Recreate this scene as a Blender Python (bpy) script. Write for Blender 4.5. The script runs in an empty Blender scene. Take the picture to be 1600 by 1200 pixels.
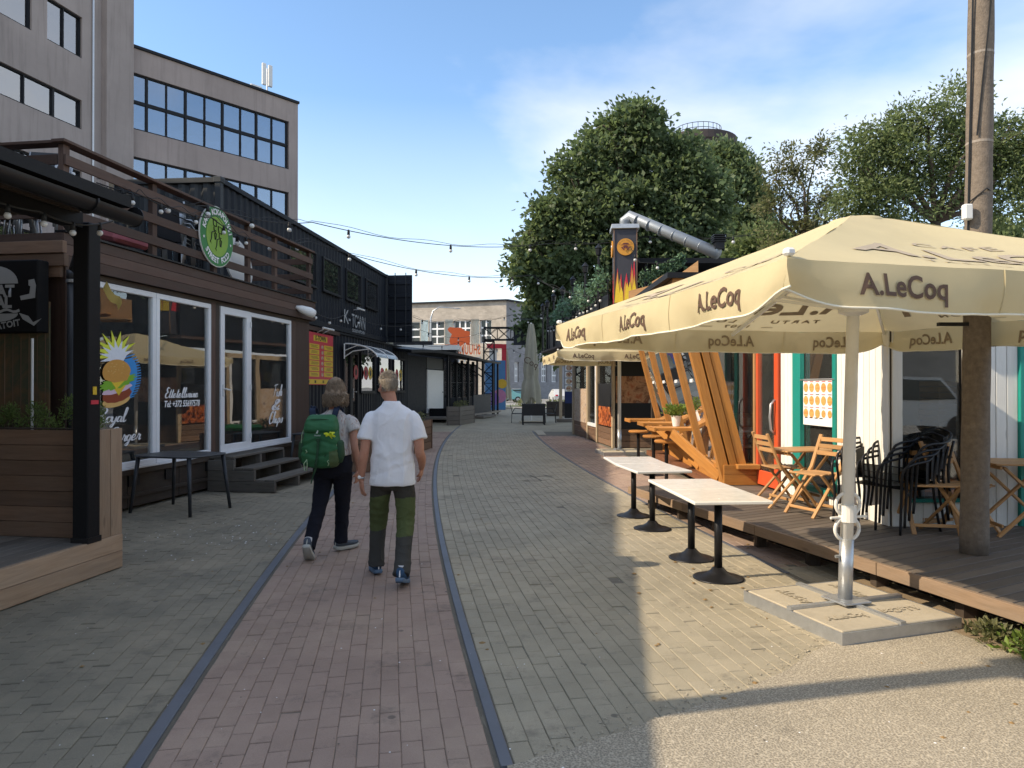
import bpy, math, random
import numpy as np
from mathutils import Vector, Matrix, noise as mnoise
random.seed(7)
rng = np.random.default_rng(11)
R = math.radians
S = bpy.context.scene
COL = S.collection

# ---------------------------------------------------------------- camera, sky, sun, exposure
EYE, FPX, HORIZON = 1.65, 1110.0, 605.0          # eye height (m), focal length and horizon in photo pixels
cam_d = bpy.data.cameras.new('camera')
cam = bpy.data.objects.new('camera', cam_d); COL.objects.link(cam)
cam_d.sensor_width = 36.0
cam_d.lens = FPX / 1600 * 36.0
cam_d.clip_start = 0.05; cam_d.clip_end = 2000
cam.location = (0, 0, EYE)
cam.rotation_euler = (R(90) + math.atan((HORIZON - 600) / FPX), 0, 0)
S.camera = cam

SUN_EL, SUN_AZ = R(35.8), R(12.5)                # light comes from -X, a little from -Y
sun_dir = Vector((-math.cos(SUN_EL) * math.cos(SUN_AZ), -math.cos(SUN_EL) * math.sin(SUN_AZ), math.sin(SUN_EL)))
sd = bpy.data.lights.new('sun', 'SUN'); sd.energy = 3.3; sd.angle = R(0.55); sd.color = (1.0, 0.86, 0.67)
sun = bpy.data.objects.new('sun', sd); COL.objects.link(sun)
sun.rotation_euler = sun_dir.to_track_quat('Z', 'Y').to_euler(); sun.location = (-20, -10, 30)

W = bpy.data.worlds.new('World'); S.world = W; W.use_nodes = True
wt = W.node_tree; wt.nodes.clear()
def wn(t, **k):
    n = wt.nodes.new(t)
    for a, b in k.items(): setattr(n, a, b)
    return n
def wmath(op, a, b=None, clamp=False):
    n = wn('ShaderNodeMath', operation=op); n.use_clamp = clamp
    for i, v in enumerate((a, b)):
        if v is None: continue
        if isinstance(v, (int, float)): n.inputs[i].default_value = v
        else: wt.links.new(v, n.inputs[i])
    return n.outputs[0]
sky = wn('ShaderNodeTexSky', sky_type='NISHITA')
sky.sun_disc = False; sky.sun_elevation = SUN_EL
sky.sun_rotation = math.atan2(sun_dir.x, sun_dir.y)
sky.altitude = 0; sky.air_density = 1.0; sky.dust_density = 0.2; sky.ozone_density = 1.2
tc = wn('ShaderNodeTexCoord')
sep = wn('ShaderNodeSeparateXYZ'); wt.links.new(tc.outputs['Generated'], sep.inputs[0])
zz = wmath('ADD', wmath('MAXIMUM', sep.outputs['Z'], 0.0), 0.22)
comb = wn('ShaderNodeCombineXYZ')
wt.links.new(wmath('DIVIDE', sep.outputs['X'], zz), comb.inputs[0])
wt.links.new(wmath('DIVIDE', sep.outputs['Y'], zz), comb.inputs[1])
mp = wn('ShaderNodeMapping'); wt.links.new(comb.outputs[0], mp.inputs[0])
mp.inputs['Location'].default_value = (5.4, 1.7, 0.0); mp.inputs['Scale'].default_value = (0.62, 0.8, 1)
nz = wn('ShaderNodeTexNoise'); nz.inputs['Scale'].default_value = 1.05; nz.inputs['Detail'].default_value = 7
nz.inputs['Roughness'].default_value = 0.52; nz.inputs['Distortion'].default_value = 0.25
wt.links.new(mp.outputs[0], nz.inputs['Vector'])
ramp = wn('ShaderNodeValToRGB'); ramp.color_ramp.elements[0].position = 0.455; ramp.color_ramp.elements[1].position = 0.72
wt.links.new(nz.outputs['Fac'], ramp.inputs['Fac'])
low = wmath('SUBTRACT', 1.0, wmath('MULTIPLY', wmath('ABSOLUTE', wmath('SUBTRACT', sep.outputs['Z'], 0.06)), 3.2), True)   # bank of cloud low over the horizon, all round
low = wmath('MULTIPLY', low, 0.9)
cl = wmath('MULTIPLY', wmath('ADD', ramp.outputs['Color'], wmath('MULTIPLY', low, wmath('ADD', nz.outputs['Fac'], 0.28))), 0.9, True)
mixc = wn('ShaderNodeMixRGB'); wt.links.new(cl, mixc.inputs['Fac'])
tint = wn('ShaderNodeMixRGB', blend_type='MULTIPLY'); tint.inputs['Fac'].default_value = 1; tint.inputs['Color2'].default_value = (0.84, 0.97, 1.06, 1)
wt.links.new(sky.outputs[0], tint.inputs['Color1'])
wt.links.new(tint.outputs[0], mixc.inputs['Color1']); mixc.inputs['Color2'].default_value = (4.9, 4.95, 5.05, 1)
bg = wn('ShaderNodeBackground'); bg.inputs['Strength'].default_value = 0.15
wt.links.new(mixc.outputs[0], bg.inputs['Color'])
wo = wn('ShaderNodeOutputWorld'); wt.links.new(bg.outputs[0], wo.inputs['Surface'])

S.view_settings.view_transform = 'Standard'; S.view_settings.look = 'None'
S.view_settings.gamma = 1.0; S.view_settings.use_curve_mapping = False
S.view_settings.exposure = 0.88
try:
    S.view_settings.use_white_balance = True; S.view_settings.white_balance_temperature = 6850; S.view_settings.white_balance_tint = 10
except Exception: pass
S.render.engine = 'CYCLES'
try:
    S.cycles.use_denoising = True
    S.cycles.max_bounces = 8; S.cycles.transparent_max_bounces = 24
    S.cycles.sample_clamp_indirect = 6.0
except Exception: pass

# ---------------------------------------------------------------- helpers
def at(px, py, d):                      # a point seen at photo pixel (px, py), d metres in front
    return Vector(((px - 800) / FPX * d, d, EYE - (py - HORIZON) / FPX * d))
def gnd(px, py, z=0.0):                 # the point of the level z seen at that pixel
    d = (EYE - z) * FPX / (py - HORIZON)
    return Vector(((px - 800) / FPX * d, d, z))
def xz(px, d): return (px - 800) / FPX * d

def new_obj(name, data, parent=None, M=None):
    o = bpy.data.objects.new(name, data); COL.objects.link(o)
    if parent is not None: o.parent = parent
    if M is not None: o.matrix_basis = M
    return o
def tag(o, label, cat, group=None, kind=None):
    if label: o['label'] = label
    if cat: o['category'] = cat
    if group: o['group'] = group
    if kind: o['kind'] = kind
    return o
def thing(name, label, cat, loc=(0, 0, 0), rz=0.0, group=None):
    o = new_obj(name, None); o.empty_display_size = 0.2
    o.location = loc; o.rotation_euler = (0, 0, rz)
    return tag(o, label, cat, group)
def structure(o): o['kind'] = 'structure'; return o
def dup(root, loc=None, rz=None, label=None, group=None):
    def cp(o, par):
        c = o.copy(); COL.objects.link(c)
        c.parent = par
        for ch in o.children: cp(ch, c)
        return c
    r = cp(root, None)
    if loc is not None: r.location = loc
    if rz is not None: r.rotation_euler = (0, 0, rz)
    if label: r['label'] = label
    if group: r['group'] = group
    return r
def frame(p0, p1, up=(0, 0, 1)):        # x along p0->p1, z as near up as possible, origin p0
    p0 = Vector(p0); x = (Vector(p1) - p0).normalized(); u = Vector(up)
    y = u.cross(x)
    if y.length < 1e-4: y = Vector((0, 1, 0)).cross(x)
    y.normalize(); z = x.cross(y)
    return Matrix(((x.x, y.x, z.x, p0.x), (x.y, y.y, z.y, p0.y), (x.z, y.z, z.z, p0.z), (0, 0, 0, 1)))

class MB:
    def __init__(s): s.v = []; s.f = []; s.uv = []; s.mi = []; s.cur = 0
    def face(s, idx, uv=None):
        s.f.append(tuple(idx)); s.uv.append(uv if uv else [(0, 0)] * len(idx)); s.mi.append(s.cur)
    def poly(s, pts, uv=None):
        b = len(s.v); s.v += [tuple(p) for p in pts]; s.face(range(b, b + len(pts)), uv); return s
    def box(s, c, size, M=None, bev=0.0):
        hx, hy, hz = (a / 2 for a in size)
        order = sorted(range(3), key=lambda i: -size[i])
        off = (random.random() * 5, random.random() * 5)
        b = len(s.v); pts = []
        def uvf(q, n):
            k = max(range(3), key=lambda i: abs(n[i])); rem = [i for i in order if i != k]
            return [(p[rem[0]] + off[0], p[rem[1]] + off[1] + .37 * k) for p in q]
        if bev <= 0 or bev > min(hx, hy, hz) * 0.9:
            P = [Vector((x, y, z)) for x in (-hx, hx) for y in (-hy, hy) for z in (-hz, hz)]
            F = [((0, 1, 3, 2), (-1, 0, 0)), ((4, 6, 7, 5), (1, 0, 0)), ((0, 4, 5, 1), (0, -1, 0)), ((2, 3, 7, 6), (0, 1, 0)), ((0, 2, 6, 4), (0, 0, -1)), ((1, 5, 7, 3), (0, 0, 1))]
        else:
            P = []; ix = {}
            for sx in (-1, 1):
                for sy in (-1, 1):
                    for sz in (-1, 1):
                        for k in range(3):
                            q = [sx * (hx - bev), sy * (hy - bev), sz * (hz - bev)]
                            q[k] = (sx * hx, sy * hy, sz * hz)[k]
                            ix[sx, sy, sz, k] = len(P); P.append(Vector(q))
            F = []
            def add(keys, n):
                idx = [ix[k] for k in keys]
                a, bb, cc = P[idx[0]], P[idx[1]], P[idx[2]]
                if (bb - a).cross(cc - a).dot(Vector(n)) < 0: idx = idx[::-1]
                F.append((tuple(idx), n))
            for sg in (-1, 1):
                add([(sg, -1, -1, 0), (sg, 1, -1, 0), (sg, 1, 1, 0), (sg, -1, 1, 0)], (sg, 0, 0))
                add([(-1, sg, -1, 1), (1, sg, -1, 1), (1, sg, 1, 1), (-1, sg, 1, 1)], (0, sg, 0))
                add([(-1, -1, sg, 2), (1, -1, sg, 2), (1, 1, sg, 2), (-1, 1, sg, 2)], (0, 0, sg))
            for a in (-1, 1):
                for c2 in (-1, 1):
                    add([(a, c2, -1, 0), (a, c2, 1, 0), (a, c2, 1, 1), (a, c2, -1, 1)], (a, c2, 0))
                    add([(a, -1, c2, 0), (a, 1, c2, 0), (a, 1, c2, 2), (a, -1, c2, 2)], (a, 0, c2))
                    add([(-1, a, c2, 1), (1, a, c2, 1), (1, a, c2, 2), (-1, a, c2, 2)], (0, a, c2))
                    for e in (-1, 1):
                        add([(a, c2, e, 0), (a, c2, e, 1), (a, c2, e, 2)], (a, c2, e))
        C = Vector(c)
        for p in P:
            q = (M @ p if M is not None else p) + (C if M is None or M.to_translation().length == 0 else Vector())
            s.v.append(tuple(q))
        for idx, n in F: s.face([b + i for i in idx], uvf([P[i] for i in idx], n))
        return s
    def bar(s, p0, p1, w, t, up=(0, 0, 1), bev=0.0):      # box from p0 to p1, w across (y), t along up
        M = frame(p0, p1, up); L = (Vector(p1) - Vector(p0)).length
        M2 = M @ Matrix.Translation((L / 2, 0, 0))
        b0 = len(s.v)
        s.box((0, 0, 0), (L, w, t), None, bev)
        for i in range(b0, len(s.v)): s.v[i] = tuple(M2 @ Vector(s.v[i]))
        return s
    def tube(s, pts, rad, seg=8, cap=True, flat=None, ref=None):
        pts = [Vector(p) for p in pts]; n = len(pts)
        rad = [rad] * n if isinstance(rad, (int, float)) else list(rad)
        b = len(s.v); prev = None; L = 0.0; Ls = []
        for i, p in enumerate(pts):
            t = (pts[min(i + 1, n - 1)] - pts[max(i - 1, 0)])
            if t.length < 1e-9: t = Vector((0, 0, 1))
            t.normalize()
            if prev is None:
                a = Vector(ref) if ref is not None else (Vector((0, 0, 1)) if abs(t.z) < .9 else Vector((1, 0, 0)))
                u = (a - t * a.dot(t)).normalized()
            else: u = (prev - t * prev.dot(t)).normalized()
            prev = u; w = t.cross(u)
            if i: L += (p - pts[i - 1]).length
            Ls.append(L)
            r = rad[i]; ru, rw = (r, r) if not isinstance(r, (tuple, list)) else r
            for k in range(seg):
                a = 2 * math.pi * k / seg
                s.v.append(tuple(p + u * (math.cos(a) * ru) + w * (math.sin(a) * rw)))
        for i in range(n - 1):
            for k in range(seg):
                k2 = (k + 1) % seg
                c = .1
                s.face((b + i * seg + k, b + i * seg + k2, b + (i + 1) * seg + k2, b + (i + 1) * seg + k),
                       [(Ls[i], k * c), (Ls[i], (k + 1) * c), (Ls[i + 1], (k + 1) * c), (Ls[i + 1], k * c)])
        if cap:
            s.face([b + k for k in range(seg)][::-1]); s.face([b + (n - 1) * seg + k for k in range(seg)])
        return s
    def lathe(s, prof, seg=24, c=(0, 0, 0), cap=True):     # profile [(r, z)]
        b = len(s.v); c = Vector(c); n = len(prof)
        for r, z in prof:
            for k in range(seg):
                a = 2 * math.pi * k / seg
                s.v.append((c.x + r * math.cos(a), c.y + r * math.sin(a), c.z + z))
        for i in range(n - 1):
            for k in range(seg):
                k2 = (k + 1) % seg
                s.face((b + i * seg + k, b + i * seg + k2, b + (i + 1) * seg + k2, b + (i + 1) * seg + k),
                       [(k / seg, prof[i][1]), ((k + 1) / seg, prof[i][1]), ((k + 1) / seg, prof[i + 1][1]), (k / seg, prof[i + 1][1])])
        if cap:
            s.face([b + k for k in range(seg)][::-1]); s.face([b + (n - 1) * seg + k for k in range(seg)])
        return s
    def prism(s, poly, M, depth):        # 2-D polygon in the frame's x/z plane, extruded along its y by depth
        b = len(s.v); n = len(poly)
        for dy in (0, depth):
            for x, z in poly: s.v.append(tuple(M @ Vector((x, dy, z))))
        s.face([b + i for i in range(n)], [tuple(p) for p in poly]); s.face([b + n + i for i in range(n)][::-1], [tuple(p) for p in poly[::-1]])
        for i in range(n):
            j = (i + 1) % n
            s.face((b + i, b + n + i, b + n + j, b + j))
        return s
    def ball(s, c, r, seg=12, rings=8, M=None):
        rr = (r, r, r) if isinstance(r, (int, float)) else r
        b = len(s.v); c = Vector(c)
        for i in range(1, rings):
            th = math.pi * i / rings
            for k in range(seg):
                a = 2 * math.pi * k / seg
                p = Vector((rr[0] * math.sin(th) * math.cos(a), rr[1] * math.sin(th) * math.sin(a), rr[2] * math.cos(th)))
                s.v.append(tuple(c + (M @ p if M is not None else p)))
        for sg in (1, -1):
            p = Vector((0, 0, sg * rr[2])); s.v.append(tuple(c + (M @ p if M is not None else p)))
        t, bo = len(s.v) - 2, len(s.v) - 1
        for i in range(rings - 2):
            for k in range(seg):
                k2 = (k + 1) % seg
                s.face((b + i * seg + k, b + (i + 1) * seg + k, b + (i + 1) * seg + k2, b + i * seg + k2))
        for k in range(seg):
            k2 = (k + 1) % seg
            s.face((t, b + k, b + k2)); s.face((bo, b + (rings - 2) * seg + k2, b + (rings - 2) * seg + k))
        return s
    def grid(s, fn, nu, nv, closed=False):       # fn(u, v) -> point, u, v in 0..1
        b = len(s.v)
        for i in range(nu + 1):
            for j in range(nv + 1): s.v.append(tuple(fn(i / nu, j / nv)))
        for i in range(nu):
            for j in range(nv):
                q = (b + i * (nv + 1) + j, b + (i + 1) * (nv + 1) + j, b + (i + 1) * (nv + 1) + j + 1, b + i * (nv + 1) + j + 1)
                s.face(q, [(i / nu, j / nv), ((i + 1) / nu, j / nv), ((i + 1) / nu, (j + 1) / nv), (i / nu, (j + 1) / nv)])
        return s
    def mesh(s, name, mats, smooth=False):
        me = bpy.data.meshes.new(name); me.from_pydata(s.v, [], s.f)
        ul = me.uv_layers.new(name='UVMap')
        flat = np.array([c for f in s.uv for p in f for c in p], dtype=np.float32)
        if len(flat) == len(ul.data) * 2: ul.data.foreach_set('uv', flat)
        for m in (mats if isinstance(mats, (list, tuple)) else [mats]): me.materials.append(m)
        if any(s.mi): me.polygons.foreach_set('material_index', np.array(s.mi, dtype=np.int32))
        if smooth: me.polygons.foreach_set('use_smooth', np.ones(len(me.polygons), dtype=bool))
        me.update(); return me
    def build(s, name, mats, parent=None, smooth=False, M=None):
        o = new_obj(name, s.mesh(name, mats, smooth), parent, M)
        if smooth == 'auto':
            for e in ():
                pass
        return o
def sharp(o, ang=35):                     # smooth faces, hard edges above ang
    me = o.data
    me.polygons.foreach_set('use_smooth', np.ones(len(me.polygons), dtype=bool))
    try: me.set_sharp_from_angle(angle=R(ang))
    except Exception: pass
    return o

_bc = {}
def board(parent, name, p0, p1, w, t, mat, up=(0, 0, 1), bev=0.003):     # one plank: shared mesh per size, own object
    p0 = Vector(p0); p1 = Vector(p1); L = (p1 - p0).length
    key = (round(L, 3), round(w, 4), round(t, 4), mat.name, round(bev, 4))
    if key not in _bc:
        m = MB(); m.box((L / 2, 0, 0), (L, w, t), None, bev); _bc[key] = m.mesh(name, mat)
    return new_obj(name, _bc[key], parent, frame(p0, p1, up))
def bx(parent, name, c, size, mat, bev=0.0, M=None):
    return MB().box(c, size, M, bev).build(name, mat, parent)

_tc = {}
def text_mesh(txt, size=1.0, shear=0.0, space=1.0, bold=0.0, ax='CENTER'):
    key = (txt, size, shear, space, bold, ax)
    if key not in _tc: _tc[key] = text_mesh0(*key)
    return _tc[key].copy()
def text_mesh0(txt, size=1.0, shear=0.0, space=1.0, bold=0.0, ax='CENTER'):
    cu = bpy.data.curves.new('lettering', 'FONT'); cu.body = txt; cu.size = size; cu.shear = shear
    cu.space_character = space; cu.align_x = ax; cu.align_y = 'CENTER'; cu.offset = bold; cu.resolution_u = 3
    o = bpy.data.objects.new('lettering', cu); COL.objects.link(o)
    dg = bpy.context.evaluated_depsgraph_get(); dg.update()
    me = bpy.data.meshes.new_from_object(o.evaluated_get(dg))
    bpy.data.objects.remove(o); bpy.data.curves.remove(cu)
    return me
def text(parent, name, txt, M, size, mat, shear=0.0, space=1.0, bold=0.0, width=None, thick=0.0, fn=None, ax='CENTER', sx=1.0, cut=0):
    """Lettering lying in the x/z plane of M (reads along x, faces -y); fn maps (x, z) instead."""
    me = text_mesh(txt, size, shear, space, bold, ax)
    n = len(me.vertices); co = np.empty(n * 3, np.float32); me.vertices.foreach_get('co', co); co = co.reshape(-1, 3)
    co[:, 0] *= sx
    if width:
        k = width / max(1e-6, co[:, 0].max() - co[:, 0].min()); co[:, 0] *= k
    if cut:
        import bmesh
        me.vertices.foreach_set('co', co.ravel())
        bm = bmesh.new(); bm.from_mesh(me)
        x0, x1 = co[:, 0].min(), co[:, 0].max()
        for i in range(1, cut):
            g = bm.verts[:] + bm.edges[:] + bm.faces[:]
            bmesh.ops.bisect_plane(bm, geom=g, plane_co=(x0 + (x1 - x0) * i / cut, 0, 0), plane_no=(1, 0, 0))
        bm.to_mesh(me); bm.free()
        n = len(me.vertices); co = np.empty(n * 3, np.float32); me.vertices.foreach_get('co', co); co = co.reshape(-1, 3)
    if fn is None: out = [tuple(M @ Vector((x, -thick, y))) for x, y, _ in co]
    else: out = [tuple(fn(x, y)) for x, y, _ in co]
    me.vertices.foreach_set('co', np.array(out, np.float32).ravel())
    me.materials.clear(); me.materials.append(mat); me.update()
    return new_obj(name, me, parent)
def arc_text(parent, name, txt, M, r, a0, a1, size, mat, top=True, thick=0.004, bold=0.0):
    mb = MB(); n = len(txt); vs = []; fs = []
    for i, ch in enumerate(txt):
        if ch == ' ': continue
        a = a0 + (a1 - a0) * (i + .5) / n
        me = text_mesh(ch, size, 0, 1, bold)
        ca, sa = math.cos(a), math.sin(a)
        b = len(vs)
        for v in me.vertices:
            x, y = v.co.x, v.co.y
            if top: px, pz = (r + y) * ca + x * sa, (r + y) * sa - x * ca
            else: px, pz = (r - y) * ca - x * sa, (r - y) * sa + x * ca
            vs.append(tuple(M @ Vector((px, -thick, pz))))
        for p in me.polygons: fs.append([b + k for k in p.vertices])
        bpy.data.meshes.remove(me)
    me = bpy.data.meshes.new(name); me.from_pydata(vs, [], fs); me.materials.append(mat)
    return new_obj(name, me, parent)

def spl(pts, n=6):
    P = [Vector(p[:3]) for p in pts]; rr = [p[3] for p in pts]; Q = []; Rr = []
    for i in range(len(P) - 1):
        p0, p1, p2, p3 = P[max(i - 1, 0)], P[i], P[i + 1], P[min(i + 2, len(P) - 1)]
        for j in range(n): t = j / n; Q.append(.5 * ((2 * p1) + (p2 - p0) * t + (2 * p0 - 5 * p1 + 4 * p2 - p3) * t * t + (3 * p1 - p0 - 3 * p2 + p3) * t ** 3)); Rr.append(rr[i] + (rr[i + 1] - rr[i]) * t)
    Q.append(P[-1]); Rr.append(rr[-1]); return Q, Rr

# ---------------------------------------------------------------- materials
class NT:
    def __init__(s, name):
        s.m = bpy.data.materials.new(name); s.m.use_nodes = True; s.t = s.m.node_tree; s.t.nodes.clear()
        s.out = s.n('ShaderNodeOutputMaterial')
    def n(s, typ, **k):
        x = s.t.nodes.new(typ)
        for a, b in k.items(): setattr(x, a, b)
        return x
    def put(s, sock, v):
        if v is None: return
        if isinstance(v, (int, float)): sock.default_value = v
        elif isinstance(v, (tuple, list)): sock.default_value = (*v, 1) if len(v) == 3 and sock.type == 'RGBA' else v
        else: s.t.links.new(v, sock)
    def math(s, op, a, b=None, c=None, clamp=False):
        x = s.n('ShaderNodeMath', operation=op); x.use_clamp = clamp
        for i, v in enumerate((a, b, c)): s.put(x.inputs[i], v)
        return x.outputs[0]
    def mix(s, f, a, b, blend='MIX'):
        x = s.n('ShaderNodeMixRGB', blend_type=blend)
        s.put(x.inputs[0], f); s.put(x.inputs[1], a); s.put(x.inputs[2], b); return x.outputs[0]
    def noise(s, vec, scale, detail=4, rough=.55, dist=0.0, out='Fac'):
        x = s.n('ShaderNodeTexNoise'); s.put(x.inputs['Vector'], vec); x.inputs['Scale'].default_value = scale
        x.inputs['Detail'].default_value = detail; x.inputs['Roughness'].default_value = rough; x.inputs['Distortion'].default_value = dist
        return x.outputs[out]
    def ramp(s, f, stops):
        x = s.n('ShaderNodeValToRGB'); s.put(x.inputs[0], f); e = x.color_ramp.elements
        while len(e) < len(stops): e.new(.5)
        for i, (p, c) in enumerate(stops):
            e[i].position = p; e[i].color = (*c, 1) if not isinstance(c, (int, float)) else (c, c, c, 1)
        return x.outputs[0]
    def mapping(s, vec, scale=(1, 1, 1), loc=(0, 0, 0)):
        x = s.n('ShaderNodeMapping'); s.put(x.inputs[0], vec); x.inputs['Scale'].default_value = scale; s.put(x.inputs['Location'], loc)
        return x.outputs[0]
    def obj(s): return s.n('ShaderNodeTexCoord').outputs['Object']
    def uv(s): return s.n('ShaderNodeTexCoord').outputs['UV']
    def pos(s): return s.n('ShaderNodeNewGeometry').outputs['Position']
    def rnd(s):
        return s.math('FRACT', s.math('ADD', s.n('ShaderNodeObjectInfo').outputs['Random'], s.n('ShaderNodeNewGeometry').outputs['Random Per Island']))
    def bump(s, h, strength=.3, dist=.01):
        x = s.n('ShaderNodeBump'); s.put(x.inputs['Height'], h); x.inputs['Strength'].default_value = strength; x.inputs['Distance'].default_value = dist
        return x.outputs[0]
    def bsdf(s, col, rough=.6, metal=0.0, nrm=None, spec=.4, **k):
        x = s.n('ShaderNodeBsdfPrincipled')
        s.put(x.inputs['Base Color'], col); s.put(x.inputs['Roughness'], rough); s.put(x.inputs['Metallic'], metal)
        if 'Specular IOR Level' in x.inputs: x.inputs['Specular IOR Level'].default_value = spec
        if nrm is not None: s.put(x.inputs['Normal'], nrm)
        for a, b in k.items(): s.put(x.inputs[a.replace('_', ' ')], b)
        return x.outputs[0]
    def done(s, sh): s.t.links.new(sh, s.out.inputs['Surface']); return s.m

def plain(name, col, rough=.6, metal=0.0, var=.12, scale=6.0, bump=0.0, bscale=60.0, dirt=0.0, rv=.12, spec=.4, space='pos'):
    """Even colour with soft blotches, fine relief, roughness wear and a per-object shift."""
    t = NT(name); p = t.pos() if space == 'pos' else t.obj()
    a = t.noise(p, scale, 5, .6); b = t.noise(p, scale * 7.3, 3, .6)
    f = t.math('ADD', t.math('MULTIPLY', a, .65), t.math('MULTIPLY', b, .35))
    k = t.math('MULTIPLY_ADD', t.math('SUBTRACT', f, .5), 3.2 * var, 1.0)
    k = t.math('MULTIPLY', k, t.math('MULTIPLY_ADD', t.math('SUBTRACT', t.rnd(), .5), rv, 1.0))
    c = t.mix(1.0, col, k, 'MULTIPLY')
    if dirt:
        g = t.ramp(t.noise(p, scale * .6, 6, .7), [(.5, 0.0), (.72, 1.0)])
        c = t.mix(t.math('MULTIPLY', g, dirt), c, (.10, .085, .07))
    nr = t.bump(t.noise(p, bscale, 4, .6), bump, .006) if bump else None
    return t.done(t.bsdf(c, t.math('MULTIPLY_ADD', t.math('SUBTRACT', b, .5), .25, rough), metal, nr, spec))

def wood(name, c1, c2, rough=.7, vary=.35, grain=1.0, weather=0.0, wcol=(.30, .29, .27), bump=.25, spec=.3):
    t = NT(name); r = t.rnd()
    cb = t.n('ShaderNodeCombineXYZ'); t.put(cb.inputs[0], t.math('MULTIPLY', r, 37.0)); t.put(cb.inputs[1], t.math('MULTIPLY', r, 19.0))
    ad = t.n('ShaderNodeVectorMath', operation='ADD'); t.put(ad.inputs[0], t.uv()); t.put(ad.inputs[1], cb.outputs[0])
    v = t.mapping(ad.outputs[0], (1.1, 13.0 * grain, 1))
    g1 = t.noise(v, 2.2, 6, .6, .8); g2 = t.noise(t.mapping(ad.outputs[0], (3, 90 * grain, 1)), 2.0, 3, .6)
    kn = t.n('ShaderNodeTexVoronoi'); t.put(kn.inputs['Vector'], t.mapping(ad.outputs[0], (1.9, 7, 1))); kn.inputs['Scale'].default_value = 1.0
    knot = t.ramp(kn.outputs['Distance'], [(.05, 1.0), (.13, 0.0)])
    f = t.math('ADD', t.math('MULTIPLY', g1, .75), t.math('MULTIPLY', g2, .35))
    c = t.mix(t.ramp(f, [(.34, 0.0), (.74, 1.0)]), c1, c2)
    c = t.mix(t.math('MULTIPLY', knot, .55), c, tuple(x * .45 for x in c1))
    if weather:
        w = t.ramp(t.noise(t.mapping(ad.outputs[0], (1.2, 3, 1)), 1.6, 5, .65), [(.38, 0.0), (.68, 1.0)])
        c = t.mix(t.math('MULTIPLY', w, weather), c, wcol)
    k = t.math('MULTIPLY_ADD', t.math('SUBTRACT', r, .5), vary * 2, 1.0)
    c = t.mix(1.0, c, k, 'MULTIPLY')
    nr = t.bump(t.math('ADD', g2, t.math('MULTIPLY', knot, -.3)), bump, .004)
    return t.done(t.bsdf(c, t.math('MULTIPLY_ADD', g1, .2, rough - .1), 0, nr, spec))

def glass(name, tint=(.75, .8, .8), boost=.05, rough=.0, dirt=.03):
    t = NT(name)
    fr = t.n('ShaderNodeFresnel'); fr.inputs['IOR'].default_value = 1.52
    f = t.math('ADD', t.math('MULTIPLY', fr.outputs[0], 1.15), boost, clamp=True)
    nr = t.bump(t.noise(t.pos(), 1.1, 2, .4), .035, .05)
    g = t.n('ShaderNodeBsdfGlossy'); g.inputs['Roughness'].default_value = rough; g.inputs['Color'].default_value = (.95, .97, 1, 1); t.put(g.inputs['Normal'], nr)
    tr = t.n('ShaderNodeBsdfTransparent'); tr.inputs['Color'].default_value = (*tint, 1)
    mx = t.n('ShaderNodeMixShader'); t.put(mx.inputs[0], f); t.put(mx.inputs[1], tr.outputs[0]); t.put(mx.inputs[2], g.outputs[0])
    df = t.n('ShaderNodeBsdfDiffuse'); df.inputs['Color'].default_value = (.5, .5, .48, 1)
    m2 = t.n('ShaderNodeMixShader')
    t.put(m2.inputs[0], t.math('MULTIPLY', t.noise(t.pos(), 3, 6, .7), dirt * 2)); t.put(m2.inputs[1], mx.outputs[0]); t.put(m2.inputs[2], df.outputs[0])
    return t.done(m2.outputs[0])

def cloth(name, col, trans=.35, var=.10, scale=3.0, rough=.85, weave=420, wr=.0, stain=0.0, stcol=(.3, .27, .2), bump=.15):
    t = NT(name); p = t.obj()
    a = t.noise(p, scale, 5, .6)
    k = t.math('MULTIPLY_ADD', t.math('SUBTRACT', a, .5), 3 * var, 1.0)
    c = t.mix(1.0, col, k, 'MULTIPLY')
    if stain:
        s2 = t.ramp(t.noise(p, 1.7, 7, .68), [(.5, 0.0), (.75, 1.0)])
        c = t.mix(t.math('MULTIPLY', s2, stain), c, stcol)
    h = t.math('ADD', t.noise(p, weave, 2, .5), t.math('MULTIPLY', t.noise(p, 9, 4, .6), wr))
    nr = t.bump(h, bump, .004)
    d = t.bsdf(c, rough, 0, nr, .15)
    if not trans: return t.done(d)
    tl = t.n('ShaderNodeBsdfTranslucent'); t.put(tl.inputs['Color'], c); t.put(tl.inputs['Normal'], nr)
    mx = t.n('ShaderNodeMixShader'); mx.inputs[0].default_value = trans; t.put(mx.inputs[1], d); t.put(mx.inputs[2], tl.outputs[0])
    return t.done(mx.outputs[0])

def leafmat(name, c1, c2, trans=.45, spec=.35, rough=.5):
    t = NT(name); r = t.rnd()
    c = t.mix(t.noise(t.pos(), .55, 3, .6), c1, c2)
    c = t.mix(1.0, c, t.math('MULTIPLY_ADD', r, .9, .55), 'MULTIPLY')
    d = t.bsdf(c, rough, 0, None, spec)
    tl = t.n('ShaderNodeBsdfTranslucent'); t.put(tl.inputs['Color'], t.mix(.45, c, (.15, .21, .05)))
    mx = t.n('ShaderNodeMixShader'); mx.inputs[0].default_value = trans; t.put(mx.inputs[1], d); t.put(mx.inputs[2], tl.outputs[0])
    return t.done(mx.outputs[0])

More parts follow.
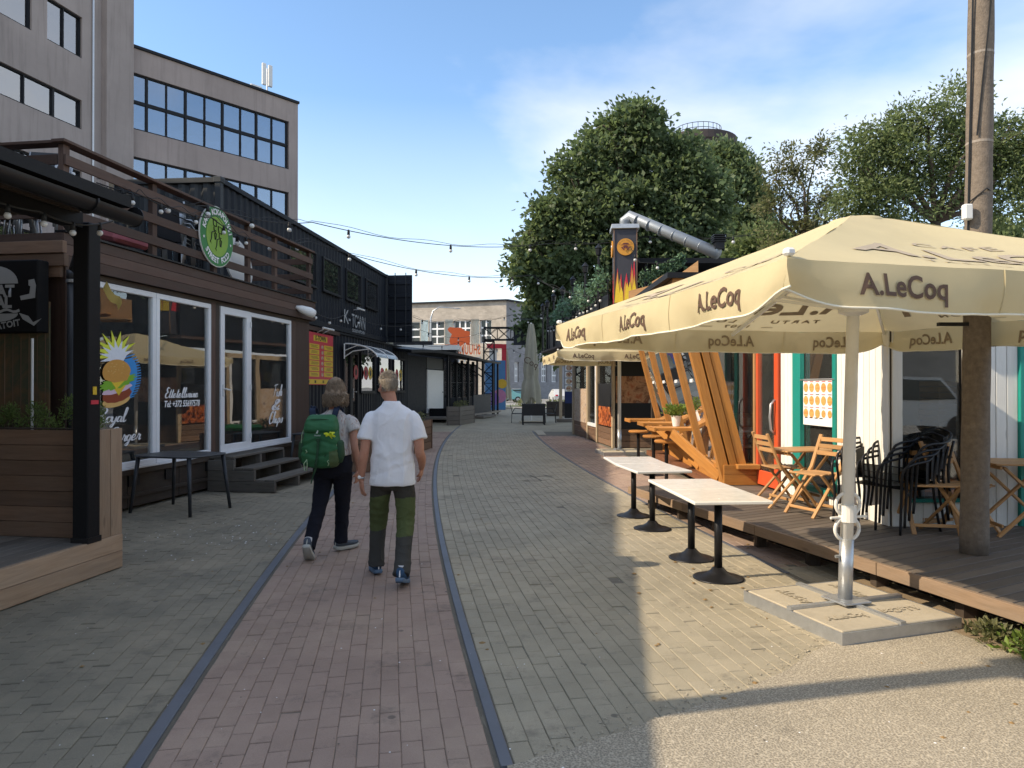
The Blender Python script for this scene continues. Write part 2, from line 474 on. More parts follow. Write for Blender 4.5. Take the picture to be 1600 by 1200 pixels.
def paver(name, c1, c2):
    t = NT(name); r = t.rnd(); p = t.pos()
    c = t.mix(r, c1, c2)
    c = t.mix(1.0, c, t.math('MULTIPLY_ADD', t.math('SUBTRACT', t.noise(p, 1.1, 6, .65), .5), .75, 1.0), 'MULTIPLY')
    sp = t.noise(p, 260, 2, .7)
    c = t.mix(1.0, c, t.math('MULTIPLY_ADD', t.math('SUBTRACT', sp, .5), .9, 1.0), 'MULTIPLY')
    c = t.mix(t.math('MULTIPLY', t.ramp(t.noise(p, .55, 6, .7), [(.48, 0.0), (.68, 1.0)]), .35), c, (.40, .325, .225))
    st = t.ramp(t.noise(p, 2.3, 8, .78), [(.55, 0.0), (.68, 1.0)])
    c = t.mix(t.math('MULTIPLY', st, .5), c, (.075, .066, .055))
    gum = t.n('ShaderNodeTexVoronoi'); t.put(gum.inputs['Vector'], p); gum.inputs['Scale'].default_value = 2.6
    c = t.mix(t.math('MULTIPLY', t.ramp(gum.outputs['Distance'], [(.045, 1.0), (.06, 0.0)]), .6), c, (.05, .047, .042))
    nr = t.bump(t.math('ADD', sp, t.math('MULTIPLY', t.noise(p, 45, 3, .6), 1.4)), .42, .004)
    return t.done(t.bsdf(c, t.math('MULTIPLY_ADD', t.noise(p, 9, 3), .3, .6), 0, nr, .3))

def photo(name, cols, scale=9.0, rough=.4, dist=1.5, base=(.02, .02, .02)):
    """Busy colour print seen too small to read: blotches of a few inks."""
    t = NT(name); p = t.uv()
    v = t.n('ShaderNodeTexVoronoi'); t.put(v.inputs['Vector'], t.mapping(p, (scale, scale, scale))); v.inputs['Scale'].default_value = 1
    n = t.noise(p, scale * .6, 6, .7, dist)
    f = t.math('ADD', t.math('MULTIPLY', v.outputs['Distance'], .28), t.math('MULTIPLY', n, .82))
    k = len(cols); c = t.ramp(f, [(.25 + .55 * i / max(1, k - 1), cc) for i, cc in enumerate(cols)])
    return t.done(t.bsdf(c, rough, 0, None, .4))

def asphalt(name, c1, c2):
    t = NT(name); p = t.pos()
    big = t.noise(p, .7, 6, .65); sp = t.n('ShaderNodeTexVoronoi'); t.put(sp.inputs['Vector'], p); sp.inputs['Scale'].default_value = 95
    c = t.mix(t.ramp(big, [(.35, 0.0), (.68, 1.0)]), c1, c2)
    c = t.mix(1.0, c, t.math('MULTIPLY_ADD', t.n('ShaderNodeTexNoise').outputs['Fac'], 0.0, 1.0), 'MULTIPLY')
    gr = t.mix(.5, c, t.mix(1.0, c, t.math('MULTIPLY_ADD', sp.outputs['Distance'], 2.6, -.15), 'MULTIPLY'))
    st = t.ramp(t.noise(p, 2.1, 8, .72), [(.58, 0.0), (.74, 1.0)])
    gr = t.mix(t.math('MULTIPLY', st, .4), gr, (.06, .055, .05))
    nr = t.bump(t.math('ADD', sp.outputs['Distance'], t.noise(p, 240, 2)), .5, .006)
    return t.done(t.bsdf(gr, .85, 0, nr, .25))

def emit(name, col, st):
    t = NT(name); e = t.n('ShaderNodeEmission'); e.inputs[0].default_value = (*col, 1); e.inputs[1].default_value = st
    return t.done(e.outputs[0])

def render_wall(name, col, streak=.35, dark=(.10, .085, .08)):
    t = NT(name); p = t.pos()
    c = t.mix(1.0, col, t.math('MULTIPLY_ADD', t.math('SUBTRACT', t.noise(p, .35, 6, .65), .5), .55, 1.0), 'MULTIPLY')
    s2 = t.ramp(t.noise(t.mapping(p, (2.6, 2.6, .16)), 1.5, 6, .7), [(.50, 0.0), (.74, 1.0)])
    c = t.mix(t.math('MULTIPLY', s2, streak), c, dark)
    nr = t.bump(t.noise(p, 30, 4, .7), .3, .01)
    return t.done(t.bsdf(c, .9, 0, nr, .2))

def brickwall(name, col, mortar, sc=1.0):
    t = NT(name); p = t.uv()
    b = t.n('ShaderNodeTexBrick'); t.put(b.inputs['Vector'], p); b.inputs['Scale'].default_value = sc
    b.inputs['Color1'].default_value = (*col, 1); b.inputs['Color2'].default_value = (*[x * .8 for x in col], 1); b.inputs['Mortar'].default_value = (*mortar, 1)
    b.inputs['Brick Width'].default_value = .5; b.inputs['Row Height'].default_value = .16; b.inputs['Mortar Size'].default_value = .012
    c = t.mix(1.0, b.outputs['Color'], t.math('MULTIPLY_ADD', t.noise(t.pos(), .4, 6, .7), 1.0, .5), 'MULTIPLY')
    return t.done(t.bsdf(c, .9))

M = {}
M['steel_rail'] = plain('steel_rail', (.135, .142, .16), .55, .25, .2, 3, .2, 40, .25)
M['rail_bed'] = plain('rail_bed', (.13, .115, .09), .9, 0, .3, 12, .5, 90)
M['paver_red'] = paver('paver_red', (.300, .216, .170), (.330, .238, .188))
M['paver_grey'] = paver('paver_grey', (.315, .278, .202), (.350, .308, .226))
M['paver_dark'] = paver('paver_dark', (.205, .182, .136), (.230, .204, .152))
M['joint'] = plain('joint', (.165, .148, .116), .95, 0, .35, 9, .5, 120)
M['asphalt'] = asphalt('asphalt', (.285, .25, .19), (.365, .318, .242))
M['far_ground'] = asphalt('far_ground', (.22, .215, .20), (.27, .26, .24))
M['grass'] = plain('grass', (.07, .095, .03), .9, 0, .4, 3, .5, 40)
M['tower'] = render_wall('tower', (.345, .295, .272))
M['tower2'] = render_wall('tower2', (.36, .30, .275), .3)
M['black_frame'] = plain('black_frame', (.012, .013, .016), .55, 0, .1, spec=.25)
M['office_glass'] = glass('office_glass', (.30, .40, .52), .24, .0, .01)
M['office_in'] = plain('office_in', (.23, .25, .27), .8)
M['clear_glass'] = glass('clear_glass', (.80, .84, .82), .05, .0, .02)
M['shop_glass'] = glass('shop_glass', (.86, .87, .84), .07, .0, .02)
M['dark_glass'] = glass('dark_glass', (.30, .34, .34), .12, .0, .02)
M['white_frame'] = plain('white_frame', (.74, .75, .76), .35, 0, .05, 4, 0, 60, .06)
M['brown_board'] = wood('brown_board', (.060, .034, .025), (.100, .058, .042), .65, .28, 1.0, .22, (.11, .095, .085))
M['dark_board'] = wood('dark_board', (.032, .022, .017), (.060, .042, .032), .7, .3, 1, .25, (.10, .10, .08))
M['larch'] = wood('larch', (.26, .165, .10), (.41, .28, .18), .7, .2, 1, .25, (.27, .24, .20))
M['larch_dark'] = wood('larch_dark', (.130, .074, .045), (.21, .125, .078), .7, .25, 1, .2, (.14, .125, .105))
M['grey_wood'] = wood('grey_wood', (.15, .125, .10), (.24, .205, .17), .8, .25, 1, .5, (.20, .19, .17))
M['step_wood'] = wood('step_wood', (.085, .074, .06), (.14, .122, .10), .8, .25, 1, .5, (.13, .125, .115))
M['deck'] = wood('deck', (.092, .074, .058), (.150, .122, .096), .62, .25, .9, .4, (.16, .135, .115))
M['deck_edge'] = wood('deck_edge', (.20, .135, .085), (.30, .205, .135), .7, .15, 1, .3, (.22, .19, .16))
M['orange_wood'] = wood('orange_wood', (.33, .128, .026), (.50, .225, .052), .5, .2, 1, .22, (.26, .16, .08), .3, .35)
M['oak'] = wood('oak', (.36, .19, .075), (.54, .31, .14), .5, .18, 1, .05, (.4, .3, .2))
M['pale_post'] = wood('pale_post', (.36, .27, .17), (.50, .39, .26), .7, .15, 1, .25, (.33, .29, .23))
M['white_board'] = wood('white_board', (.70, .70, .66), (.80, .80, .76), .55, .07, .8, .2, (.62, .60, .54), .35)
M['black_paint'] = plain('black_paint', (.008, .008, .009), .6, 0, .15, 8, .08, 50, spec=.2)
M['container'] = plain('container', (.009, .012, .018), .55, 0, .25, 1.2, .12, 30, .04, spec=.22)
M['container2'] = plain('container2', (.032, .037, .041), .55, .15, .25, 1.6, .15, 30, .25)
M['black_metal'] = plain('black_metal', (.020, .020, .022), .4, .5, .15)
M['anthracite'] = plain('anthracite', (.042, .046, .052), .45, .2, .1)
M['wire'] = plain('wire', (.012, .013, .014), .6)
M['bulb'] = plain('bulb', (.62, .62, .60), .18, 0, .02, spec=.6)
M['galv'] = plain('galv', (.46, .48, .50), .38, .75, .22, 14, .12, 60)
M['white_paint'] = plain('white_paint', (.78, .77, .73), .35, 0, .06, 9, .04, 40, .05)
M['white_plastic'] = plain('white_plastic', (.72, .72, .70), .4, 0, .05)
M['concrete'] = plain('concrete', (.44, .385, .29), .9, 0, .18, 5, .4, 90, .15)
M['concrete_pole'] = plain('concrete_pole', (.185, .150, .118), .92, 0, .5, 26, 1.0, 70, .35)
M['canvas'] = cloth('canvas', (.68, .590, .370), .28, .08, 2.0, .9, 500, 2.2, .22, (.50, .43, .29), .30)
M['canvas_grey'] = cloth('canvas_grey', (.47, .44, .34), .25, .12, 2.2, .9, 400, 1.0, .25, (.25, .24, .2))
M['print_brown'] = plain('print_brown', (.115, .070, .048), .8)
M['print_through'] = plain('print_through', (.29, .225, .150), .85)
M['print_faint'] = plain('print_faint', (.40, .33, .24), .85)
M['hem'] = plain('hem', (.80, .76, .62), .8)
M['white_table'] = plain('white_table', (.80, .78, .73), .22, 0, .025, 2.0, .02, 30, .0)
M['red_door'] = plain('red_door', (.58, .085, .030), .38, 0, .1, 6, .06)
M['teal'] = plain('teal', (.010, .235, .195), .4, 0, .1, 5, .06)
M['leaf_green'] = leafmat('leaf_green', (.120, .170, .092), (.165, .220, .112), .55)
M['leaf_lime'] = leafmat('leaf_lime', (.16, .21, .09), (.21, .26, .12), .58)
M['leaf_rowan'] = leafmat('leaf_rowan', (.15, .155, .075), (.19, .185, .09), .5)
M['leaf_thuja'] = leafmat('leaf_thuja', (.11, .17, .045), (.17, .225, .06), .4)
M['leaf_pot'] = leafmat('leaf_pot', (.11, .19, .03), (.20, .27, .05), .4)
M['leaf_ivy'] = leafmat('leaf_ivy', (.05, .15, .08), (.20, .30, .20), .3)
M['bark'] = plain('bark', (.085, .066, .05), .95, 0, .35, 9, .9, 30)
M['white'] = plain('white', (.80, .80, .80), .5, 0, .03)
M['print_white'] = plain('print_white', (.78, .78, .78), .5, 0, .03)
M['grey_print'] = plain('grey_print', (.33, .34, .34), .55, 0, .05)
M['black'] = plain('black', (.010, .010, .011), .55)
M['red'] = plain('red', (.56, .035, .055), .5, 0, .05)
M['yellow'] = plain('yellow', (.66, .43, .03), .5, 0, .06)
M['interior'] = plain('interior', (.085, .075, .065), .8, 0, .2)
M['interior_wood'] = wood('interior_wood', (.14, .058, .030), (.22, .095, .05), .6, .2)
M['rattan'] = plain('rattan', (.020, .020, .021), .5, 0, .2, 40, .4, 160)

# ---------------------------------------------------------------- ground
_rd = np.array([3.1, 4.21, 6.2, 9.4, 13.6, 21.5, 25, 31, 40, 55]); _rx = np.array([-.014, -.21, -.56, -.99, -1.44, -2.04, -2.17, -2.2, -2.0, -1.2])
_pf = np.polyfit(_rd, _rx, 4, w=[4, 4, 4, 4, 3, 3, 3, 2, 1, 1])
def rail_x(d): return float(np.polyval(_pf, max(d, 1.5))) + (0 if d > 1.5 else -.2 * (d - 1.5))
_cs = [(rail_x(-2 + .05 * i), -2 + .05 * i) for i in range(1300)]
_cl = [0.0]
for i in range(1, len(_cs)): _cl.append(_cl[-1] + math.hypot(_cs[i][0] - _cs[i - 1][0], _cs[i][1] - _cs[i - 1][1]))
_cl = np.array(_cl); _cx = np.array([c[0] for c in _cs]); _cy = np.array([c[1] for c in _cs])
def track(s, u):                                   # s along the right rail, u to the right of it
    x = np.interp(s, _cl, _cx); y = np.interp(s, _cl, _cy)
    x2 = np.interp(s + .1, _cl, _cx); y2 = np.interp(s + .1, _cl, _cy)
    tx, ty = (x2 - x), (y2 - y); n = math.hypot(tx, ty); tx /= n; ty /= n
    return Vector((x + ty * u, y - tx * u, 0)), math.atan2(ty, tx)

g = MB(); N = 900
g.poly([(-N, -60, -.05), (N, -60, -.05), (N, N * 2, -.05), (-N, N * 2, -.05)])
structure(g.build('ground', M['far_ground']))
bed = MB(); bed.grid(lambda a, b: track(.3 + a * 60, -9 + b * 18)[0] + Vector((0, 0, -.0075)), 80, 4)
structure(bed.build('street', M['joint']))
far = MB(); far.grid(lambda a, b: track(28.5 + a * 30, -9 + b * 18)[0] + Vector((0, 0, -.002)), 40, 6)
structure(far.build('far_paving', M['paver_grey']))

ASPH = [(.02, 3.10), (.30, 3.27), (.59, 3.44), (.92, 3.66), (1.25, 3.86), (1.58, 4.12), (1.85, 4.40), (2.09, 4.62), (2.6, 5.0), (3.3, 5.45), (4.5, 5.0)]
def asph_y(x): return float(np.interp(x, [p[0] for p in ASPH], [p[1] for p in ASPH])) if x > 0.0 else -9
def in_view(p, m=60):
    if p.y < 1.9: return False
    px = 800 + FPX * p.x / p.y; py = HORIZON + FPX * EYE / p.y
    return -m < px < 1600 + m and py < 1200 + m * 1.2
PW, PL = .1, .2
pm = MB()
hx, hy, tz, bz, ch = PL / 2 - .0028, PW / 2 - .0013, 0.0, -.035, .0035
for (x, y, z) in ((1, 1, bz), (-1, 1, bz), (-1, -1, bz), (1, -1, bz)): pm.v.append((x * hx, y * hy, z))
for (x, y, z) in ((1, 1, tz - ch), (-1, 1, tz - ch), (-1, -1, tz - ch), (1, -1, tz - ch)): pm.v.append((x * hx, y * hy, z))
for (x, y, z) in ((1, 1, tz), (-1, 1, tz), (-1, -1, tz), (1, -1, tz)): pm.v.append((x * (hx - ch), y * (hy - ch), z))
for k in range(4):
    j = (k + 1) % 4
    pm.face((k, j, 4 + j, 4 + k)); pm.face((4 + k, 4 + j, 8 + j, 8 + k))
pm.face((8, 9, 10, 11))
def paving(name, mat, u0, u1, s0, s1, cutfn=None, nobj=300):
    root = structure(new_obj(name, None)); cells = []
    ncol = int(round((u1 - u0) / PW)); wcol = (u1 - u0) / ncol
    for c in range(ncol):
        u = u0 + (c + .5) * wcol; s = s0 + (PL / 2 if c % 2 else 0) + random.uniform(-.006, .006)
        while s < s1:
            p, a = track(s + PL / 2, u)
            if in_view(p, 380) and not (cutfn and cutfn(p)): cells.append((p, a))
            s += PL
    cells.sort(key=lambda q: (not in_view(q[0], 20), q[0].length))
    me = pm.mesh('paver', mat); me.name = 'paver'
    big = MB(); B = np.array(pm.v)
    for i, (p, a) in enumerate(cells):
        z = random.gauss(0, .0015) - (.004 if random.random() < .02 else 0); tl = random.gauss(0, .009); t2 = random.gauss(0, .010); a2 = a + random.gauss(0, .008)
        if i < nobj:
            o = new_obj('paver', me, root); o.location = (p.x, p.y, z); o.rotation_euler = (tl, t2, a2)
        else:
            b = len(big.v); ca, sa = math.cos(a2), math.sin(a2)
            X = p.x + B[:, 0] * ca - B[:, 1] * sa; Y = p.y + B[:, 0] * sa + B[:, 1] * ca; Z = z + B[:, 2] + B[:, 0] * t2 + B[:, 1] * tl
            big.v += list(zip(X.tolist(), Y.tolist(), Z.tolist()))
            for f in pm.f[1::2] + [pm.f[-1]] if p.y > 9 else pm.f:
                big.f.append(tuple(b + k for k in f)); big.uv.append([(0, 0)] * len(f)); big.mi.append(0)
    if big.v: big.build('far_pavers', mat, root)['kind'] = 'stuff'
    return root
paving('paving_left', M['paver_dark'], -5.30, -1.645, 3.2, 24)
paving('paving_track', M['paver_red'], -1.54, -.055, 3.2, 28.5)
def cut_grey(p): return p.y < asph_y(p.x) - .18
paving('paving_right', M['paver_grey'], .035, 2.945, 3.6, 28.5, cut_grey)
paving('paving_kiosk', M['paver_red'], 3.0, 4.5, 8.2, 26, lambda p: p.x > 3.2)
paving('paving_sand', M['paver_grey'], 3.0, 4.4, 4.5, 8.2, lambda p: p.y < asph_y(p.x) - .1 or p.x > 3.3, 60)

def rail(name, u, s0, s1, w=.062, bedside=1):
    r = structure(new_obj(name, None)); m = MB(); n = 120
    prof = [(-w / 2, -.03), (-w / 2, .001), (-w / 2 + .003, .003), (w / 2 - .003, .003), (w / 2, .001), (w / 2, -.03)]
    b = 0
    for i in range(n + 1):
        s = s0 + (s1 - s0) * (i / n) ** 1.5
        for du, z in prof:
            p = track(s, u + du)[0]; m.v.append((p.x, p.y, z))
    k = len(prof)
    for i in range(n):
        for j in range(k - 1): m.face((i * k + j, i * k + j + 1, (i + 1) * k + j + 1, (i + 1) * k + j))
    m.face(list(range(k))[::-1])
    sharp(m.build('rail_head', M['steel_rail'], r), 15)
    g2 = MB(); g2.grid(lambda a, c: track(s0 + (s1 - s0) * a ** 1.5, u + bedside * (w / 2 + .001 + c * .02))[0] + Vector((0, 0, -.006 + .004 * mnoise.noise(Vector((a * 90, c * 3, 0))))), 160, 2)
    g2.build('gravel_bed', M['rail_bed'], r)
    return r
# the right rail stops where the asphalt patch begins
s_end = float(np.interp(3.1, _cy, _cl))
rail('right_rail', 0.0, s_end, 36, .056, -1)
rail('left_rail', -1.60, 3.2, 20, .066, 1)
rail('kerb_line', 2.97, 8.0, 29, .045, -1)

a = MB(); top = []
xs = np.linspace(-.02, 4.6, 150)
edge = [(x, asph_y(max(x, .021)) + .028 * mnoise.noise(Vector((x * 5, 0, 0))) + .014 * mnoise.noise(Vector((x * 21, 3, 0)))) for x in xs]
for i in range(len(edge) - 1):
    (x0, y0), (x1, y1) = edge[i], edge[i + 1]
    for j in range(4):
        f0, f1 = j / 4, (j + 1) / 4
        q = [(x0, 2.2 + (y0 - 2.2) * f0, .007), (x1, 2.2 + (y1 - 2.2) * f0, .007), (x1, 2.2 + (y1 - 2.2) * f1, .007), (x0, 2.2 + (y0 - 2.2) * f1, .007)]
        a.poly(q)
    a.poly([(x0, y0, .007), (x1, y1, .007), (x1, y1 + .012, -.006), (x0, y0 + .012, -.006)])
a.poly([(4.6, 2.2, .007), (14, 2.2, .007), (14, 6, .007), (4.6, 5.0, .007)])
structure(a.build('asphalt_patch', M['asphalt']))
a = MB(); a.poly([(-6, -30, -.004), (14, -30, -.004), (14, 2.4, -.004), (-6, 2.4, -.004)])
structure(a.build('asphalt_behind', M['asphalt']))
# loose litter: crumbs, small stones, dry leaves
def litter(name, mat, spots, sz, label):
    m = MB()
    for p in spots:
        r = sz * random.uniform(.4, 1.3); a0 = random.random() * 6
        k = random.choice((4, 5, 6)); b = len(m.v)
        h = r * .35
        m.v += [(p[0] + r * random.uniform(.6, 1) * math.cos(a0 + 2 * math.pi * i / k), p[1] + r * random.uniform(.6, 1) * math.sin(a0 + 2 * math.pi * i / k), p[2]) for i in range(k)] + [(p[0], p[1], p[2] + h)]
        for i in range(k): m.face((b + i, b + (i + 1) % k, b + k))
    o = m.build(name, mat); tag(o, label, 'litter', kind='stuff')
sp = []
for _ in range(420):
    y = 2.9 + 9 * random.random() ** 1.4; x = random.uniform(-.75, .75) * y
    if -4 < x < 2.4: sp.append((x, y, .001 if y > 4.6 or x < 0 else .008))
litter('pale_crumbs', M['white'], sp[:150], .006, 'pale crumbs and tiny stones scattered over the paving')
litter('dark_crumbs', M['rail_bed'], sp[150:], .007, 'dark specks of dirt scattered over the paving')
sp = [(-3.4 + random.gauss(0, .5), 7.9 + random.gauss(0, .45), .001) for _ in range(60)]
litter('paper_scraps', M['white'], sp, .012, 'white scraps scattered on the paving beside the dark table')

m = MB()
for pts in ([(0, 0), (.35, .06), (.7, .02), (1.0, -.1)], [(.1, -.15), (.5, -.2), (.85, -.12)], [(.3, .0), (.45, -.35), (.6, -.75)], [(.05, -.72), (.4, -.68), (.75, -.74)], [(.1, -.8), (.3, -.83), (.6, -.8)], [(.75, .0), (.95, -.3)]):
    q = [Vector((.15 + x * .62, 13.3 + y, .0025)) for x, y in pts]
    for i in range(len(q) - 1): t_ = (q[i + 1] - q[i]).normalized(); n_ = Vector((-t_.y, t_.x, 0)) * .012; m.poly([q[i] - n_, q[i + 1] - n_, q[i + 1] + n_, q[i] + n_])
structure(m.build('scuff_marks', plain('scuff', (.07, .065, .058), .9)))
m = MB(); c = gnd(845, 676); m.poly([(c.x - .14, c.y - 1.2, .003), (c.x + .14, c.y - 1.2, .003), (c.x + .1, c.y + 1.3, .003), (c.x - .2, c.y + 1.3, .003)]); structure(m.build('pale_patch', M['concrete']))
sp = []
for _ in range(900):
    x = random.uniform(.1, 3.2); y = asph_y(x) + random.gauss(0, .10); sp.append((x, y, .004))
for _ in range(500): sp.append((random.uniform(1.2, 3.4), random.uniform(4.4, 7.0), .002))
litter('loose_grit', M['asphalt'], sp, .008, 'loose grit spilled along the edge of the asphalt patch')
sp = [(random.uniform(.8, 3.0), random.uniform(3.1, 7.5), .006) for _ in range(50)] + [(random.uniform(-3, 1), random.uniform(4, 14), .002) for _ in range(40)]
litter('dry_leaves', plain('dry_leaf', (.24, .15, .06), .8), sp, .02, 'small dry leaves lying about on the paving')

# ---------------------------------------------------------------- facades in their own frames
class Facade:                                   # origin and direction on the ground; local x along, y inwards (left of x), z up
    def __init__(s, o, e, flip=False):
        s.o = Vector((o[0], o[1], 0)); s.e = Vector((e[0], e[1], 0)).normalized()
        s.n = Vector((-s.e.y, s.e.x, 0)); s.rz = math.atan2(s.e.y, s.e.x)
    def d(s, px, off=0.0):
        k = (px - 800) / FPX; o = s.o + s.n * off
        t = (k * o.y - o.x) / (s.e.x - k * s.e.y); return t, o.y + s.e.y * t
    def x(s, px, off=0.0): return s.d(px, off)[0]
    def z(s, px, py, off=0.0): return EYE - (py - HORIZON) / FPX * s.d(px, off)[1]

def leaves(m, c, rad, n, size, droop=0.0, shell=.55, aspect=.55):
    c = Vector(c)
    for _ in range(n):
        while True:
            v = Vector((random.uniform(-1, 1), random.uniform(-1, 1), random.uniform(-1, 1)))
            if .05 < v.length <= 1: break
        v = v.normalized() * (shell + (1 - shell) * random.random() ** .7 if random.random() < .75 else random.random())
        p = c + Vector((v.x * rad[0], v.y * rad[1], v.z * rad[2]))
        leaf(m, p, size * random.uniform(.6, 1.35), v, aspect, droop)
def leaf(m, p, s, out, aspect=.55, droop=0.0):
    d = Vector((out.x + random.gauss(0, .7), out.y + random.gauss(0, .7), out.z + random.gauss(0, .7) - droop))
    if d.length < 1e-3: d = Vector((1, 0, 0))
    d.normalize(); w = d.cross(Vector((random.gauss(0, 1), random.gauss(0, 1), random.gauss(0, 1))))
    if w.length < 1e-3: return
    w.normalize(); nn = d.cross(w) * (.12 * s)
    b = len(m.v); h = s * aspect * .5
    m.v += [tuple(p), tuple(p + d * s * .5 + w * h + nn), tuple(p + d * s), tuple(p + d * s * .5 - w * h + nn)]
    m.f.append((b, b + 1, b + 2, b + 3)); m.uv.append([(0, 0)] * 4); m.mi.append(0)

# ---------------------------------------------------------------- office tower and office block
def office_wall(th, x0, x1, z0, z1, bands, mat, depth=.35, hname='wall'):
    """Solid wall split round window bands [(xa, xb, za, zb)] that do not overlap in z order per column set."""
    rows = sorted(set([z0, z1] + [b[2] for b in bands] + [b[3] for b in bands]))
    for r in range(len(rows) - 1):
        za, zb = rows[r], rows[r + 1]
        cuts = sorted([(b[0], b[1]) for b in bands if b[2] <= za + 1e-6 and b[3] >= zb - 1e-6])
        x = x0
        for a, b in cuts + [(x1, x1)]:
            if a > x + 1e-4: bx(th, hname, ((x + a) / 2, depth / 2, (za + zb) / 2), (a - x, depth, zb - za), mat)
            x = b
def office_window(th, xa, xb, za, zb, cols, rows=1, fr=.065, gl='office_glass'):
    w = MB(); y = .16
    w.box(((xa + xb) / 2, y, zb - fr / 2), (xb - xa, .12, fr)); w.box(((xa + xb) / 2, y - .02, za + fr / 2), (xb - xa, .16, fr))
    for i in range(len(cols)):
        x = cols[i]; ww = fr if i in (0, len(cols) - 1) else (.10 if i % 2 == 0 else .05)
        w.box((x + (ww / 2 if i == 0 else -ww / 2 if i == len(cols) - 1 else 0), y - .004, (za + zb) / 2), (ww, .125, zb - za - 2 * fr + .002))
    for r in range(1, rows): w.box(((xa + xb) / 2, y + .005, za + (zb - za) * r / rows), (xb - xa - .02, .11, .17))
    wo = w.build('window', M['black_frame'], th)
    for i in range(len(cols) - 1):
        for r in range(rows):
            a, b = za + (zb - za) * r / rows, za + (zb - za) * (r + 1) / rows
            bx(wo, 'pane', ((cols[i] + cols[i + 1]) / 2, y + .03, (a + b) / 2), (cols[i + 1] - cols[i], .012, b - a), M['office_glass'])
def rooms(th, x0, x1, z0, z1, y0=.4, y1=7.0, name='room'):
    m = MB()
    m.poly([(x0, y1, z0), (x1, y1, z0), (x1, y1, z1), (x0, y1, z1)]); m.poly([(x0, y0, z0), (x1, y0, z0), (x1, y1, z0), (x0, y1, z0)])
    m.poly([(x0, y0, z1), (x0, y1, z1), (x1, y1, z1), (x1, y0, z1)])
    m.poly([(x0, y0, z0), (x0, y1, z0), (x0, y1, z1), (x0, y0, z1)]); m.poly([(x1, y0, z0), (x1, y0, z1), (x1, y1, z1), (x1, y1, z0)])
    m.build(name, M['office_in'], th)

FT = Facade((-19.2 - .23 * 17.5, 35.5 - 17.5), (.23, 1))
tw = thing('office_tower', 'tall brown-grey rendered office tower filling the upper left corner', 'building', FT.o, FT.rz)
LX = 17.5 * math.hypot(.23, 1); xr = LX
xw = FT.x(127); xg = FT.x(72); xg2 = FT.x(48)
pit = FT.z(126, 90) - FT.z(126, 201.6)
zb0 = FT.z(126, 201.6); wh = FT.z(126, 156) - zb0
bands = []; wins = []
for k in range(-2, 4):
    za = zb0 + k * pit; zb = za + wh + (.55 if k >= 1 else 0)
    if k <= 0:
        bands.append((2, xw, za, zb)); n = 9; wins.append((2, xw, za, zb, [2 + (xw - 2) * i / n for i in range(n + 1)]))
    else:
        for a, b in ((xg, xw), (2, xg2)):
            bands.append((a, b, za, zb)); n = 2 if a == xg else 7; wins.append((a, b, za, zb, [a + (b - a) * i / n for i in range(n + 1)]))
office_wall(tw, 0, xr, 0, zb0 + 4 * pit, bands, M['tower'])
for a, b, za, zb, c in wins: office_window(tw, a, b, za, zb, c)
for k in range(-2, 4): rooms(tw, .5, xr - 2.5, zb0 + k * pit - .7, zb0 + k * pit + 2.5)
xp = FT.x(157)
bx(tw, 'pilaster', ((xp + xr) / 2 + .02, -.14, 12), (xr - xp, .30, 24), M['tower'], .0)
bx(tw, 'rear_wall', (LX / 2, 8.4, 12), (LX, .3, 24), M['tower']); bx(tw, 'end_wall', (LX - .16, 4.3, 11.9), (.3, 7.5, 23.8), M['tower'])
bx(tw, 'near_wall', (.16, 4.3, 11.9), (.3, 7.5, 23.8), M['tower']); bx(tw, 'roof', (LX / 2, 4.3, 24.1), (LX, 8.6, .2), M['black_frame'])
MB().tube([(FT.x(143), -.05, 2), (FT.x(143), -.05, 23.5)], .045, 6).build('lightning_rod', M['galv'], tw)

FB = Facade((-19.3, 35.7), (.86, 1))
ob = thing('office_block', 'lower brown-grey office block with ribbon windows behind the black containers', 'building', FB.o, FB.rz)
xe = FB.x(465); zt = FB.z(465, 162); xw1 = FB.x(451)
b1 = (FB.z(450, 264), FB.z(450, 189)); pit2 = FB.z(450, 189) - FB.z(450, 300)
bands = [(-2, xw1, b1[0] - k * pit2, b1[1] - k * pit2) for k in (0, 1, 2)]
office_wall(ob, -2.2, xe, 0, zt, bands, M['tower2'])
cl = [FB.x(p) for p in (450, 426, 402, 377, 349, 321, 291, 261, 230, 200)]; cl = sorted(cl + [-2])
for a, b, za, zb in bands: office_window(ob, a, b, za, zb, cl, 2, .07)
for k in range(3): rooms(ob, -2, xe - .4, b1[0] - k * pit2 - .5, b1[1] - k * pit2 + .4, .4, 8)
bx(ob, 'end_wall', (xe - .16, 5.4, zt / 2 - .02), (.3, 10, zt - .06), M['tower2']); bx(ob, 'rear_wall', (xe / 2, 10.3, zt / 2), (xe + 4, .3, zt), M['tower2'])
bx(ob, 'roof_edge', (xe / 2 - 1.1, 5.2, zt + .08), (xe + 2.3, 10.6, .14), M['black_frame'])
ant = thing('roof_antenna', 'white mobile phone antenna mast on the office block roof', 'antenna', FB.o + FB.e * FB.x(428) + FB.n * .8 + Vector((0, 0, zt + .15)), FB.rz)
MB().tube([(0, 0, 0), (0, 0, 1.7)], .05, 8).build('mast', M['galv'], ant)
for dx in (-.28, .12): bx(ant, 'panel', (dx, -.14, 1.25), (.26, .14, 1.3), M['white_plastic'], .03)
bx(ant, 'cabinet', (-.8, 0, .2), (.7, .5, .4), M['white_plastic'], .02)

# ---------------------------------------------------------------- burger house with roof terrace
E1 = (.1425, .9898)
FR = Facade((-5.225, 8.3), (.144, 1))
rb = thing('burger_house', 'dark brown timber burger shop with white framed windows and roof terrace', 'building', FR.o, FR.rz)
L1 = FR.x(485); ZT = 3.44
zwb, zwt = .58, 2.98
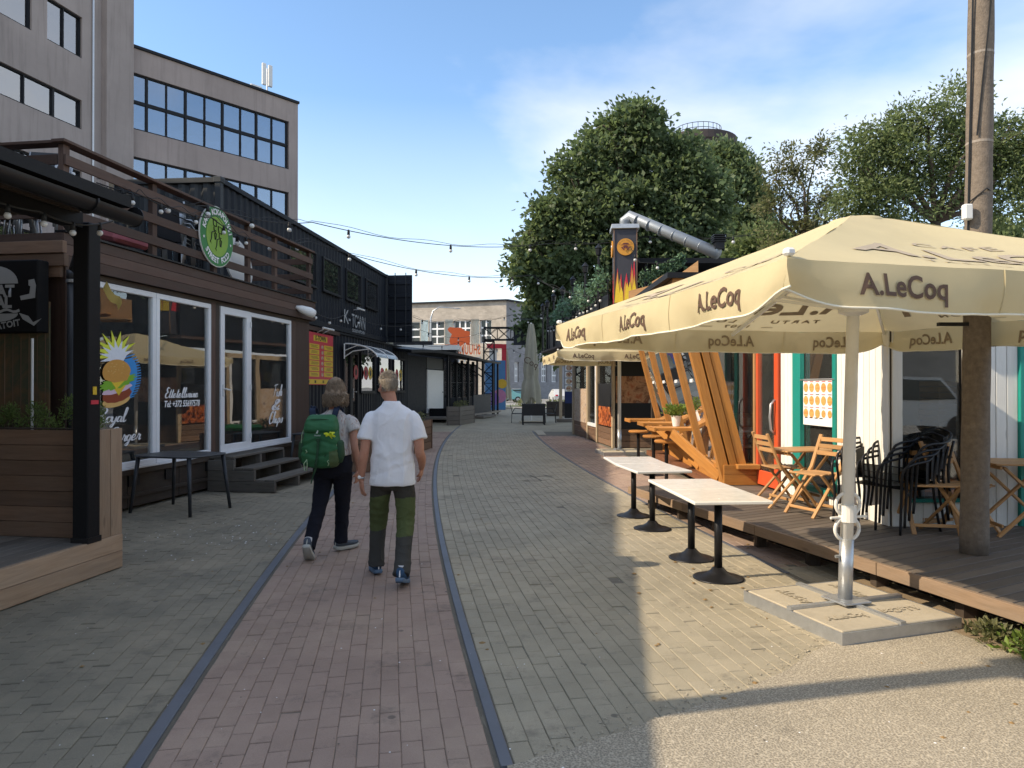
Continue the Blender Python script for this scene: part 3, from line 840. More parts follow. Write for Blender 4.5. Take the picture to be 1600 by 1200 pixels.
# lower skirt
for i in range(6):
    x = L1 * i / 6; bx(rb, 'skirt_panel', (x + L1 / 12, .06, .30), (L1 / 6 - .012, .05, .5), M['dark_board'])
board(rb, 'skirt_board', (0, .015, .53), (L1, .015, .53), .05, .09, M['dark_board'])
board(rb, 'skirt_board', (0, .02, .20), (L1, .02, .20), .04, .05, M['dark_board'])
for px in (212, 268, 330): bx(rb, 'vent', (FR.x(px), .02, .40), (.22, .02, .14), M['black'])
# posts
def post(x0, x1, mat='brown_board', y=.03, z0=0, z1=3.02): board(rb, 'wall_post', ((x0 + x1) / 2, y + .05, z0), ((x0 + x1) / 2, y + .05, z1), .1, x1 - x0, M[mat], (1, 0, 0))
x_a, x_b, x_c = FR.x(247.5), FR.x(333), FR.x(346); x_d, x_e = FR.x(392), FR.x(457.5)
post(x_b, x_b + (x_c - x_b) * .5); post(x_b + (x_c - x_b) * .5, x_c - .004, 'dark_board'); post(x_e, x_e + .2, 'brown_board'); post(x_e + .2, L1, 'brown_board'); post(-.02, .12)
# fascia: three boards, cap
for k, z in enumerate((3.115, 3.245, 3.375)): board(rb, 'fascia_board', (-.1, -.05, z), (L1 + .08, -.05, z), .04, .126, M['brown_board'])
bx(rb, 'drip_edge', (L1 / 2, -.03, 3.455), (L1 + .22, .14, .022), M['black_metal'])
bx(rb, 'lintel', (L1 / 2, .1, 3.02), (L1, .14, .065), M['dark_board'])
for k, z in enumerate((3.115, 3.245, 3.375)):
    board(rb, 'fascia_board', (-.085, -.05, z), (-.085, 4.6, z), .04, .126, M['brown_board']); board(rb, 'fascia_board', (L1 + .1, 0, z), (L1 + .1, 4.6, z), .04, .126, M['brown_board'])
bx(rb, 'terrace_floor', (L1 / 2, 2.4, 3.36), (L1 - .02, 4.7, .12), M['dark_board'])
bx(rb, 'rear_wall', (L1 / 2, 4.62, 1.65), (L1, .12, 3.3), M['dark_board']); bx(rb, 'end_wall', (L1 - .05, 2.38, 1.65), (.1, 4.3, 3.28), M['dark_board']); bx(rb, 'end_wall', (.05, 2.38, 1.65), (.1, 4.3, 3.28), M['dark_board'])
bx(rb, 'shop_floor', (L1 / 2, 2.3, .52), (L1 - .22, 4.4, .05), M['interior'])
# windows
def win(parent, name, xa, xb, za, zb, fw=.075, mat='white_frame', gl='shop_glass', y=.03, dep=.07):
    m = MB()
    m.box(((xa + xb) / 2, y + dep / 2, za + fw / 2), (xb - xa, dep, fw), None, .006); m.box(((xa + xb) / 2, y + dep / 2, zb - fw / 2), (xb - xa, dep, fw), None, .006)
    for x in (xa + fw / 2, xb - fw / 2): m.box((x, y + dep / 2 - .001, (za + zb) / 2), (fw, dep, zb - za - 2 * fw + .004), None, .006)
    m.box(((xa + xb) / 2, y - .012, za - .012), (xb - xa, .07, .02))
    w = m.build(name, M[mat], parent)
    bx(w, 'pane', ((xa + xb) / 2, y + dep * .55, (za + zb) / 2), (xb - xa - 2 * fw + .01, .008, zb - za - 2 * fw + .01), M[gl])
    return w
win(rb, 'window', .13, x_a - .004, zwb, zwt); win(rb, 'window', x_a + .004, x_b - .004, zwb, zwt)
win(rb, 'window', x_d + .004, x_e - .004, zwb, zwt, .075)
dr = win(rb, 'door', x_c, x_d - .004, zwb, zwt, .12, 'white_frame', 'shop_glass', .01, .08)
xh = x_c + .06; m = MB(); m.tube([(xh, -.0, 1.62), (xh, -.05, 1.62), (xh + .12, -.055, 1.60)], .013, 8); m.box((xh, .0, 1.60), (.03, .02, .2)); m.build('handle', M['white_plastic'], dr)
for z in (2.75, 1.65, .8): MB().tube([(x_d - .01, -.005, z - .05), (x_d - .01, -.005, z + .05)], .016, 8).build('hinge', M['white_plastic'], dr)
# inside: counter with slats, back wall, menu boards
xc0, xc1 = .35, x_b - .5
ct = bx(rb, 'counter', ((xc0 + xc1) / 2, 1.45, 1.0), (xc1 - xc0, .55, .9), M['interior'])
for i in range(6): board(ct, 'slat', (xc0, 1.16, .62 + i * .13), (xc1, 1.16, .62 + i * .13), .03, .105, M['interior_wood'])
board(ct, 'counter_top', (xc0 - .05, 1.42, 1.48), (xc1 + .05, 1.42, 1.48), .62, .04, M['interior_wood'])
for i in range(24): board(rb, 'inner_board', (.15 + i * .27, 3.2, .55), (.15 + i * .27, 3.2, 3.2), .025, .255, M['larch'], (1, 0, 0))
bx(rb, 'beam', (L1 / 2, 2.6, 2.35), (L1 - .3, .12, .14), M['orange_wood']); bx(rb, 'dark_wall', (L1 / 2 + .2, 2.9, 1.1), (L1 - .8, .1, 1.1), M['black'])
M['menu_dark'] = photo('menu_dark', [(.01, .01, .01), (.02, .02, .02), (.25, .22, .15), (.03, .03, .03), (.5, .4, .25)], 14)
M['menu_food'] = photo('menu_food', [(.02, .02, .02), (.35, .2, .08), (.6, .5, .35), (.3, .06, .03), (.1, .2, .05)], 16)
xm = FR.x(290)
bx(rb, 'menu_board', (xm + .1, 1.9, 2.05), (1.6, .03, .75), M['menu_dark']); bx(rb, 'menu_board', (xm + .1, 1.88, 2.33), (1.5, .03, .16), M['menu_food'])
bx(rb, 'price_note', (FR.x(229) , .095, 2.33), (.28, .004, .62), plain('note_green', (.40, .46, .18), .6))
bx(rb, 'neon_open_sign', (FR.x(291), .30, 2.72), (.46, .03, .28), plain('neon_sign', (.30, .33, .40), .4))
bx(rb, 'menu_board', (FR.x(398) + .12, .25, 2.42), (.36, .012, .52), M['black'])
text(rb, 'lettering', 'KUI\nAJUKAP\nTANUD', Matrix.Translation((FR.x(398) + .12, .242, 2.52)), .11, M['print_white'], bold=.004)
text(rb, 'lettering', 'SULLE!', Matrix.Translation((FR.x(398) + .12, .242, 2.23)), .10, plain('print_lime', (.45, .5, .05), .5), bold=.004)
# stickers on the glass: lettering and the burger emblem
GY = .058
def sticker(txt, px0, px1, py, size, shear=.32, bold=.006, sp=.82):
    xa, xb = FR.x(px0), FR.x(px1); z = FR.z((px0 + px1) / 2, py)
    text(rb, 'lettering', txt, Matrix.Translation(((xa + xb) / 2, GY, z)), size, M['print_white'], shear, sp, bold, xb - xa)
# brush-script lettering drawn as pen strokes
SC = {'R': [[(.0, 0), (.22, .75), (.30, 1.05)], [(.05, .78), (.18, 1.0), (.5, 1.1), (.62, .92), (.45, .66), (.2, .52)], [(.25, .54), (.42, .3), (.55, .06), (.7, .02)]],
      'o': [[(.34, .42), (.12, .4), (.03, .16), (.12, .02), (.3, .06), (.38, .28), (.34, .42), (.46, .36)]],
      'y': [[(.05, .45), (.02, .14), (.12, .03), (.28, .18), (.37, .45)], [(.37, .45), (.26, .0), (.08, -.34), (-.06, -.30), (.1, -.12), (.44, .12)]],
      'a': [[(.34, .40), (.14, .42), (.02, .16), (.1, .02), (.24, .12), (.36, .42)], [(.36, .42), (.30, .1), (.38, .01), (.48, .12)]],
      'l': [[(.0, .08), (.2, .5), (.32, 1.0), (.22, 1.08), (.12, .6), (.08, .08), (.18, .0), (.32, .14)]],
      'B': [[(.0, 0), (.2, .7), (.28, 1.02)], [(.0, .74), (.14, 1.02), (.48, 1.1), (.55, .88), (.4, .66), (.2, .58)], [(.25, .58), (.5, .48), (.48, .16), (.24, -.02), (.02, .08)]],
      'u': [[(.06, .44), (.0, .14), (.08, .01), (.22, .14), (.34, .44)], [(.34, .44), (.28, .12), (.36, .01), (.48, .14)]],
      'r': [[(.0, .04), (.12, .36), (.16, .50), (.2, .38), (.32, .38), (.26, .12), (.32, .0), (.44, .12)]],
      'g': [[(.32, .40), (.12, .42), (.01, .16), (.1, .02), (.24, .14), (.36, .42)], [(.36, .42), (.22, -.08), (.06, -.36), (-.08, -.30), (.1, -.12), (.46, .12)]],
      'e': [[(.02, .16), (.26, .24), (.30, .40), (.16, .44), (.02, .22), (.08, .02), (.24, .03), (.40, .16)]],
      'E': [[(.52, .98), (.30, 1.1), (.14, .9), (.26, .62), (.38, .58)], [(.30, .58), (.06, .42), (.02, .14), (.18, -.02), (.42, .08), (.54, .24)]],
      't': [[(.22, .92), (.08, .2), (.14, .01), (.3, .12)], [(.02, .6), (.34, .66)]],
      'i': [[(.1, .44), (.04, .12), (.1, .01), (.24, .14)], [(.15, .62), (.16, .66)]],
      'm': [[(.0, .02), (.12, .44), (.06, .02), (.24, .42), (.28, .36), (.2, .02), (.38, .42), (.42, .34), (.36, .06), (.42, .0), (.54, .14)]],
      'n': [[(.0, .02), (.12, .44), (.06, .02), (.26, .43), (.3, .34), (.24, .06), (.3, .0), (.42, .14)]],
      'F': [[(.06, .0), (.2, .6), (.26, 1.0)], [(.02, .92), (.2, 1.02), (.62, 1.08)], [(.1, .54), (.42, .58)]],
      's': [[(.0, .06), (.22, .44), (.26, .2), (.14, .0), (.02, .08)], [(.24, .06), (.36, .14)]],
      'h': [[(.0, .06), (.2, .6), (.28, 1.0), (.18, 1.0), (.1, .5), (.02, .02)], [(.06, .24), (.24, .44), (.28, .3), (.24, .04), (.4, .12)]],
      'C': [[(.5, .88), (.38, 1.08), (.14, .8), (.02, .3), (.14, .0), (.36, .06), (.5, .24)]],
      'p': [[(.14, .46), (.0, -.36)], [(.08, .1), (.22, .44), (.36, .3), (.26, .04), (.1, .04)], [(.3, .08), (.46, .16)]],
      '&': [[(.56, .12), (.4, .0), (.16, .5), (.18, .96), (.36, 1.02), (.38, .78), (.08, .38), (.04, .1), (.2, -.02), (.42, .2), (.52, .46)]]}
SW = {'m': .56, 'R': .66, 'B': .56, 'E': .5, 'i': .24, 'l': .3, 't': .3, 'F': .5, 'C': .5, 's': .36, 'h': .4, 'r': .42, 'p': .46}
def script(parent, word, x, z, w, h, y, mat, pen=.055):
    tot = sum(SW.get(c, .44) for c in word); k = w / tot; m = MB(); cx = x
    for ch in word:
        for st in SC[ch]:
            P = [Vector((a, b, 0)) for a, b in st]; Q = []
            for i in range(len(P) - 1):
                p0, p1, p2, p3 = P[max(i - 1, 0)], P[i], P[i + 1], P[min(i + 2, len(P) - 1)]
                for j in range(5):
                    t = j / 5; Q.append(.5 * ((2 * p1) + (p2 - p0) * t + (2 * p0 - 5 * p1 + 4 * p2 - p3) * t * t + (3 * p1 - p0 - 3 * p2 + p3) * t ** 3))
            Q.append(P[-1]); b = len(m.v)
            for i, q in enumerate(Q):
                tg = Q[min(i + 1, len(Q) - 1)] - Q[max(i - 1, 0)]; dn = max(0.0, -tg.y / (tg.length + 1e-6))
                ww = pen * (.55 + .75 * dn) * min(1, .4 + i / 3, .4 + (len(Q) - 1 - i) / 3); nn = Vector((-tg.y, tg.x, 0)).normalized() * ww
                for sg in (1, -1):
                    r = q + nn * sg; m.v.append((cx + (r.x + .18 * r.y) * k, y, z + r.y * h))
            for i in range(len(Q) - 1): m.face((b + 2 * i, b + 2 * i + 1, b + 2 * i + 3, b + 2 * i + 2))
        cx += SW.get(ch, .44) * k
    return m.build('lettering', mat, parent)
def script_px(word, px0, px1, pyb, hpx, pen=.06):
    xa, xb = FR.x(px0), FR.x(px1); z = FR.z((px0 + px1) / 2, pyb); d = FR.d((px0 + px1) / 2)[1]
    script(rb, word, xa, z, xb - xa, hpx / FPX * d, GY, M['print_white'], pen)
script_px('Royal', 158, 203, 660, 20); script_px('Burger', 178, 226, 689, 20); script_px('Ettetellimine', 264, 315, 621, 14, .07)
sticker('Tel: +372 55697578', 262, 317, 631, .13, .25, .003, .95)
script_px('Fish', 432, 445, 619, 17, .07); script_px('&', 430, 438, 640, 15, .09); script_px('Chips', 425, 446, 661, 17, .07)
EX, EZ = FR.x(192), FR.z(192, 592); ES = FR.d(192)[1] / FPX        # burger emblem: metres per photo pixel
KX = (FR.x(215) - FR.x(170)) / 45
def em(poly, mat, lay):
    m = MB(); m.poly([(EX + x * KX, GY - .0012 * lay, EZ - y * ES) for x, y in poly]); return m.build('emblem', mat, rb)
def ell(cx, cy, a, b, rot=0, n=28, t0=0, t1=360, wob=0, wn=7):
    o = []
    for i in range(n + (0 if t1 - t0 == 360 else 1)):
        t = R(t0 + (t1 - t0) * i / n); k = 1 + wob * math.sin(wn * t)
        x, y = a * math.cos(t) * k, b * math.sin(t) * k; o.append((cx + x * math.cos(rot) - y * math.sin(rot), cy + x * math.sin(rot) + y * math.cos(rot)))
    return o
def star(cx, cy, r0, r1, n, t0, t1):
    o = []
    for i in range(2 * n + 1):
        t = R(t0 + (t1 - t0) * i / (2 * n)); r = r1 if i % 2 else r0; o.append((cx + r * math.cos(t), cy + r * math.sin(t)))
    return o
EM = {k: plain('emblem_' + k, c, .5, 0, .12, 30) for k, c in dict(blue=(.03, .26, .62), lime=(.62, .66, .05), white=(.75, .78, .82), bun=(.62, .30, .06), bun2=(.70, .42, .14), green=(.20, .45, .03), cheese=(.80, .55, .04), patty=(.30, .055, .02), red=(.5, .06, .03), onion=(.70, .50, .60)).items()}
for i in range(17):
    y = -34 + i * 4.2; w = math.sqrt(max(0, 1 - ((i - 8) / 9.2) ** 2)) * 22
    em([(8, y - 1.2), (14 + w, y - 7), (14 + w, y - 5.3), (8, y + 1.2)], EM['blue'], 1)
em(ell(12, 2, 16, 36, .2), EM['blue'], 2)
em(star(-4, -40, 17, 36, 8, 150, 340) + [(0, -20)], EM['lime'], 3); em(star(-2, -34, 14, 28, 8, 150, 345) + [(0, -16)], EM['white'], 4)
em(ell(-4, 34, 22, 9, -.28), EM['bun2'], 5); em(ell(-3, 25, 23, 11, -.28, 40, wob=.03, wn=11), EM['patty'], 6)
em(ell(-3, 16, 24, 6, -.30, wob=.04), EM['onion'], 7); em([(-14, 8), (14, 4), (-1, 26)], EM['cheese'], 8)
em(ell(-2, 5, 29, 9, -.35, 60, wob=.12, wn=13), EM['green'], 9); em([(-16, 0), (16, -6), (-5, 16)], EM['cheese'], 10)
em(ell(-4, -10, 22, 20, -.25, 30, 175, 365) + [(12, 2), (-8, 6), (-22, 2)], EM['bun'], 11)
for _ in range(18): em(ell(-6 + random.uniform(-12, 12), -16 + random.uniform(-8, 8), 1.2, .7, random.random() * 3, 6), EM['bun2'], 12)
# terrace railing
zr = ZT + .02
rails = [(4.30, .12), (3.98, .12), (3.68, .12)]
posts = [0.0, FR.x(240), FR.x(335), FR.x(388), FR.x(430), L1 - .05]
for i, x in enumerate(posts): board(rb, 'railing_post', (x, .02, zr), (x, .02, 4.48), .07, .1, M['brown_board'], (1, 0, 0))
for z, w in rails: board(rb, 'rail_board', (-.05, -.035, z), (L1, -.035, z), .028, w, M['brown_board'])
board(rb, 'handrail', (-.12, .0, 4.505), (L1 + .02, .0, 4.505), .17, .035, M['brown_board'])
for y in (1.5, 3.0, 4.4): board(rb, 'railing_post', (-.0, y, zr), (-.0, y, 4.48), .07, .1, M['brown_board'], (0, 1, 0))
for z, w in rails: board(rb, 'rail_board', (-.055, .06, z), (-.055, 4.6, z), .028, w, M['brown_board'])
board(rb, 'handrail', (0, .09, 4.506), (0, 4.6, 4.506), .17, .034, M['brown_board'])
for z, w in rails: board(rb, 'rail_board', (L1 - .03, .06, z), (L1 - .03, 4.6, z), .028, w, M['brown_board'])
# round sign
def round_sign():
    xs, zs = FR.x(331), FR.z(331, 370); Mx = Matrix.Translation((xs, -.09, zs))
    t = thing('round_sign', 'round green street food sign hung on the terrace railing', 'sign', FR.o, FR.rz)
    r = .47
    def disc(name, rr, y, mat, n=40, y2=None):
        m = MB(); m.prism([(rr * math.cos(2 * math.pi * i / n), rr * math.sin(2 * math.pi * i / n)) for i in range(n)], Mx @ Matrix.Translation((0, y, 0)), .03 if y2 is None else y2); return m.build(name, mat, t)
    disc('sign_plate', r, 0, plain('sign_green', (.035, .20, .055), .45)); disc('rim', r + .012, .006, M['white_paint'], 40, .02)
    disc('center_disc', .315, -.004, plain('sign_lime', (.22, .38, .05), .5), 40, .003)
    arc_text(t, 'lettering', 'KAKS KOKAPOISSI', Mx, .385, R(168), R(12), .125, M['print_white'], True, .007, .004); arc_text(t, 'lettering', 'STREET FOOD', Mx, .385, R(215), R(325), .125, M['print_white'], False, .007, .004)
    for a in (190, 350): m = MB(); m.poly([(Mx @ Vector((.39 * math.cos(R(a)) + .03 * (1 if k % 2 == 0 else .45) * math.sin(k * math.pi / 5), -.007, .39 * math.sin(R(a)) + .03 * (1 if k % 2 == 0 else .45) * math.cos(k * math.pi / 5)))) for k in range(10)]); m.build('star', M['print_white'], t)
    m = MB()                                                 # two little cooks drawn in black line
    for ox, oz in ((-.08, .06), (.07, -.03)):
        for pts in ([(-.04, .10), (-.06, .2), (.05, .19), (.04, .09), (-.04, .10)], [(-.03, .08), (-.03, .03), (.03, .02)], [(-.09, -.02), (-.02, .01), (.04, -.03), (.02, -.12)], [(-.09, -.02), (-.1, -.12)], [(-.1, -.12), (-.13, -.17), (-.1, -.21), (-.07, -.17), (-.1, -.12)], [(-.01, -.02), (.0, -.12)]):
            m.tube([Mx @ Vector((ox + a, -.009, oz + b)) for a, b in pts], .008, 4)
    m.build('emblem', M['black'], t)
round_sign()
# things on the terrace
def stack_chairs(loc, rz, label, n=4):
    t = thing('stacking_chairs', label, 'chair stack', loc, rz, 'grey stacked chairs on the roof terrace')
    for k in range(n):
        dz, dx = k * .07, k * .055
        m = MB()
        for y in (-.22, .22):
            m.tube([(.25 + dx, y, dz), (.2 + dx, y, .42 + dz), (-.2 + dx, y, .42 + dz), (-.3 + dx, y, .9 + dz)], .014, 6); m.tube([(-.25 + dx, y, dz), (-.2 + dx, y, .42 + dz)], .014, 6)
            m.tube([(.2 + dx, y * 1.1, .42 + dz), (.16 + dx, y * 1.15, .62 + dz), (-.05 + dx, y * 1.15, .66 + dz), (-.26 + dx, y * 1.05, .62 + dz)], .016, 6)
        c = m.build('chair_frame', M['galv'], t, True)
        m = MB(); m.box((dx, 0, .43 + dz), (.42, .42, .02)); m.bar((-.2 + dx, 0, .46 + dz), (-.3 + dx, 0, .9 + dz), .42, .02, (1, 0, 0)); m.build('mesh_seat', M['anthracite'], c)
def rp(px, py, off, z): x = FR.x(px, off); v = FR.o + FR.e * x + FR.n * off; return Vector((v.x, v.y, z))
stack_chairs(rp(268, 0, .55, 3.44), FR.rz + R(15), 'stack of grey metal chairs on the terrace behind the round sign', 4)
stack_chairs(rp(75, 0, .9, 3.44), FR.rz + R(200), 'stack of grey chairs at the near corner of the terrace', 6)
stack_chairs(rp(20, 0, 1.5, 3.44), FR.rz + R(170), 'stack of grey chairs leaning at the far left of the terrace', 4)
cu = bx(None, 'pink_cushion', (0, 0, 0), (.75, .5, .16), cloth('pink_cloth', (.55, .19, .22), 0, .1), .05); cu.location = rp(185, 0, .5, 3.74); cu.rotation_euler = (R(12), 0, FR.rz)
tag(cu, 'pink seat cushion lying on the roof terrace', 'cushion')
tb = thing('terrace_table', 'low dark table on the roof terrace beside the pink cushion', 'table', rp(228, 0, .75, 3.43), FR.rz)
bx(tb, 'table_top', (0, 0, .46), (.9, .7, .04), M['black_metal'])
for a in (-.4, .4):
    for b in (-.3, .3): bx(tb, 'leg', (a, b, .22), (.04, .04, .44), M['black_metal'])
wd = thing('white_tabletop', 'white round tabletop leaning behind the terrace railing', 'tabletop', rp(380, 0, .32, 3.46), FR.rz)
m = MB(); m.prism([(.46 * math.cos(2 * math.pi * i / 36), .46 + .46 * math.sin(2 * math.pi * i / 36)) for i in range(36)], Matrix.Rotation(R(-10), 4, 'X'), .03); m.build('disc', M['white_paint'], wd)
m = MB(); m.tube([(0, .06, .4), (0, .3, .02)], .02, 8); m.build('stay', M['galv'], wd)
# flood light at the far corner
fl = thing('flood_lamp', 'white flood lamp fixed to the corner of the burger shop', 'lamp', FR.o, FR.rz)
xs, zs = FR.x(474, -.18), 3.2
m = MB(); m.tube([(xs - .12, -.08, zs + .05), (xs - .02, -.14, zs + .02), (xs + .12, -.26, zs - .03), (xs + .2, -.31, zs - .06)], [.03, .075, .1, .085], 10); m.build('lamp_housing', M['white_plastic'], fl, True)
m = MB(); m.tube([(xs - .12, -.0, zs + .04), (xs - .1, -.1, zs + .04)], .02, 6); m.build('bracket', M['white_plastic'], fl)

# steps to the door
st = thing('entrance_steps', 'weathered grey timber steps below the shop door', 'steps', FR.o, FR.rz)
xa, xb = FR.x(322, -.2), FR.x(400, -1.0)
xa, xb = FR.x(345) - .35, FR.x(392) + .42
for i, (yo, z) in enumerate(((-.42, .54), (-.76, .36), (-1.10, .18))):
    for k in range(2): board(st, 'tread_board', (xa, yo + .08 + k * .17 , z), (xb, yo + .08 + k * .17, z), .16, .035, M['step_wood'])
    for x in (xa + .03, (xa + xb) / 2, xb - .03): bx(st, 'riser_support', (x, yo + .16, z / 2 - .01), (.05, .34, z - .02), M['step_wood'])
for k in range(2): board(st, 'tread_board', (xa, -.08 - k * .17 + .02, .54), (xb, -.08 - k * .17 + .02, .54), .16, .035, M['step_wood'])
for k in range(3): board(st, 'side_board', (xa - .015, -.0, .09 + k * .165), (xa - .015, -.44 - .0 - (.34 * (2 - k)), .09 + k * .165), .025, .16, M['step_wood'])

# dark outdoor tables
def dark_table(px, py, w, dp, rz, label):
    p = gnd(px, py); t = thing('dark_table', label, 'table', p, rz, 'dark outdoor tables by the burger shop')
    n = 40; pts = []
    for i in range(n):
        a = 2 * math.pi * i / n; c, s2 = math.cos(a), math.sin(a); k = 5.0
        r = (abs(c) ** k + abs(s2) ** k) ** (-1 / k); pts.append((w / 2 * c * r, dp / 2 * s2 * r))
    m = MB()
    m.v = [(x, y, .75) for x, y in pts] + [(x * .985, y * .985, .757) for x, y in pts] + [(x * .97, y * .97, .735) for x, y in pts]
    for i in range(n):
        j = (i + 1) % n; m.face((i, j, n + j, n + i)); m.face((2 * n + i, 2 * n + j, j, i))
    m.face(range(n, 2 * n)); m.face(list(range(2 * n, 3 * n))[::-1])
    m.build('table_top', M['anthracite'], t)
    for a in (-1, 1):
        for b in (-1, 1): MB().tube([(a * (w / 2 - .09), b * (dp / 2 - .09), .738), (a * (w / 2 - .015), b * (dp / 2 - .03), 0)], [.028, .020], 10).build('leg', M['anthracite'], t, True)
    return t
t2 = dark_table(276, 790, 1.0, .80, R(-18), 'dark grey table with splayed legs under the burger window'); t2.location = (-4.43, 9.52, 0)
pt = FR.o + FR.e * (FR.x(455) - .1) - FR.n * .55
t2 = dark_table(430, 760, .9, .72, FR.rz, 'dark grey table beyond the entrance steps'); t2.location = (pt.x, pt.y, 0)

# ---------------------------------------------------------------- near kiosk on the left
KO = Vector((-3.585, 6.42, 0)); FK = Facade(KO, (.1425, .99))
ks = thing('timber_kiosk', 'timber food kiosk with black gutter roof at the left edge', 'kiosk', KO, FK.rz)
for k in range(2):
    z = .235 - k * .152
    xb2 = .1
    for L in (2.6, 2.4, 3.6): board(ks, 'fascia_board', (xb2 - L + .004, .02, z), (xb2, .02, z), .045, .148, M['larch']); xb2 -= L
    board(ks, 'fascia_board', (.085, .046, z), (.085, 3.6, z), .045, .148, M['larch'])
for i in range(26):
    y = .045 + i * .143 + .07
    board(ks, 'deck_board', (-8.5, y, .297), (.06, y, .297), .138, .03, M['grey_wood'])
for x in (-.5, -1.6, -2.7, -3.8, -4.9): bx(ks, 'foot', (x, .1, .05), (.1, .1, .1), M['dark_board'])
pl_ = bx(ks, 'corner_post', (-.26, .075, 1.69), (.15, .15, 2.76), M['black_paint'], .008)
bx(pl_, 'post_foot', (-.26, .075, .33), (.165, .165, .05), M['black_metal'])
bx(pl_, 'warning_sticker', (-.26, -.003, 1.62), (.045, .004, .07), M['yellow']); bx(pl_, 'red_sticker', (-.26, -.003, 1.52), (.09, .004, .035), M['red'])
# eave, gutter, roof
ey = -.43
ro = bx(ks, 'roof', (-4.75, 1.90, 3.20), (8.7, 4.7, .09), M['black_paint'])
bx(ks, 'eave_beam', (-4.6, .10, 3.08), (8.5, .12, .13), M['black_paint'])
for i in range(12): board(ro, 'soffit_board', (-8.4, ey + .12 + i * .2, 3.135), (-.42, ey + .12 + i * .2, 3.135), .17, .02, M['dark_board'])
m = MB()
pr = [(.085 * math.cos(R(a)), .085 * math.sin(R(a))) for a in range(180, 361, 15)] + [(.092, .02), (.078, .02)] + [(.077 * math.cos(R(a)), .077 * math.sin(R(a))) for a in range(360, 179, -15)]
m.prism([(x, z) for x, z in pr], Matrix(((0, -1, 0, -.36), (1, 0, 0, ey - .02), (0, 0, 1, 3.09), (0, 0, 0, 1))), 8.8); sharp(m.build('gutter', M['black_metal'], ks), 40)
m = MB(); m.tube([(-.36, ey - .02, 3.085), (-.368, ey - .02, 3.085)], .086, 16); m.build('gutter_end', M['black_metal'], ks)
for x in (-.9, -1.8, -3.0): m = MB(); m.tube([(x, ey - .02 + .092 * math.cos(R(a)), 3.085 + .092 * math.sin(R(a))) for a in range(170, 371, 20)], .01, 5); m.build('gutter_bracket', M['black_metal'], ks)
# planter across the end of the deck
pn = thing('timber_planter', 'long timber planter box on the kiosk deck behind the black post', 'planter', KO, FK.rz)
px0, px1 = -.16, .085; PZ0, PZ1 = .315, 1.275
for i in range(7): board(pn, 'front_board', (px0, .06, PZ0 + .068 + i * .1365), (px0, 3.4, PZ0 + .068 + i * .1365), .028, .133, M['larch_dark'])
for i in range(2): board(pn, 'end_board', (px0 + .045 + i * .155, .03, PZ0 - .005), (px0 + .045 + i * .155, .03, PZ1), .03, .148, M['larch'], (1, 0, 0))
bx(pn, 'back_panel', (px1 - .02, 1.8, .8), (.025, 3.4, .9), M['larch_dark']); bx(pn, 'soil', ((px0 + px1) / 2, 1.8, 1.21), (.2, 3.3, .05), M['rail_bed'])
board(pn, 'top_trim', (px0 + .01, .05, PZ1 + .006), (px0 + .01, 3.4, PZ1 + .006), .04, .012, M['dark_board'])
for i, (y, h, w) in enumerate(((.17, .20, .12), (.40, .34, .17), (.78, .22, .17), (1.06, .22, .16), (1.36, .21, .18), (1.7, .2, .2))):
    b = thing('thuja_shrub', ('smallest thuja shrub in the planter next to the black post', 'tall pointed thuja shrub in the planter right of the white stick', 'thuja shrub in the planter just left of the white stick', 'second thuja shrub left of the white stick', 'thuja shrub in the planter at the left edge', 'thuja shrub cut by the left picture edge')[i], 'shrub', KO + FK.e * -.03 + FK.n * y + Vector((0, 0, 1.23)), 0, 'thuja shrubs in the kiosk planter')
    m = MB()
    for k in range(26):
        a = random.random() * 6.28; hh = random.random(); rr = w * (1 - hh * .75) * random.uniform(.3, 1)
        leaves(m, (rr * math.cos(a), rr * math.sin(a), .03 + h * hh), (.05, .05, .06), 26, .026, -1.2, .3, .4)
    m.build('foliage', M['leaf_thuja'], b); MB().tube([(0, 0, 0), (0, 0, h * .7)], [.012, .004], 5).build('stem', M['bark'], b)
m = MB(); m.tube([(0, 0, 0), (0, 0, .86)], .011, 8); wk = m.build('white_stick', M['white_plastic']); wk.location = KO + FK.e * .0 + FK.n * .84 + Vector((0, 0, 1.24)); tag(wk, 'thin white stick standing in the planter before the reed screen', 'stick')
# rear frame of the kiosk: pillar, beams, screen, sign, downpipe
yp = .94
board(ks, 'pillar_board', (.42, yp, .3), (.42, yp, 2.86), .05, .2, M['brown_board'], (0, 1, 0)); board(ks, 'pillar_board', (.43, yp + .18, .3), (.43, yp + .18, 2.86), .05, .15, M['larch_dark'], (0, 1, 0))
for i, (z, y0) in enumerate(((2.78, .86), (2.885, .80), (3.01, .80))): board(ks, 'beam_board', (.38 - .02 * i, y0, z), (.38 - .02 * i, 3.8, z), .06, .118, M['larch_dark'])
bx(ks, 'back_wall', (.55, 2.2, 1.6), (.06, 3.0, 2.4), M['dark_board'])
m = MB(); m.tube([(.36, .72, .3), (.36, .72, 2.72)], .055, 14); m.tube([(.36, .72, 2.70), (.36, .72, 2.78)], .062, 14); m.tube([(.36, .72, 2.75), (.30, .62, 2.9), (.1, .4, 2.98), (-.45, .1, 3.04)], .05, 10); m.build('downpipe', M['anthracite'], ks, True)
MB().tube([(.36, .72, 2.66), (.36, .72, 2.69)], .067, 14).build('pipe_clip', M['galv'], ks)
rs = bx(ks, 'reed_screen', (.30, 1.80, 1.85), (.02, 1.75, 1.25), photo('reed', [(.10, .085, .04), (.17, .10, .05), (.075, .085, .05), (.13, .10, .06)], 3.0, .8, 3))
for i in range(20): MB().tube([(.287, .96 + i * .088, 1.23), (.287, .96 + i * .088, 2.46)], .004, 4).build('cane', M['larch_dark'], rs)
for i in range(60): pass
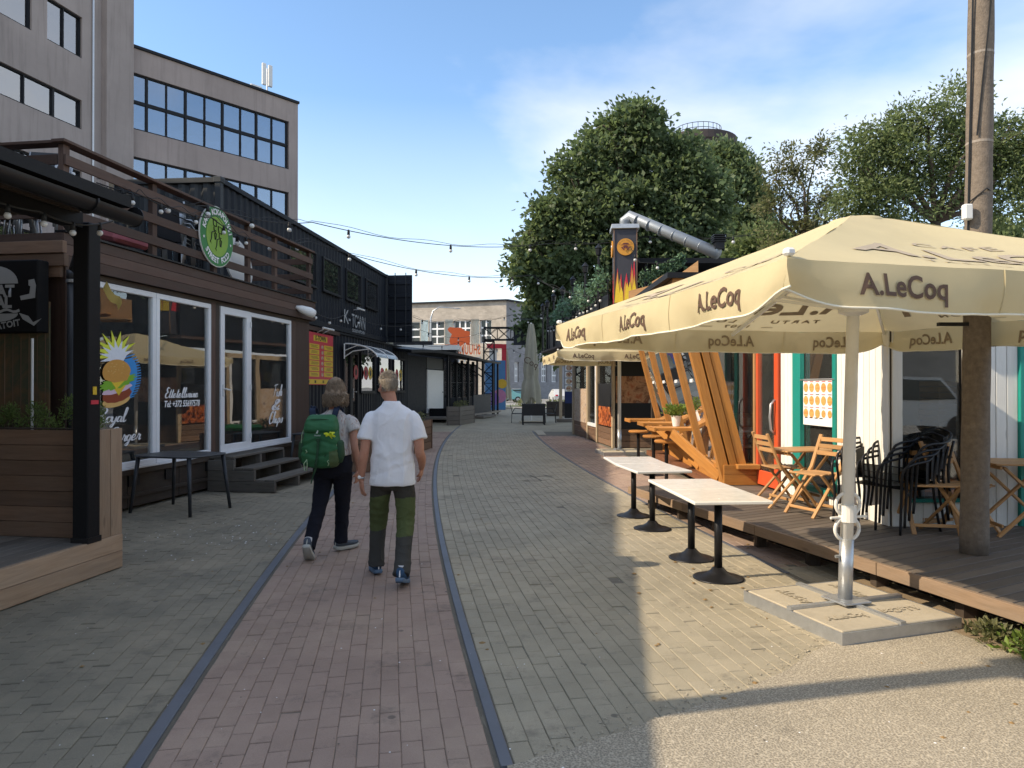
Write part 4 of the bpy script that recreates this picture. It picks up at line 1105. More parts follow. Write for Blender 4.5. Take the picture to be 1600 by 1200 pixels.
sg = thing('burger_sign', 'black box sign with grey running burger emblem at the left edge', 'sign', KO, FK.rz)
SX, SY0, SY1, SZ0, SZ1 = .16, .93, 2.08, 2.17, 2.86
bx(sg, 'sign_box', (SX + .07, (SY0 + SY1) / 2, (SZ0 + SZ1) / 2), (.14, SY1 - SY0, SZ1 - SZ0), M['black_paint'], .01)
GM = Matrix(((0, 1, 0, SX), (-1, 0, 0, (SY0 + SY1) / 2), (0, 0, 1, (SZ0 + SZ1) / 2), (0, 0, 0, 1)))       # reads towards the camera
def sgp(poly): m = MB(); m.poly([GM @ Vector((x, -.004, z)) for x, z in poly]); return m.build('emblem', M['grey_print'], sg)
cx = .12
sgp([(cx + .25 * math.cos(R(a)), .12 + .17 * math.sin(R(a))) for a in range(0, 181, 12)])
text(sg, 'lettering', 'GREAT', GM @ Matrix.Translation((cx - .02, 0, .045)), .15, M['grey_print'], 0, .95, .008, thick=.004); text(sg, 'lettering', 'MEAL', GM @ Matrix.Translation((cx, 0, -.06)), .15, M['grey_print'], 0, .95, .008, thick=.004)
sgp([(cx - .26 + .52 * i / 16, -.125 + .012 * math.sin(i * 1.2)) for i in range(17)] + [(cx + .27 - .54 * i / 16, -.15 + .012 * math.sin((16 - i) * 1.2)) for i in range(17)])
sgp([(cx + .25 * math.cos(R(a)), -.165 + .08 * math.sin(R(a))) for a in range(180, 361, 12)])
sgp([(cx + .27, .0), (cx + .37, .02), (cx + .38, .09), (cx + .36, .1), (cx + .36, .15), (cx + .42, .16), (cx + .44, .1), (cx + .43, -.02), (cx + .28, -.04)])
sgp([(cx + .26, -.16), (cx + .36, -.19), (cx + .41, -.25), (cx + .5, -.215), (cx + .42, -.285), (cx + .3, -.22)])
text(sg, 'lettering', 'KAVATOIT', GM @ Matrix.Translation((cx + .06, 0, -.285)) @ Matrix.Rotation(R(-9), 4, 'Y'), .085, M['grey_print'], 0, 1.05, .003, thick=.004)
tp = thing('tape_scrap', 'torn yellow warning tape stuck behind the black post', 'tape', KO + FK.e * .30 + FK.n * .20 + Vector((0, 0, 2.38)), FK.rz)
m = MB(); m.grid(lambda u, v: Vector((.02 * math.sin(u * 6), .16 * u - .04 * v, .20 * u + .07 * v + .02 * math.sin(u * 9))), 8, 2); m.build('strip', plain('tape', (.62, .48, .15), .5), tp)
# tall timber light pole beside the camera, it throws the long shadow across the asphalt
lp = thing('timber_light_pole', 'tall timber pole for string lights beside the kiosk, left of the picture', 'pole', (-3.0, 2.82, 0))
m = MB(); m.tube([(0, 0, 0), (.02, 0, 2.5), (0, .02, 4.9)], [.11, .1, .085], 12); m.build('shaft', M['larch_dark'], lp, True)
bx(lp, 'shadow_box', (0, 0, 4.55), (.34, .3, .26), M['black_metal'], .02)  # box added to thicken the far end of the pole's shadow

# ---------------------------------------------------------------- black container restaurant
def corrugate(m, x0, x1, z0, z1, y=0.0, pitch=.28, dep=.036):
    n = max(1, int(round((x1 - x0) / pitch))); p = (x1 - x0) / n; pr = []
    for i in range(n):
        a = x0 + i * p; pr += [(a, 0), (a + p * .30, 0), (a + p * .5, dep), (a + p * .8, dep)]
    pr.append((x1, 0)); b = len(m.v)
    for x, yy in pr: m.v += [(x, y + yy, z0), (x, y + yy, z1)]
    for i in range(len(pr) - 1): m.face((b + 2 * i, b + 2 * i + 2, b + 2 * i + 3, b + 2 * i + 1))
def corrugated(parent, x0, x1, z0, z1, mat, y=0.0, holes=(), name='wall_panel', **k):
    xs = sorted(set([x0, x1] + [h[0] for h in holes] + [h[1] for h in holes]))
    for a, b in zip(xs, xs[1:]):
        hs = sorted([(h[2], h[3]) for h in holes if h[0] <= a + 1e-6 and h[1] >= b - 1e-6]); z = z0
        for h0, h1 in hs + [(z1, z1)]:
            if h0 > z + 1e-3: m = MB(); corrugate(m, a, b, z, h0, y, **k); m.build(name, mat, parent)
            z = h1
FC = Facade((-6.0, 14.6), (.093, 1))
CL = FC.x(606); CZ0, CZ1 = 3.38, 5.98
kt = thing('upper_container', 'black upper shipping container with large windows above the Korean kitchen', 'container', FC.o, FC.rz)
wz0, wz1 = 4.43, 5.44
wl = [(FC.x(p), FC.x(q)) for p, q in ((452, 495), (505, 533), (541, 564.5), (572, 590.5))]
corrugated(kt, .12, CL - .12, CZ0 + .15, CZ1 - .1, M['container'], .05, [(a, b, wz0, wz1) for a, b in wl])
for z, h in ((CZ0 + .08, .16), (CZ1 - .05, .11)): bx(kt, 'frame_rail', (CL / 2, .06, z), (CL, .12, h), M['container'], .008)
for x in (.06, CL - .06): bx(kt, 'corner_post', (x, .06, (CZ0 + CZ1) / 2), (.13, .13, CZ1 - CZ0 - .02), M['container2'], .01)
for x in (.07, CL - .07):
    for z in (CZ0 + .06, CZ1 - .05):
        c = bx(kt, 'corner_casting', (x, .065, z), (.18, .18, .13), M['container2'], .015); bx(c, 'casting_hole', (x, -.026, z), (.07, .006, .05), M['black'], .002)
M['sky_glass'] = glass('sky_glass', (.40, .46, .44), .22)
for a, b in wl: win(kt, 'window', a, b, wz0, wz1, .06, 'black_frame', 'sky_glass', -.01, .1)
# near end wall with a glazed door that mirrors the sky
m = MB(); corrugate(m, 0, 2.2, CZ0 + .15, CZ1 - .1); 
for i, v in enumerate(m.v): m.v[i] = (.05 + v[1], 2.32 - v[0], v[2])
m.build('end_panel', M['container2'], kt)
for z, h in ((CZ0 + .08, .16), (CZ1 - .05, .11)): bx(kt, 'frame_rail', (.065, 1.22, z), (.12, 2.2, h), M['container2'], .008)
bx(kt, 'corner_post', (.065, 2.38, (CZ0 + CZ1) / 2), (.13, .13, CZ1 - CZ0 - .02), M['container2'], .01)
gd = bx(kt, 'terrace_door', (.02, 1.02, 4.35), (.05, 1.25, 1.9), M['black_frame'])
bx(gd, 'pane', (-.012, .72, 4.42), (.012, .62, 1.6), M['mirror_glass'] if 'mirror_glass' in M else M.setdefault('mirror_glass', glass('mirror_glass', (.35, .42, .45), .55)))
bx(gd, 'pane', (-.012, 1.42, 4.42), (.012, .36, 1.6), M['mirror_glass'])
bx(kt, 'roof', (CL / 2, 1.24, CZ1 - .06), (CL - .2, 2.3, .05), M['container2']); bx(kt, 'rear_wall', (CL / 2, 2.42, (CZ0 + CZ1) / 2), (CL - .2, .05, CZ1 - CZ0 - .1), M['container']); bx(kt, 'floor', (CL / 2, 1.24, CZ0 + .1), (CL - .2, 2.2, .08), M['interior'])
bx(kt, 'inner_wall', (CL * .6, 1.6, 4.7), (CL * .7, .04, 2.0), plain('pale_inner', (.30, .36, .32), .7))
# opened cargo door at the far end, facing the street
dx = .97
cdr = bx(kt, 'cargo_door', (CL + .02, -dx / 2 + .02, (CZ0 + CZ1) / 2), (.05, dx, CZ1 - CZ0), M['container'], .006)
for i in range(5): bx(cdr, 'door_rib', (CL - .02, -dx / 2 + .02, CZ0 + .3 + i * .5), (.05, dx - .12, .16), M['container'], .02)
for y in (-.3, -.72): MB().tube([(CL - .06, y, CZ0 - .05), (CL - .06, y, CZ1 + .08)], .018, 8).build('lock_bar', M['container2'], cdr)
text(kt, 'lettering', 'K-', Matrix.Translation(((FC.x(541)), .0, 3.86)), .62, M['grey_print'], .05, .9, .004, FC.x(546.5) - FC.x(536), thick=.03)
text(kt, 'lettering', 'TOWN', Matrix.Translation(((FC.x(548.5) + FC.x(569.5)) / 2, .0, 3.80)), .62, M['grey_print'], 0, .95, .002, FC.x(569.5) - FC.x(548.5), thick=.03)
text(kt, 'lettering', "SEOUL'S KITCHEN", Matrix.Translation(((FC.x(549) + FC.x(568.5)) / 2, .0, 3.50)), .14, M['grey_print'], 0, 1, .003, FC.x(568.5) - FC.x(549), thick=.03)

kl = thing('korean_kitchen', 'black corrugated ground floor restaurant with glass door canopy and round window stickers', 'restaurant', FC.o, FC.rz)
x0, x1 = 3.0, FC.x(641)
lw = [(FC.x(p), FC.x(q)) for p, q in ((567, 589), (595, 613.5), (618, 635))]; lz = (1.45, 2.85)
dd = (FC.x(540), FC.x(563))
corrugated(kl, x0, x1, .0, 3.36, M['container'], .12, [(a, b, *lz) for a, b in lw] + [(dd[0], dd[1], 0, 2.9)])
for a, b in lw: win(kl, 'window', a, b, lz[0], lz[1], .07, 'black_frame', 'dark_glass', .06, .1)
dk = win(kl, 'door', (dd[0] + dd[1]) / 2, dd[1], .05, 2.85, .12, 'black_frame', 'dark_glass', .05, .1); win(kl, 'door', dd[0], (dd[0] + dd[1]) / 2, .05, 2.85, .12, 'black_frame', 'dark_glass', .05, .1)
xh = (dd[0] + dd[1]) / 2 + .1; m = MB(); m.tube([(xh, 0, 1.5), (xh, -.05, 1.5), (xh + .12, -.05, 1.5)], .015, 6); m.box((xh, .03, 1.45), (.03, .02, .3)); m.build('handle', M['galv'], dk)
for x, c in ((dd[1] - .35, 'red'), (lw[0][0] + .45, 'red'), (lw[0][0] + 1.0, 'yellow'), (lw[1][0] + .3, 'red'), (lw[1][0] + .9, 'yellow'), (lw[2][0] + .35, 'red'), (lw[2][0] + .95, 'yellow')):
    m = MB(); m.prism([(x + .24 * math.cos(2 * math.pi * i / 24), 2.15 + .24 * math.sin(2 * math.pi * i / 24)) for i in range(24)], Matrix.Translation((0, .035, 0)), .004); o = m.build('round_sticker', M[c], kl)
    m = MB(); m.prism([(x + .09 * math.cos(2 * math.pi * i / 12), 2.15 + .11 * math.sin(2 * math.pi * i / 12)) for i in range(12)], Matrix.Translation((0, .03, 0)), .004); m.build('sticker_print', M['black'], o)
bx(kl, 'inner_wall', ((x0 + x1) / 2, 2.2, 1.7), (x1 - x0, .05, 3.3), M['interior']); bx(kl, 'roof_slab', ((x0 + x1) / 2, 1.2, 3.34), (x1 - x0, 2.3, .06), M['container']); bx(kl, 'end_wall', (x1 - .03, 1.2, 1.66), (.06, 2.1, 3.3), M['container'])
board(kl, 'timber_strip', (x0, .06, 3.30), (FC.x(533), .06, 3.30), .04, .12, M['brown_board'])
# arched glass canopy over the door
ca = thing('door_canopy', 'arched smoked glass canopy over the black restaurant door', 'canopy', FC.o, FC.rz)
c0, c1 = FC.x(537), FC.x(574)
def arc(t): return (-.05 - 1.05 * math.sin(R(80 * t)), 3.02 - .52 * (1 - math.cos(R(80 * t))))
for i in range(2):
    xa, xb = c0 + (c1 - c0) * i / 2, c0 + (c1 - c0) * (i + 1) / 2
    m = MB(); m.grid(lambda u, v: Vector((xa + .03 + (xb - xa - .06) * u, arc(v)[0], arc(v)[1] + .01)), 1, 10); m.build('pane', M.setdefault('smoke', plain('smoke', (.20, .23, .25), .15, 0, .05)), ca)
for i in range(3):
    x = c0 + (c1 - c0) * i / 2; m = MB(); m.tube([(x, *arc(t / 10)) for t in range(11)], .022, 6); m.build('rib', M['white_paint'], ca)
for x in (c0, c1):
    m = MB(); m.tube([(x, -.02, 3.02), (x, -.02, 2.55)], .022, 6); m.tube([(x, -.02, 2.6), (x, -.3, 2.78), (x, arc(.6)[0], arc(.6)[1])], .018, 6); m.tube([(x, -.02, 2.8), (x, -.28, 2.9), (x, arc(.3)[0], arc(.3)[1])], .015, 6); m.build('bracket', M['white_paint'], ca)
# menu poster with its lamp
po = thing('menu_poster', 'red and yellow menu poster on the black restaurant wall', 'poster', FC.o, FC.rz)
p0, p1, pz0, pz1 = FC.x(482), FC.x(524.5), 1.72, 3.20; pw = p1 - p0
bx(po, 'poster_sheet', ((p0 + p1) / 2, .10, (pz0 + pz1) / 2), (pw, .03, pz1 - pz0), M['red'])
def pp(u, v, w, h, mat, name='print'): bx(po, name, (p0 + u * pw, .082, pz0 + v * (pz1 - pz0)), (w * pw, .004, h * (pz1 - pz0)), M[mat])
pp(.52, .895, .5, .11, 'yellow'); text(po, 'lettering', 'K-TOWN', Matrix.Translation((p0 + .52 * pw, .077, pz0 + .895 * (pz1 - pz0))), .2, M['black'], 0, 1, .006, .38 * pw)
rows = 6
for r in range(rows):
    v = .735 - r * .107
    for u in (.30, .82):
        pp(u, v, .34, .09, 'yellow')
        for k in range(3): bx(po, 'menu_line', (p0 + (u + random.uniform(-.03, .03)) * pw, .078, pz0 + (v + .02 - k * .018) * (pz1 - pz0)), (random.uniform(.14, .26) * pw, .002, .008), M['black'])
    for u in (.07, .585):
        m = MB(); m.prism([(p0 + (u + .04 * math.cos(a * math.pi / 6)) * pw, pz0 + v * (pz1 - pz0) + .055 * math.sin(a * math.pi / 6)) for a in range(12)], Matrix.Translation((0, .08, 0)), .004); m.build('dish_print', M['menu_food'], po)
pp(.5, .06, .96, .09, 'yellow')
for u in (.1, .33, .62): pp(u, .06, .06, .05, 'black')
pl2 = thing('poster_lamp', 'white strip lamp above the red menu poster', 'lamp', FC.o, FC.rz)
MB().tube([(p0 + pw * .32, -.15, 3.33), (p0 + pw * .72, -.15, 3.33)], .03, 8).build('tube', M['white_plastic'], pl2)
for u in (.42, .62): MB().tube([(p0 + pw * u, .1, 3.22), (p0 + pw * u, -.14, 3.33)], .012, 6).build('arm', M['white_plastic'], pl2)
sl = thing('sign_lamp', 'white strip lamp above the white wall lettering', 'lamp', FC.o, FC.rz)
MB().tube([(FC.x(549), -.2, 4.22), (FC.x(560), -.2, 4.22)], .03, 8).build('tube', M['white_plastic'], sl); MB().tube([(FC.x(555), .1, 4.2), (FC.x(555), -.2, 4.22)], .012, 6).build('arm', M['white_plastic'], sl)

# crates with plants along the black fronts
def crate(name, label, loc, rz, w, dp, h, mat, plants=True, nb=4):
    t = thing(name, label, 'planter', loc, rz, 'timber planters along the left side')
    for i in range(nb):
        z = (i + .5) * h / nb
        for y in (-dp / 2, dp / 2): board(t, 'side_board', (-w / 2, y, z), (w / 2, y, z), .025, h / nb - .012, M[mat])
        for x in (-w / 2, w / 2): board(t, 'side_board', (x, -dp / 2, z), (x, dp / 2, z), .025, h / nb - .012, M[mat])
    for x in (-w / 2, w / 2):
        for y in (-dp / 2, dp / 2): bx(t, 'corner_post', (x, y, h / 2), (.06, .06, h + .02), M[mat])
    bx(t, 'soil', (0, 0, h - .07), (w - .04, dp - .04, .05), M['rail_bed'])
    if plants:
        m = MB()
        for k in range(16): leaves(m, (random.uniform(-w, w) * .4, random.uniform(-dp, dp) * .4, h + .08), (.12, .12, .14), 18, .07, -.3)
        m.build('plants', M['leaf_rowan'], t)
    return t
p = gnd(585, 728); crate('planter_crate', 'timber planter crate between the two walkers', (p.x, p.y, 0), R(84), 2.2, .6, .72, 'larch_dark')
m = MB(); m.box((0, 0, 0), (.9, .5, .12), None, .05); gc = m.build('green_lid', plain('bright_green', (.06, .50, .05), .4)); gc.location = (p.x - .05, p.y - .3, .80); tag(gc, 'bright green tray on the planter between the walkers', 'tray')
p = gnd(668, 704); crate('planter_crate', 'timber planter crate right of the white-shirted walker', (p.x - .35, p.y, 0), R(82), 1.6, .5, .78, 'larch_dark')
p = gnd(718, 664); crate('planter_crate', 'timber planter crate at the end of the dark kiosk terrace', (p.x, p.y + 1.0, 0), R(78), 2.4, .55, .8, 'grey_wood')
p = gnd(690, 660); crate('planter_crate', 'dark planter box before the white kiosk door', (p.x, p.y + 1.2, 0), R(0), 1.3, .5, .62, 'black_paint', False)

# ---------------------------------------------------------------- dark terrace kiosk with sloping roof
FD = Facade((-4.08, 28.5), (.233, 1))
dk2 = thing('dark_kiosk', 'dark glazed kiosk with thin sloping roof and a white door', 'kiosk', FD.o, FD.rz)
LD = 14.8; wy = 1.3
m = MB()
for i in range(13):
    t = i / 12; x = LD * t; z = 3.04 + .25 * math.sin(math.pi * min(1, t * 1.1)) * (1 - t)
    m.v += [(x, -.05, z), (x, 4.2, z + .5), (x, -.05, z + .12), (x, 4.2, z + .62)]
for i in range(12):
    a, b = 4 * i, 4 * (i + 1); m.face((a, a + 1, b + 1, b)); m.face((a + 2, b + 2, b + 3, a + 3)); m.face((a, b, b + 2, a + 2)); m.face((a + 1, a + 3, b + 3, b + 1))
m.face((0, 2, 3, 1)); m.build('roof', M['black_frame'], dk2)
xd0, xd1 = FD.x(667, wy), FD.x(692, wy)
bx(dk2, 'wall', (xd0 / 2 - .05, wy + .06, 1.55), (xd0 - .1, .1, 3.1), M['container'])
bx(dk2, 'door', ((xd0 + xd1) / 2, wy, 1.45), (xd1 - xd0, .06, 2.1), M['white_paint'], .01); MB().tube([(xd1 - .3, wy - .08, 1.4), (xd1 - .1, wy - .08, 1.4)], .02, 6).build('handle', M['black_metal'], dk2)
bx(dk2, 'door_header', ((xd0 + xd1) / 2, wy + .03, 2.82), (xd1 - xd0, .06, .55), plain('header', (.13, .13, .12), .7))
xs = [xd1 + .05 + i * (LD - xd1 - .2) / 6 for i in range(7)]
for i in range(6):
    bx(dk2, 'glazing_post', (xs[i], wy + .03, 1.6), (.12, .14, 3.1), M['black_frame'])
    w = bx(dk2, 'window', ((xs[i] + xs[i + 1]) / 2, wy + .05, .72), (xs[i + 1] - xs[i] - .12, .08, .75), M['container']); bx(w, 'pane', ((xs[i] + xs[i + 1]) / 2, wy + .05, 2.05), (xs[i + 1] - xs[i] - .12, .012, 1.9), M['clear_glass'])
    bx(w, 'transom', ((xs[i] + xs[i + 1]) / 2, wy + .04, 1.9), (xs[i + 1] - xs[i] - .12, .05, .05), M['black_frame'])
for x in (xd0 - .4, xd1 + .6, xs[2], xs[3], xs[5], LD - .1): bx(dk2, 'veranda_post', (x, .12, 1.6), (.1, .1, 3.1), M['black_frame'])
for x in (xs[2], xs[3], xs[5]): MB().bar((x, .12, 2.2), (x, wy, 3.0), .06, .06).build('brace', M['black_frame'], dk2)
bx(dk2, 'terrace_deck', (LD / 2 + 2.2, .7, .2), (LD - 4.4, 1.5, .1), M['grey_wood']); bx(dk2, 'parapet', (xs[3] - .2, .10, .75), (3.6, .06, 1.0), M['container'])
bx(dk2, 'rear_glass_frame', (LD * .7, 4.0, .5), (LD * .55, .08, 1.0), M['container'])
m = MB()
for i in range(9): m.tube([(LD * .4 + i * 1.0, 4.0, 1), (LD * .4 + i * 1.0, 4.0, 3.2)], .05, 6)
m.build('rear_posts', M['black_frame'], dk2)
bx(dk2, 'step', (LD - 4.6, -.35, .09), (2.6, .5, .1), M['grey_wood'])
# white flat roof edge and rooftop clutter between the container and the far hall
fr2 = thing('flat_roof_shed', 'low shed with pale flat roof edge beyond the cargo door', 'shed', at(700, 605, 46))
MB().box((-1.7, 0, .35), (4.6, 2.2, 4.0)).build('shed_wall', M['container'], fr2)
MB().box((-1.7, -.1, 2.5), (5.0, 2.6, .3)).build('roof_edge', M['white_paint'], fr2)
MB().box((-2.2, -.2, 2.8), (2.5, .8, .3)).build('roof_box', M['black_frame'], fr2)

# truss gate
tg = thing('truss_gate', 'black steel truss gate tower with beam over the street end', 'gate', at(764, 605, 42.6) - Vector((0, 0, EYE)))
def truss(m, p0, p1, s, up, n):
    p0, p1 = Vector(p0), Vector(p1); F = frame(p0, p1, up); L = (p1 - p0).length; q = lambda x, y, z: F @ Vector((x, y * s / 2, z * s / 2))
    for y in (-1, 1):
        for z in (-1, 1): m.bar(q(0, y, z), q(L, y, z), .07, .07)
    for i in range(n + 1):
        x = L * i / n
        for a, b in (((-1, -1), (1, -1)), ((1, -1), (1, 1)), ((1, 1), (-1, 1)), ((-1, 1), (-1, -1))): m.bar(q(x, *a), q(x, *b), .04, .04)
        if i < n:
            x2 = L * (i + 1) / n
            for a, b in (((-1, -1), (1, -1)), ((1, -1), (1, 1)), ((1, 1), (-1, 1)), ((-1, 1), (-1, -1))): m.bar(q(x, *a), q(x2, *b), .03, .03); m.bar(q(x, *b), q(x2, *a), .03, .03)
m = MB(); truss(m, (0, 0, 0), (0, 0, 4.4), .62, (0, 1, 0), 7); m.build('tower', M['black_frame'], tg)
m = MB(); truss(m, (-.3, 0, 4.85), (2.9, 0, 4.85), .72, (0, 0, 1), 4); m.build('beam', M['black_frame'], tg)
bx(tg, 'banner', (1.95, -.42, 4.75), (.95, .04, 1.2), plain('banner_dark', (.03, .035, .045), .7))

# painted container with red portal far at the end
mu = thing('mural_wall', 'bright blue mural wall with red portal at the end of the street', 'mural', at(780, 605, 52) - Vector((0, 0, EYE)), R(8))
bx(mu, 'panel', (-.3, 0, 1.8), (1.5, .3, 3.6), plain('mural_blue', (.08, .22, .44), .6))
for i, (c, x, z, r) in enumerate((('mural_pink', .0, 1.0, .5), ('mural_yellow', .2, 1.9, .35), ('mural_violet', -.5, .8, .5))):
    MB().prism([(x + r * math.cos(a * math.pi / 8), z + r * math.sin(a * math.pi / 8)) for a in range(16)], Matrix.Translation((0, -.156 - .004 * i, 0)), .003).build('painted_shape', plain(c, ((.5, .2, .35), (.65, .4, .04), (.2, .12, .4))[i], .5), mu)
for c, s2 in (((-.35, -.02, 4.65), (1.1, .25, .32)), ((.35, -.02, 3.5), (.32, .25, 2.6))): bx(mu, 'red_portal', c, s2, M['red'])
bx(mu, 'white_panel', (-.45, .06, 3.9), (.55, .1, 1.4), M['white_paint'])

# ---------------------------------------------------------------- brick hall at the end, street lamp, cars
HC = Vector((-.8, 100, 0)); HZ = at(791, 470, 100).z
def wall_frame(a, b): return Facade((a[0], a[1]), (b[0] - a[0], b[1] - a[1]))
hall = thing('brick_hall', 'old pale brick factory hall closing the street', 'building')
FH = wall_frame((-30, 108.5), HC); HLx = (HC - FH.o).length
lw_ = Empty = None
def hall_face(F, L, wins, panels, mat, dep=.5):
    T = Matrix.Translation(F.o) @ Matrix.Rotation(F.rz, 4, 'Z')
    def put(c, s2, name, mt, par=hall):
        m = MB(); m.box(c, s2)
        for i, v in enumerate(m.v): m.v[i] = tuple(T @ Vector(v))
        return m.build(name, mt, par)
    zs = sorted(set([0, HZ] + [w[2] for w in wins] + [w[3] for w in wins]))
    for za, zb in zip(zs, zs[1:]):
        x = 0
        for a, b in sorted([(w[0], w[1]) for w in wins if w[2] <= za + 1e-5 and w[3] >= zb - 1e-5]) + [(L, L)]:
            if a > x + .01: put(((x + a) / 2, dep / 2, (za + zb) / 2), (a - x, dep, zb - za), 'wall', mat)
            x = b
    for a, b, za, zb, nx, nz in wins:
        f = put(((a + b) / 2, .35, (za + zb) / 2), (b - a, .05, zb - za), 'window', M['dark_pane'])
        for i in range(nx + 1): put((a + (b - a) * i / nx, .30, (za + zb) / 2), (.22, .08, zb - za), 'glazing_bar', M['white_frame'], f)
        for i in range(nz + 1): put(((a + b) / 2, .295, za + (zb - za) * i / nz), (b - a, .08, .22), 'glazing_bar', M['white_frame'], f)
    for a, b, za, zb in panels: put(((a + b) / 2, .1, (za + zb) / 2), (b - a, .2, zb - za), 'panel', M['pale_blue'])
    put((L / 2, .1, HZ + .1), (L + .3, 1.0, .22), 'parapet', M['black_frame'])
M['dark_pane'] = plain('dark_pane', (.035, .045, .045), .12, 0, .3, .8)
M['pale_blue'] = plain('pale_blue', (.40, .52, .56), .6)
M['hall_brick'] = brickwall('hall_brick', (.43, .38, .32), (.36, .33, .29), .8)
M['hall_grey'] = brickwall('hall_grey', (.27, .27, .28), (.24, .24, .25), .8)
def hx(px): return FH.x(px)
za, zb = FH.z(710, 537), FH.z(710, 501)
hall_face(FH, HLx, [(hx(p), hx(q), za, zb, n, 3) for p, q, n in ((560, 590, 2), (602, 632, 2), (640, 656, 1), (670, 694, 2), (709, 735, 3), (750, 768, 2))], [(hx(p), hx(q), za - .3, zb + .2) for p, q in ((657, 669), (695, 708), (736, 749))], M['hall_brick'])
FG = wall_frame(HC, (20, 127)); M['hall_blue'] = plain('hall_blue', (.17, .205, .25), .8, 0, .15, .6)
GL = 33
hall_face(FG, GL, [(FG.x(p), FG.x(q), FG.z(p, 597), FG.z(p, 566), 3, 3) for p, q in ((804, 811), (846, 855), (862, 871), (884, 893))], [], M['hall_grey'])
m = MB(); m.poly([(HC.x, HC.y, HZ - .1), (20, 127, HZ - .1), (-12, 136, HZ - .1), (-30, 108.5, HZ - .1)]); m.build('roof', M['black_frame'], hall)
for px in (803.5, 845, 861, 883): pass
osn = thing('orange_board', 'large orange cut-out board in front of the hall windows', 'sign', at(717, 526, 60))
k = 60 / FPX
pts = [(-16, 8), (-18, 12), (-14, 15), (-6, 14), (4, 14), (8, 10), (17, 8), (17, -13), (12, -13), (10, -9), (4, -14), (-12, -14), (-15, -8), (-14, -2), (-11, 4)]
MB().prism([(x * k, z * k) for x, z in pts], Matrix(), .12).build('board', plain('orange', (.55, .10, .025), .5), osn)
for x in (-8, 0, 9): MB().tube([(x * k, .2, -40 * k), (x * k, .2, 6 * k)], .05, 6).build('support', M['galv'], osn)
ols = thing('orange_letters', 'row of orange rooftop letters seen from behind', 'sign', at(720, 547, 60))
text(ols, 'lettering', 'SHUUMIOTTA', Matrix.Scale(-1, 4, (1, 0, 0)), 1.15, plain('orange2', (.55, .12, .04), .5), 0, 1.1, .03, 62 * k, thick=.1)
MB().box((0, .1, -.62), (64 * k, .08, .08)).build('letter_rail', M['galv'], ols)
slp = thing('street_lamp', 'tall curved street lamp before the brick hall', 'street lamp', at(673, 605, 75) - Vector((0, 0, EYE)))
k = 75 / FPX; m = MB(); zt2 = at(673, 480, 75).z
m.tube([(0, 0, 0), (0, 0, zt2 - 1.2), (.25, 0, zt2 - .4), (.9, 0, zt2), (2.6, 0, zt2 - .1)], [.12, .09, .07, .06, .05], 8); m.build('pole', M['galv'], slp, True)
MB().ball((2.8, 0, zt2 - .12), (.4, .12, .07), 10, 6).build('lamp_head', M['galv'], slp)
def car(px, py, d, rz, col, label):
    p = at(px, 605, d); t = thing('parked_car', label, 'car', (p.x, p.y, 0), rz, 'cars parked before the hall')
    L = 4.3; side = [(-2.15, .35), (-2.15, .75), (-1.9, .9), (-1.5, 1.0), (-.95, 1.42), (.55, 1.45), (1.25, 1.02), (2.0, .88), (2.15, .6), (2.15, .35)]
    def sec(w): return w
    m = MB(); n = len(side)
    for y, sc in ((-.86, 1), (-.80, 1.02), (.80, 1.02), (.86, 1)):
        for x, z in side: m.v.append((x, y * (.84 if z > 1.05 else 1), z if abs(y) < .85 else z * .985))
    for j in range(3):
        for i in range(n): m.face((j * n + i, j * n + (i + 1) % n, (j + 1) * n + (i + 1) % n, (j + 1) * n + i))
    m.face(list(range(n))[::-1]); m.face(range(3 * n, 4 * n)); sharp(m.build('body', col, t), 40)
    for y in (-.80, .80): MB().prism([(-1.35, 1.02), (-.92, 1.36), (.5, 1.38), (1.1, 1.03)], Matrix.Translation((0, y * .93 - .02 * (1 if y > 0 else 1), 0)), .03 if y > 0 else -.03).build('side_window', M['dark_pane'], t)
    for x in (-1.35, 1.35):
        for y in (-.8, .8):
            m = MB(); m.tube([(x, y - .1, .32), (x, y + .1, .32)], .32, 16); w = m.build('wheel', M['black'], t); m = MB(); m.tube([(x, y - .105, .32), (x, y + .105, .32)], .19, 12); m.build('rim', M['galv'], w)
    for y in (-.6, .6): bx(t, 'headlight', (2.1, y, .72), (.12, .3, .14), M['white_plastic'], .02); bx(t, 'tail_light', (-2.12, y, .8), (.1, .28, .16), M['red'], .02)
car(788, 0, 78, R(10), plain('car_teal', (.20, .46, .46), .25), 'pale turquoise car parked left of the closed umbrella')
car(808, 0, 82, R(-8), plain('car_blue', (.07, .16, .20), .25, .3), 'dark blue car parked before the grey hall wall')
car(812, 0, 90, R(4), M['white_paint'], 'white car behind the dark blue car')
car(874, 0, 76, R(95), plain('car_silver', (.55, .55, .53), .3, .2), 'white car seen end-on right of the grass strip')
gs = MB(); gs.poly([(-2, 62, -.03), (14, 62, -.03), (14, 66, -.03), (-2, 66, -.03)]); structure(gs.build('grass_strip', M['grass']))
m = MB()
for _ in range(40): leaves(m, (random.uniform(.5, 9), random.uniform(62, 66), .15), (.5, .5, .35), 26, .22, -.5)
tag(m.build('rough_grass', M['leaf_rowan']), 'rough tufts of grass beyond the street end', 'grass', kind='stuff')

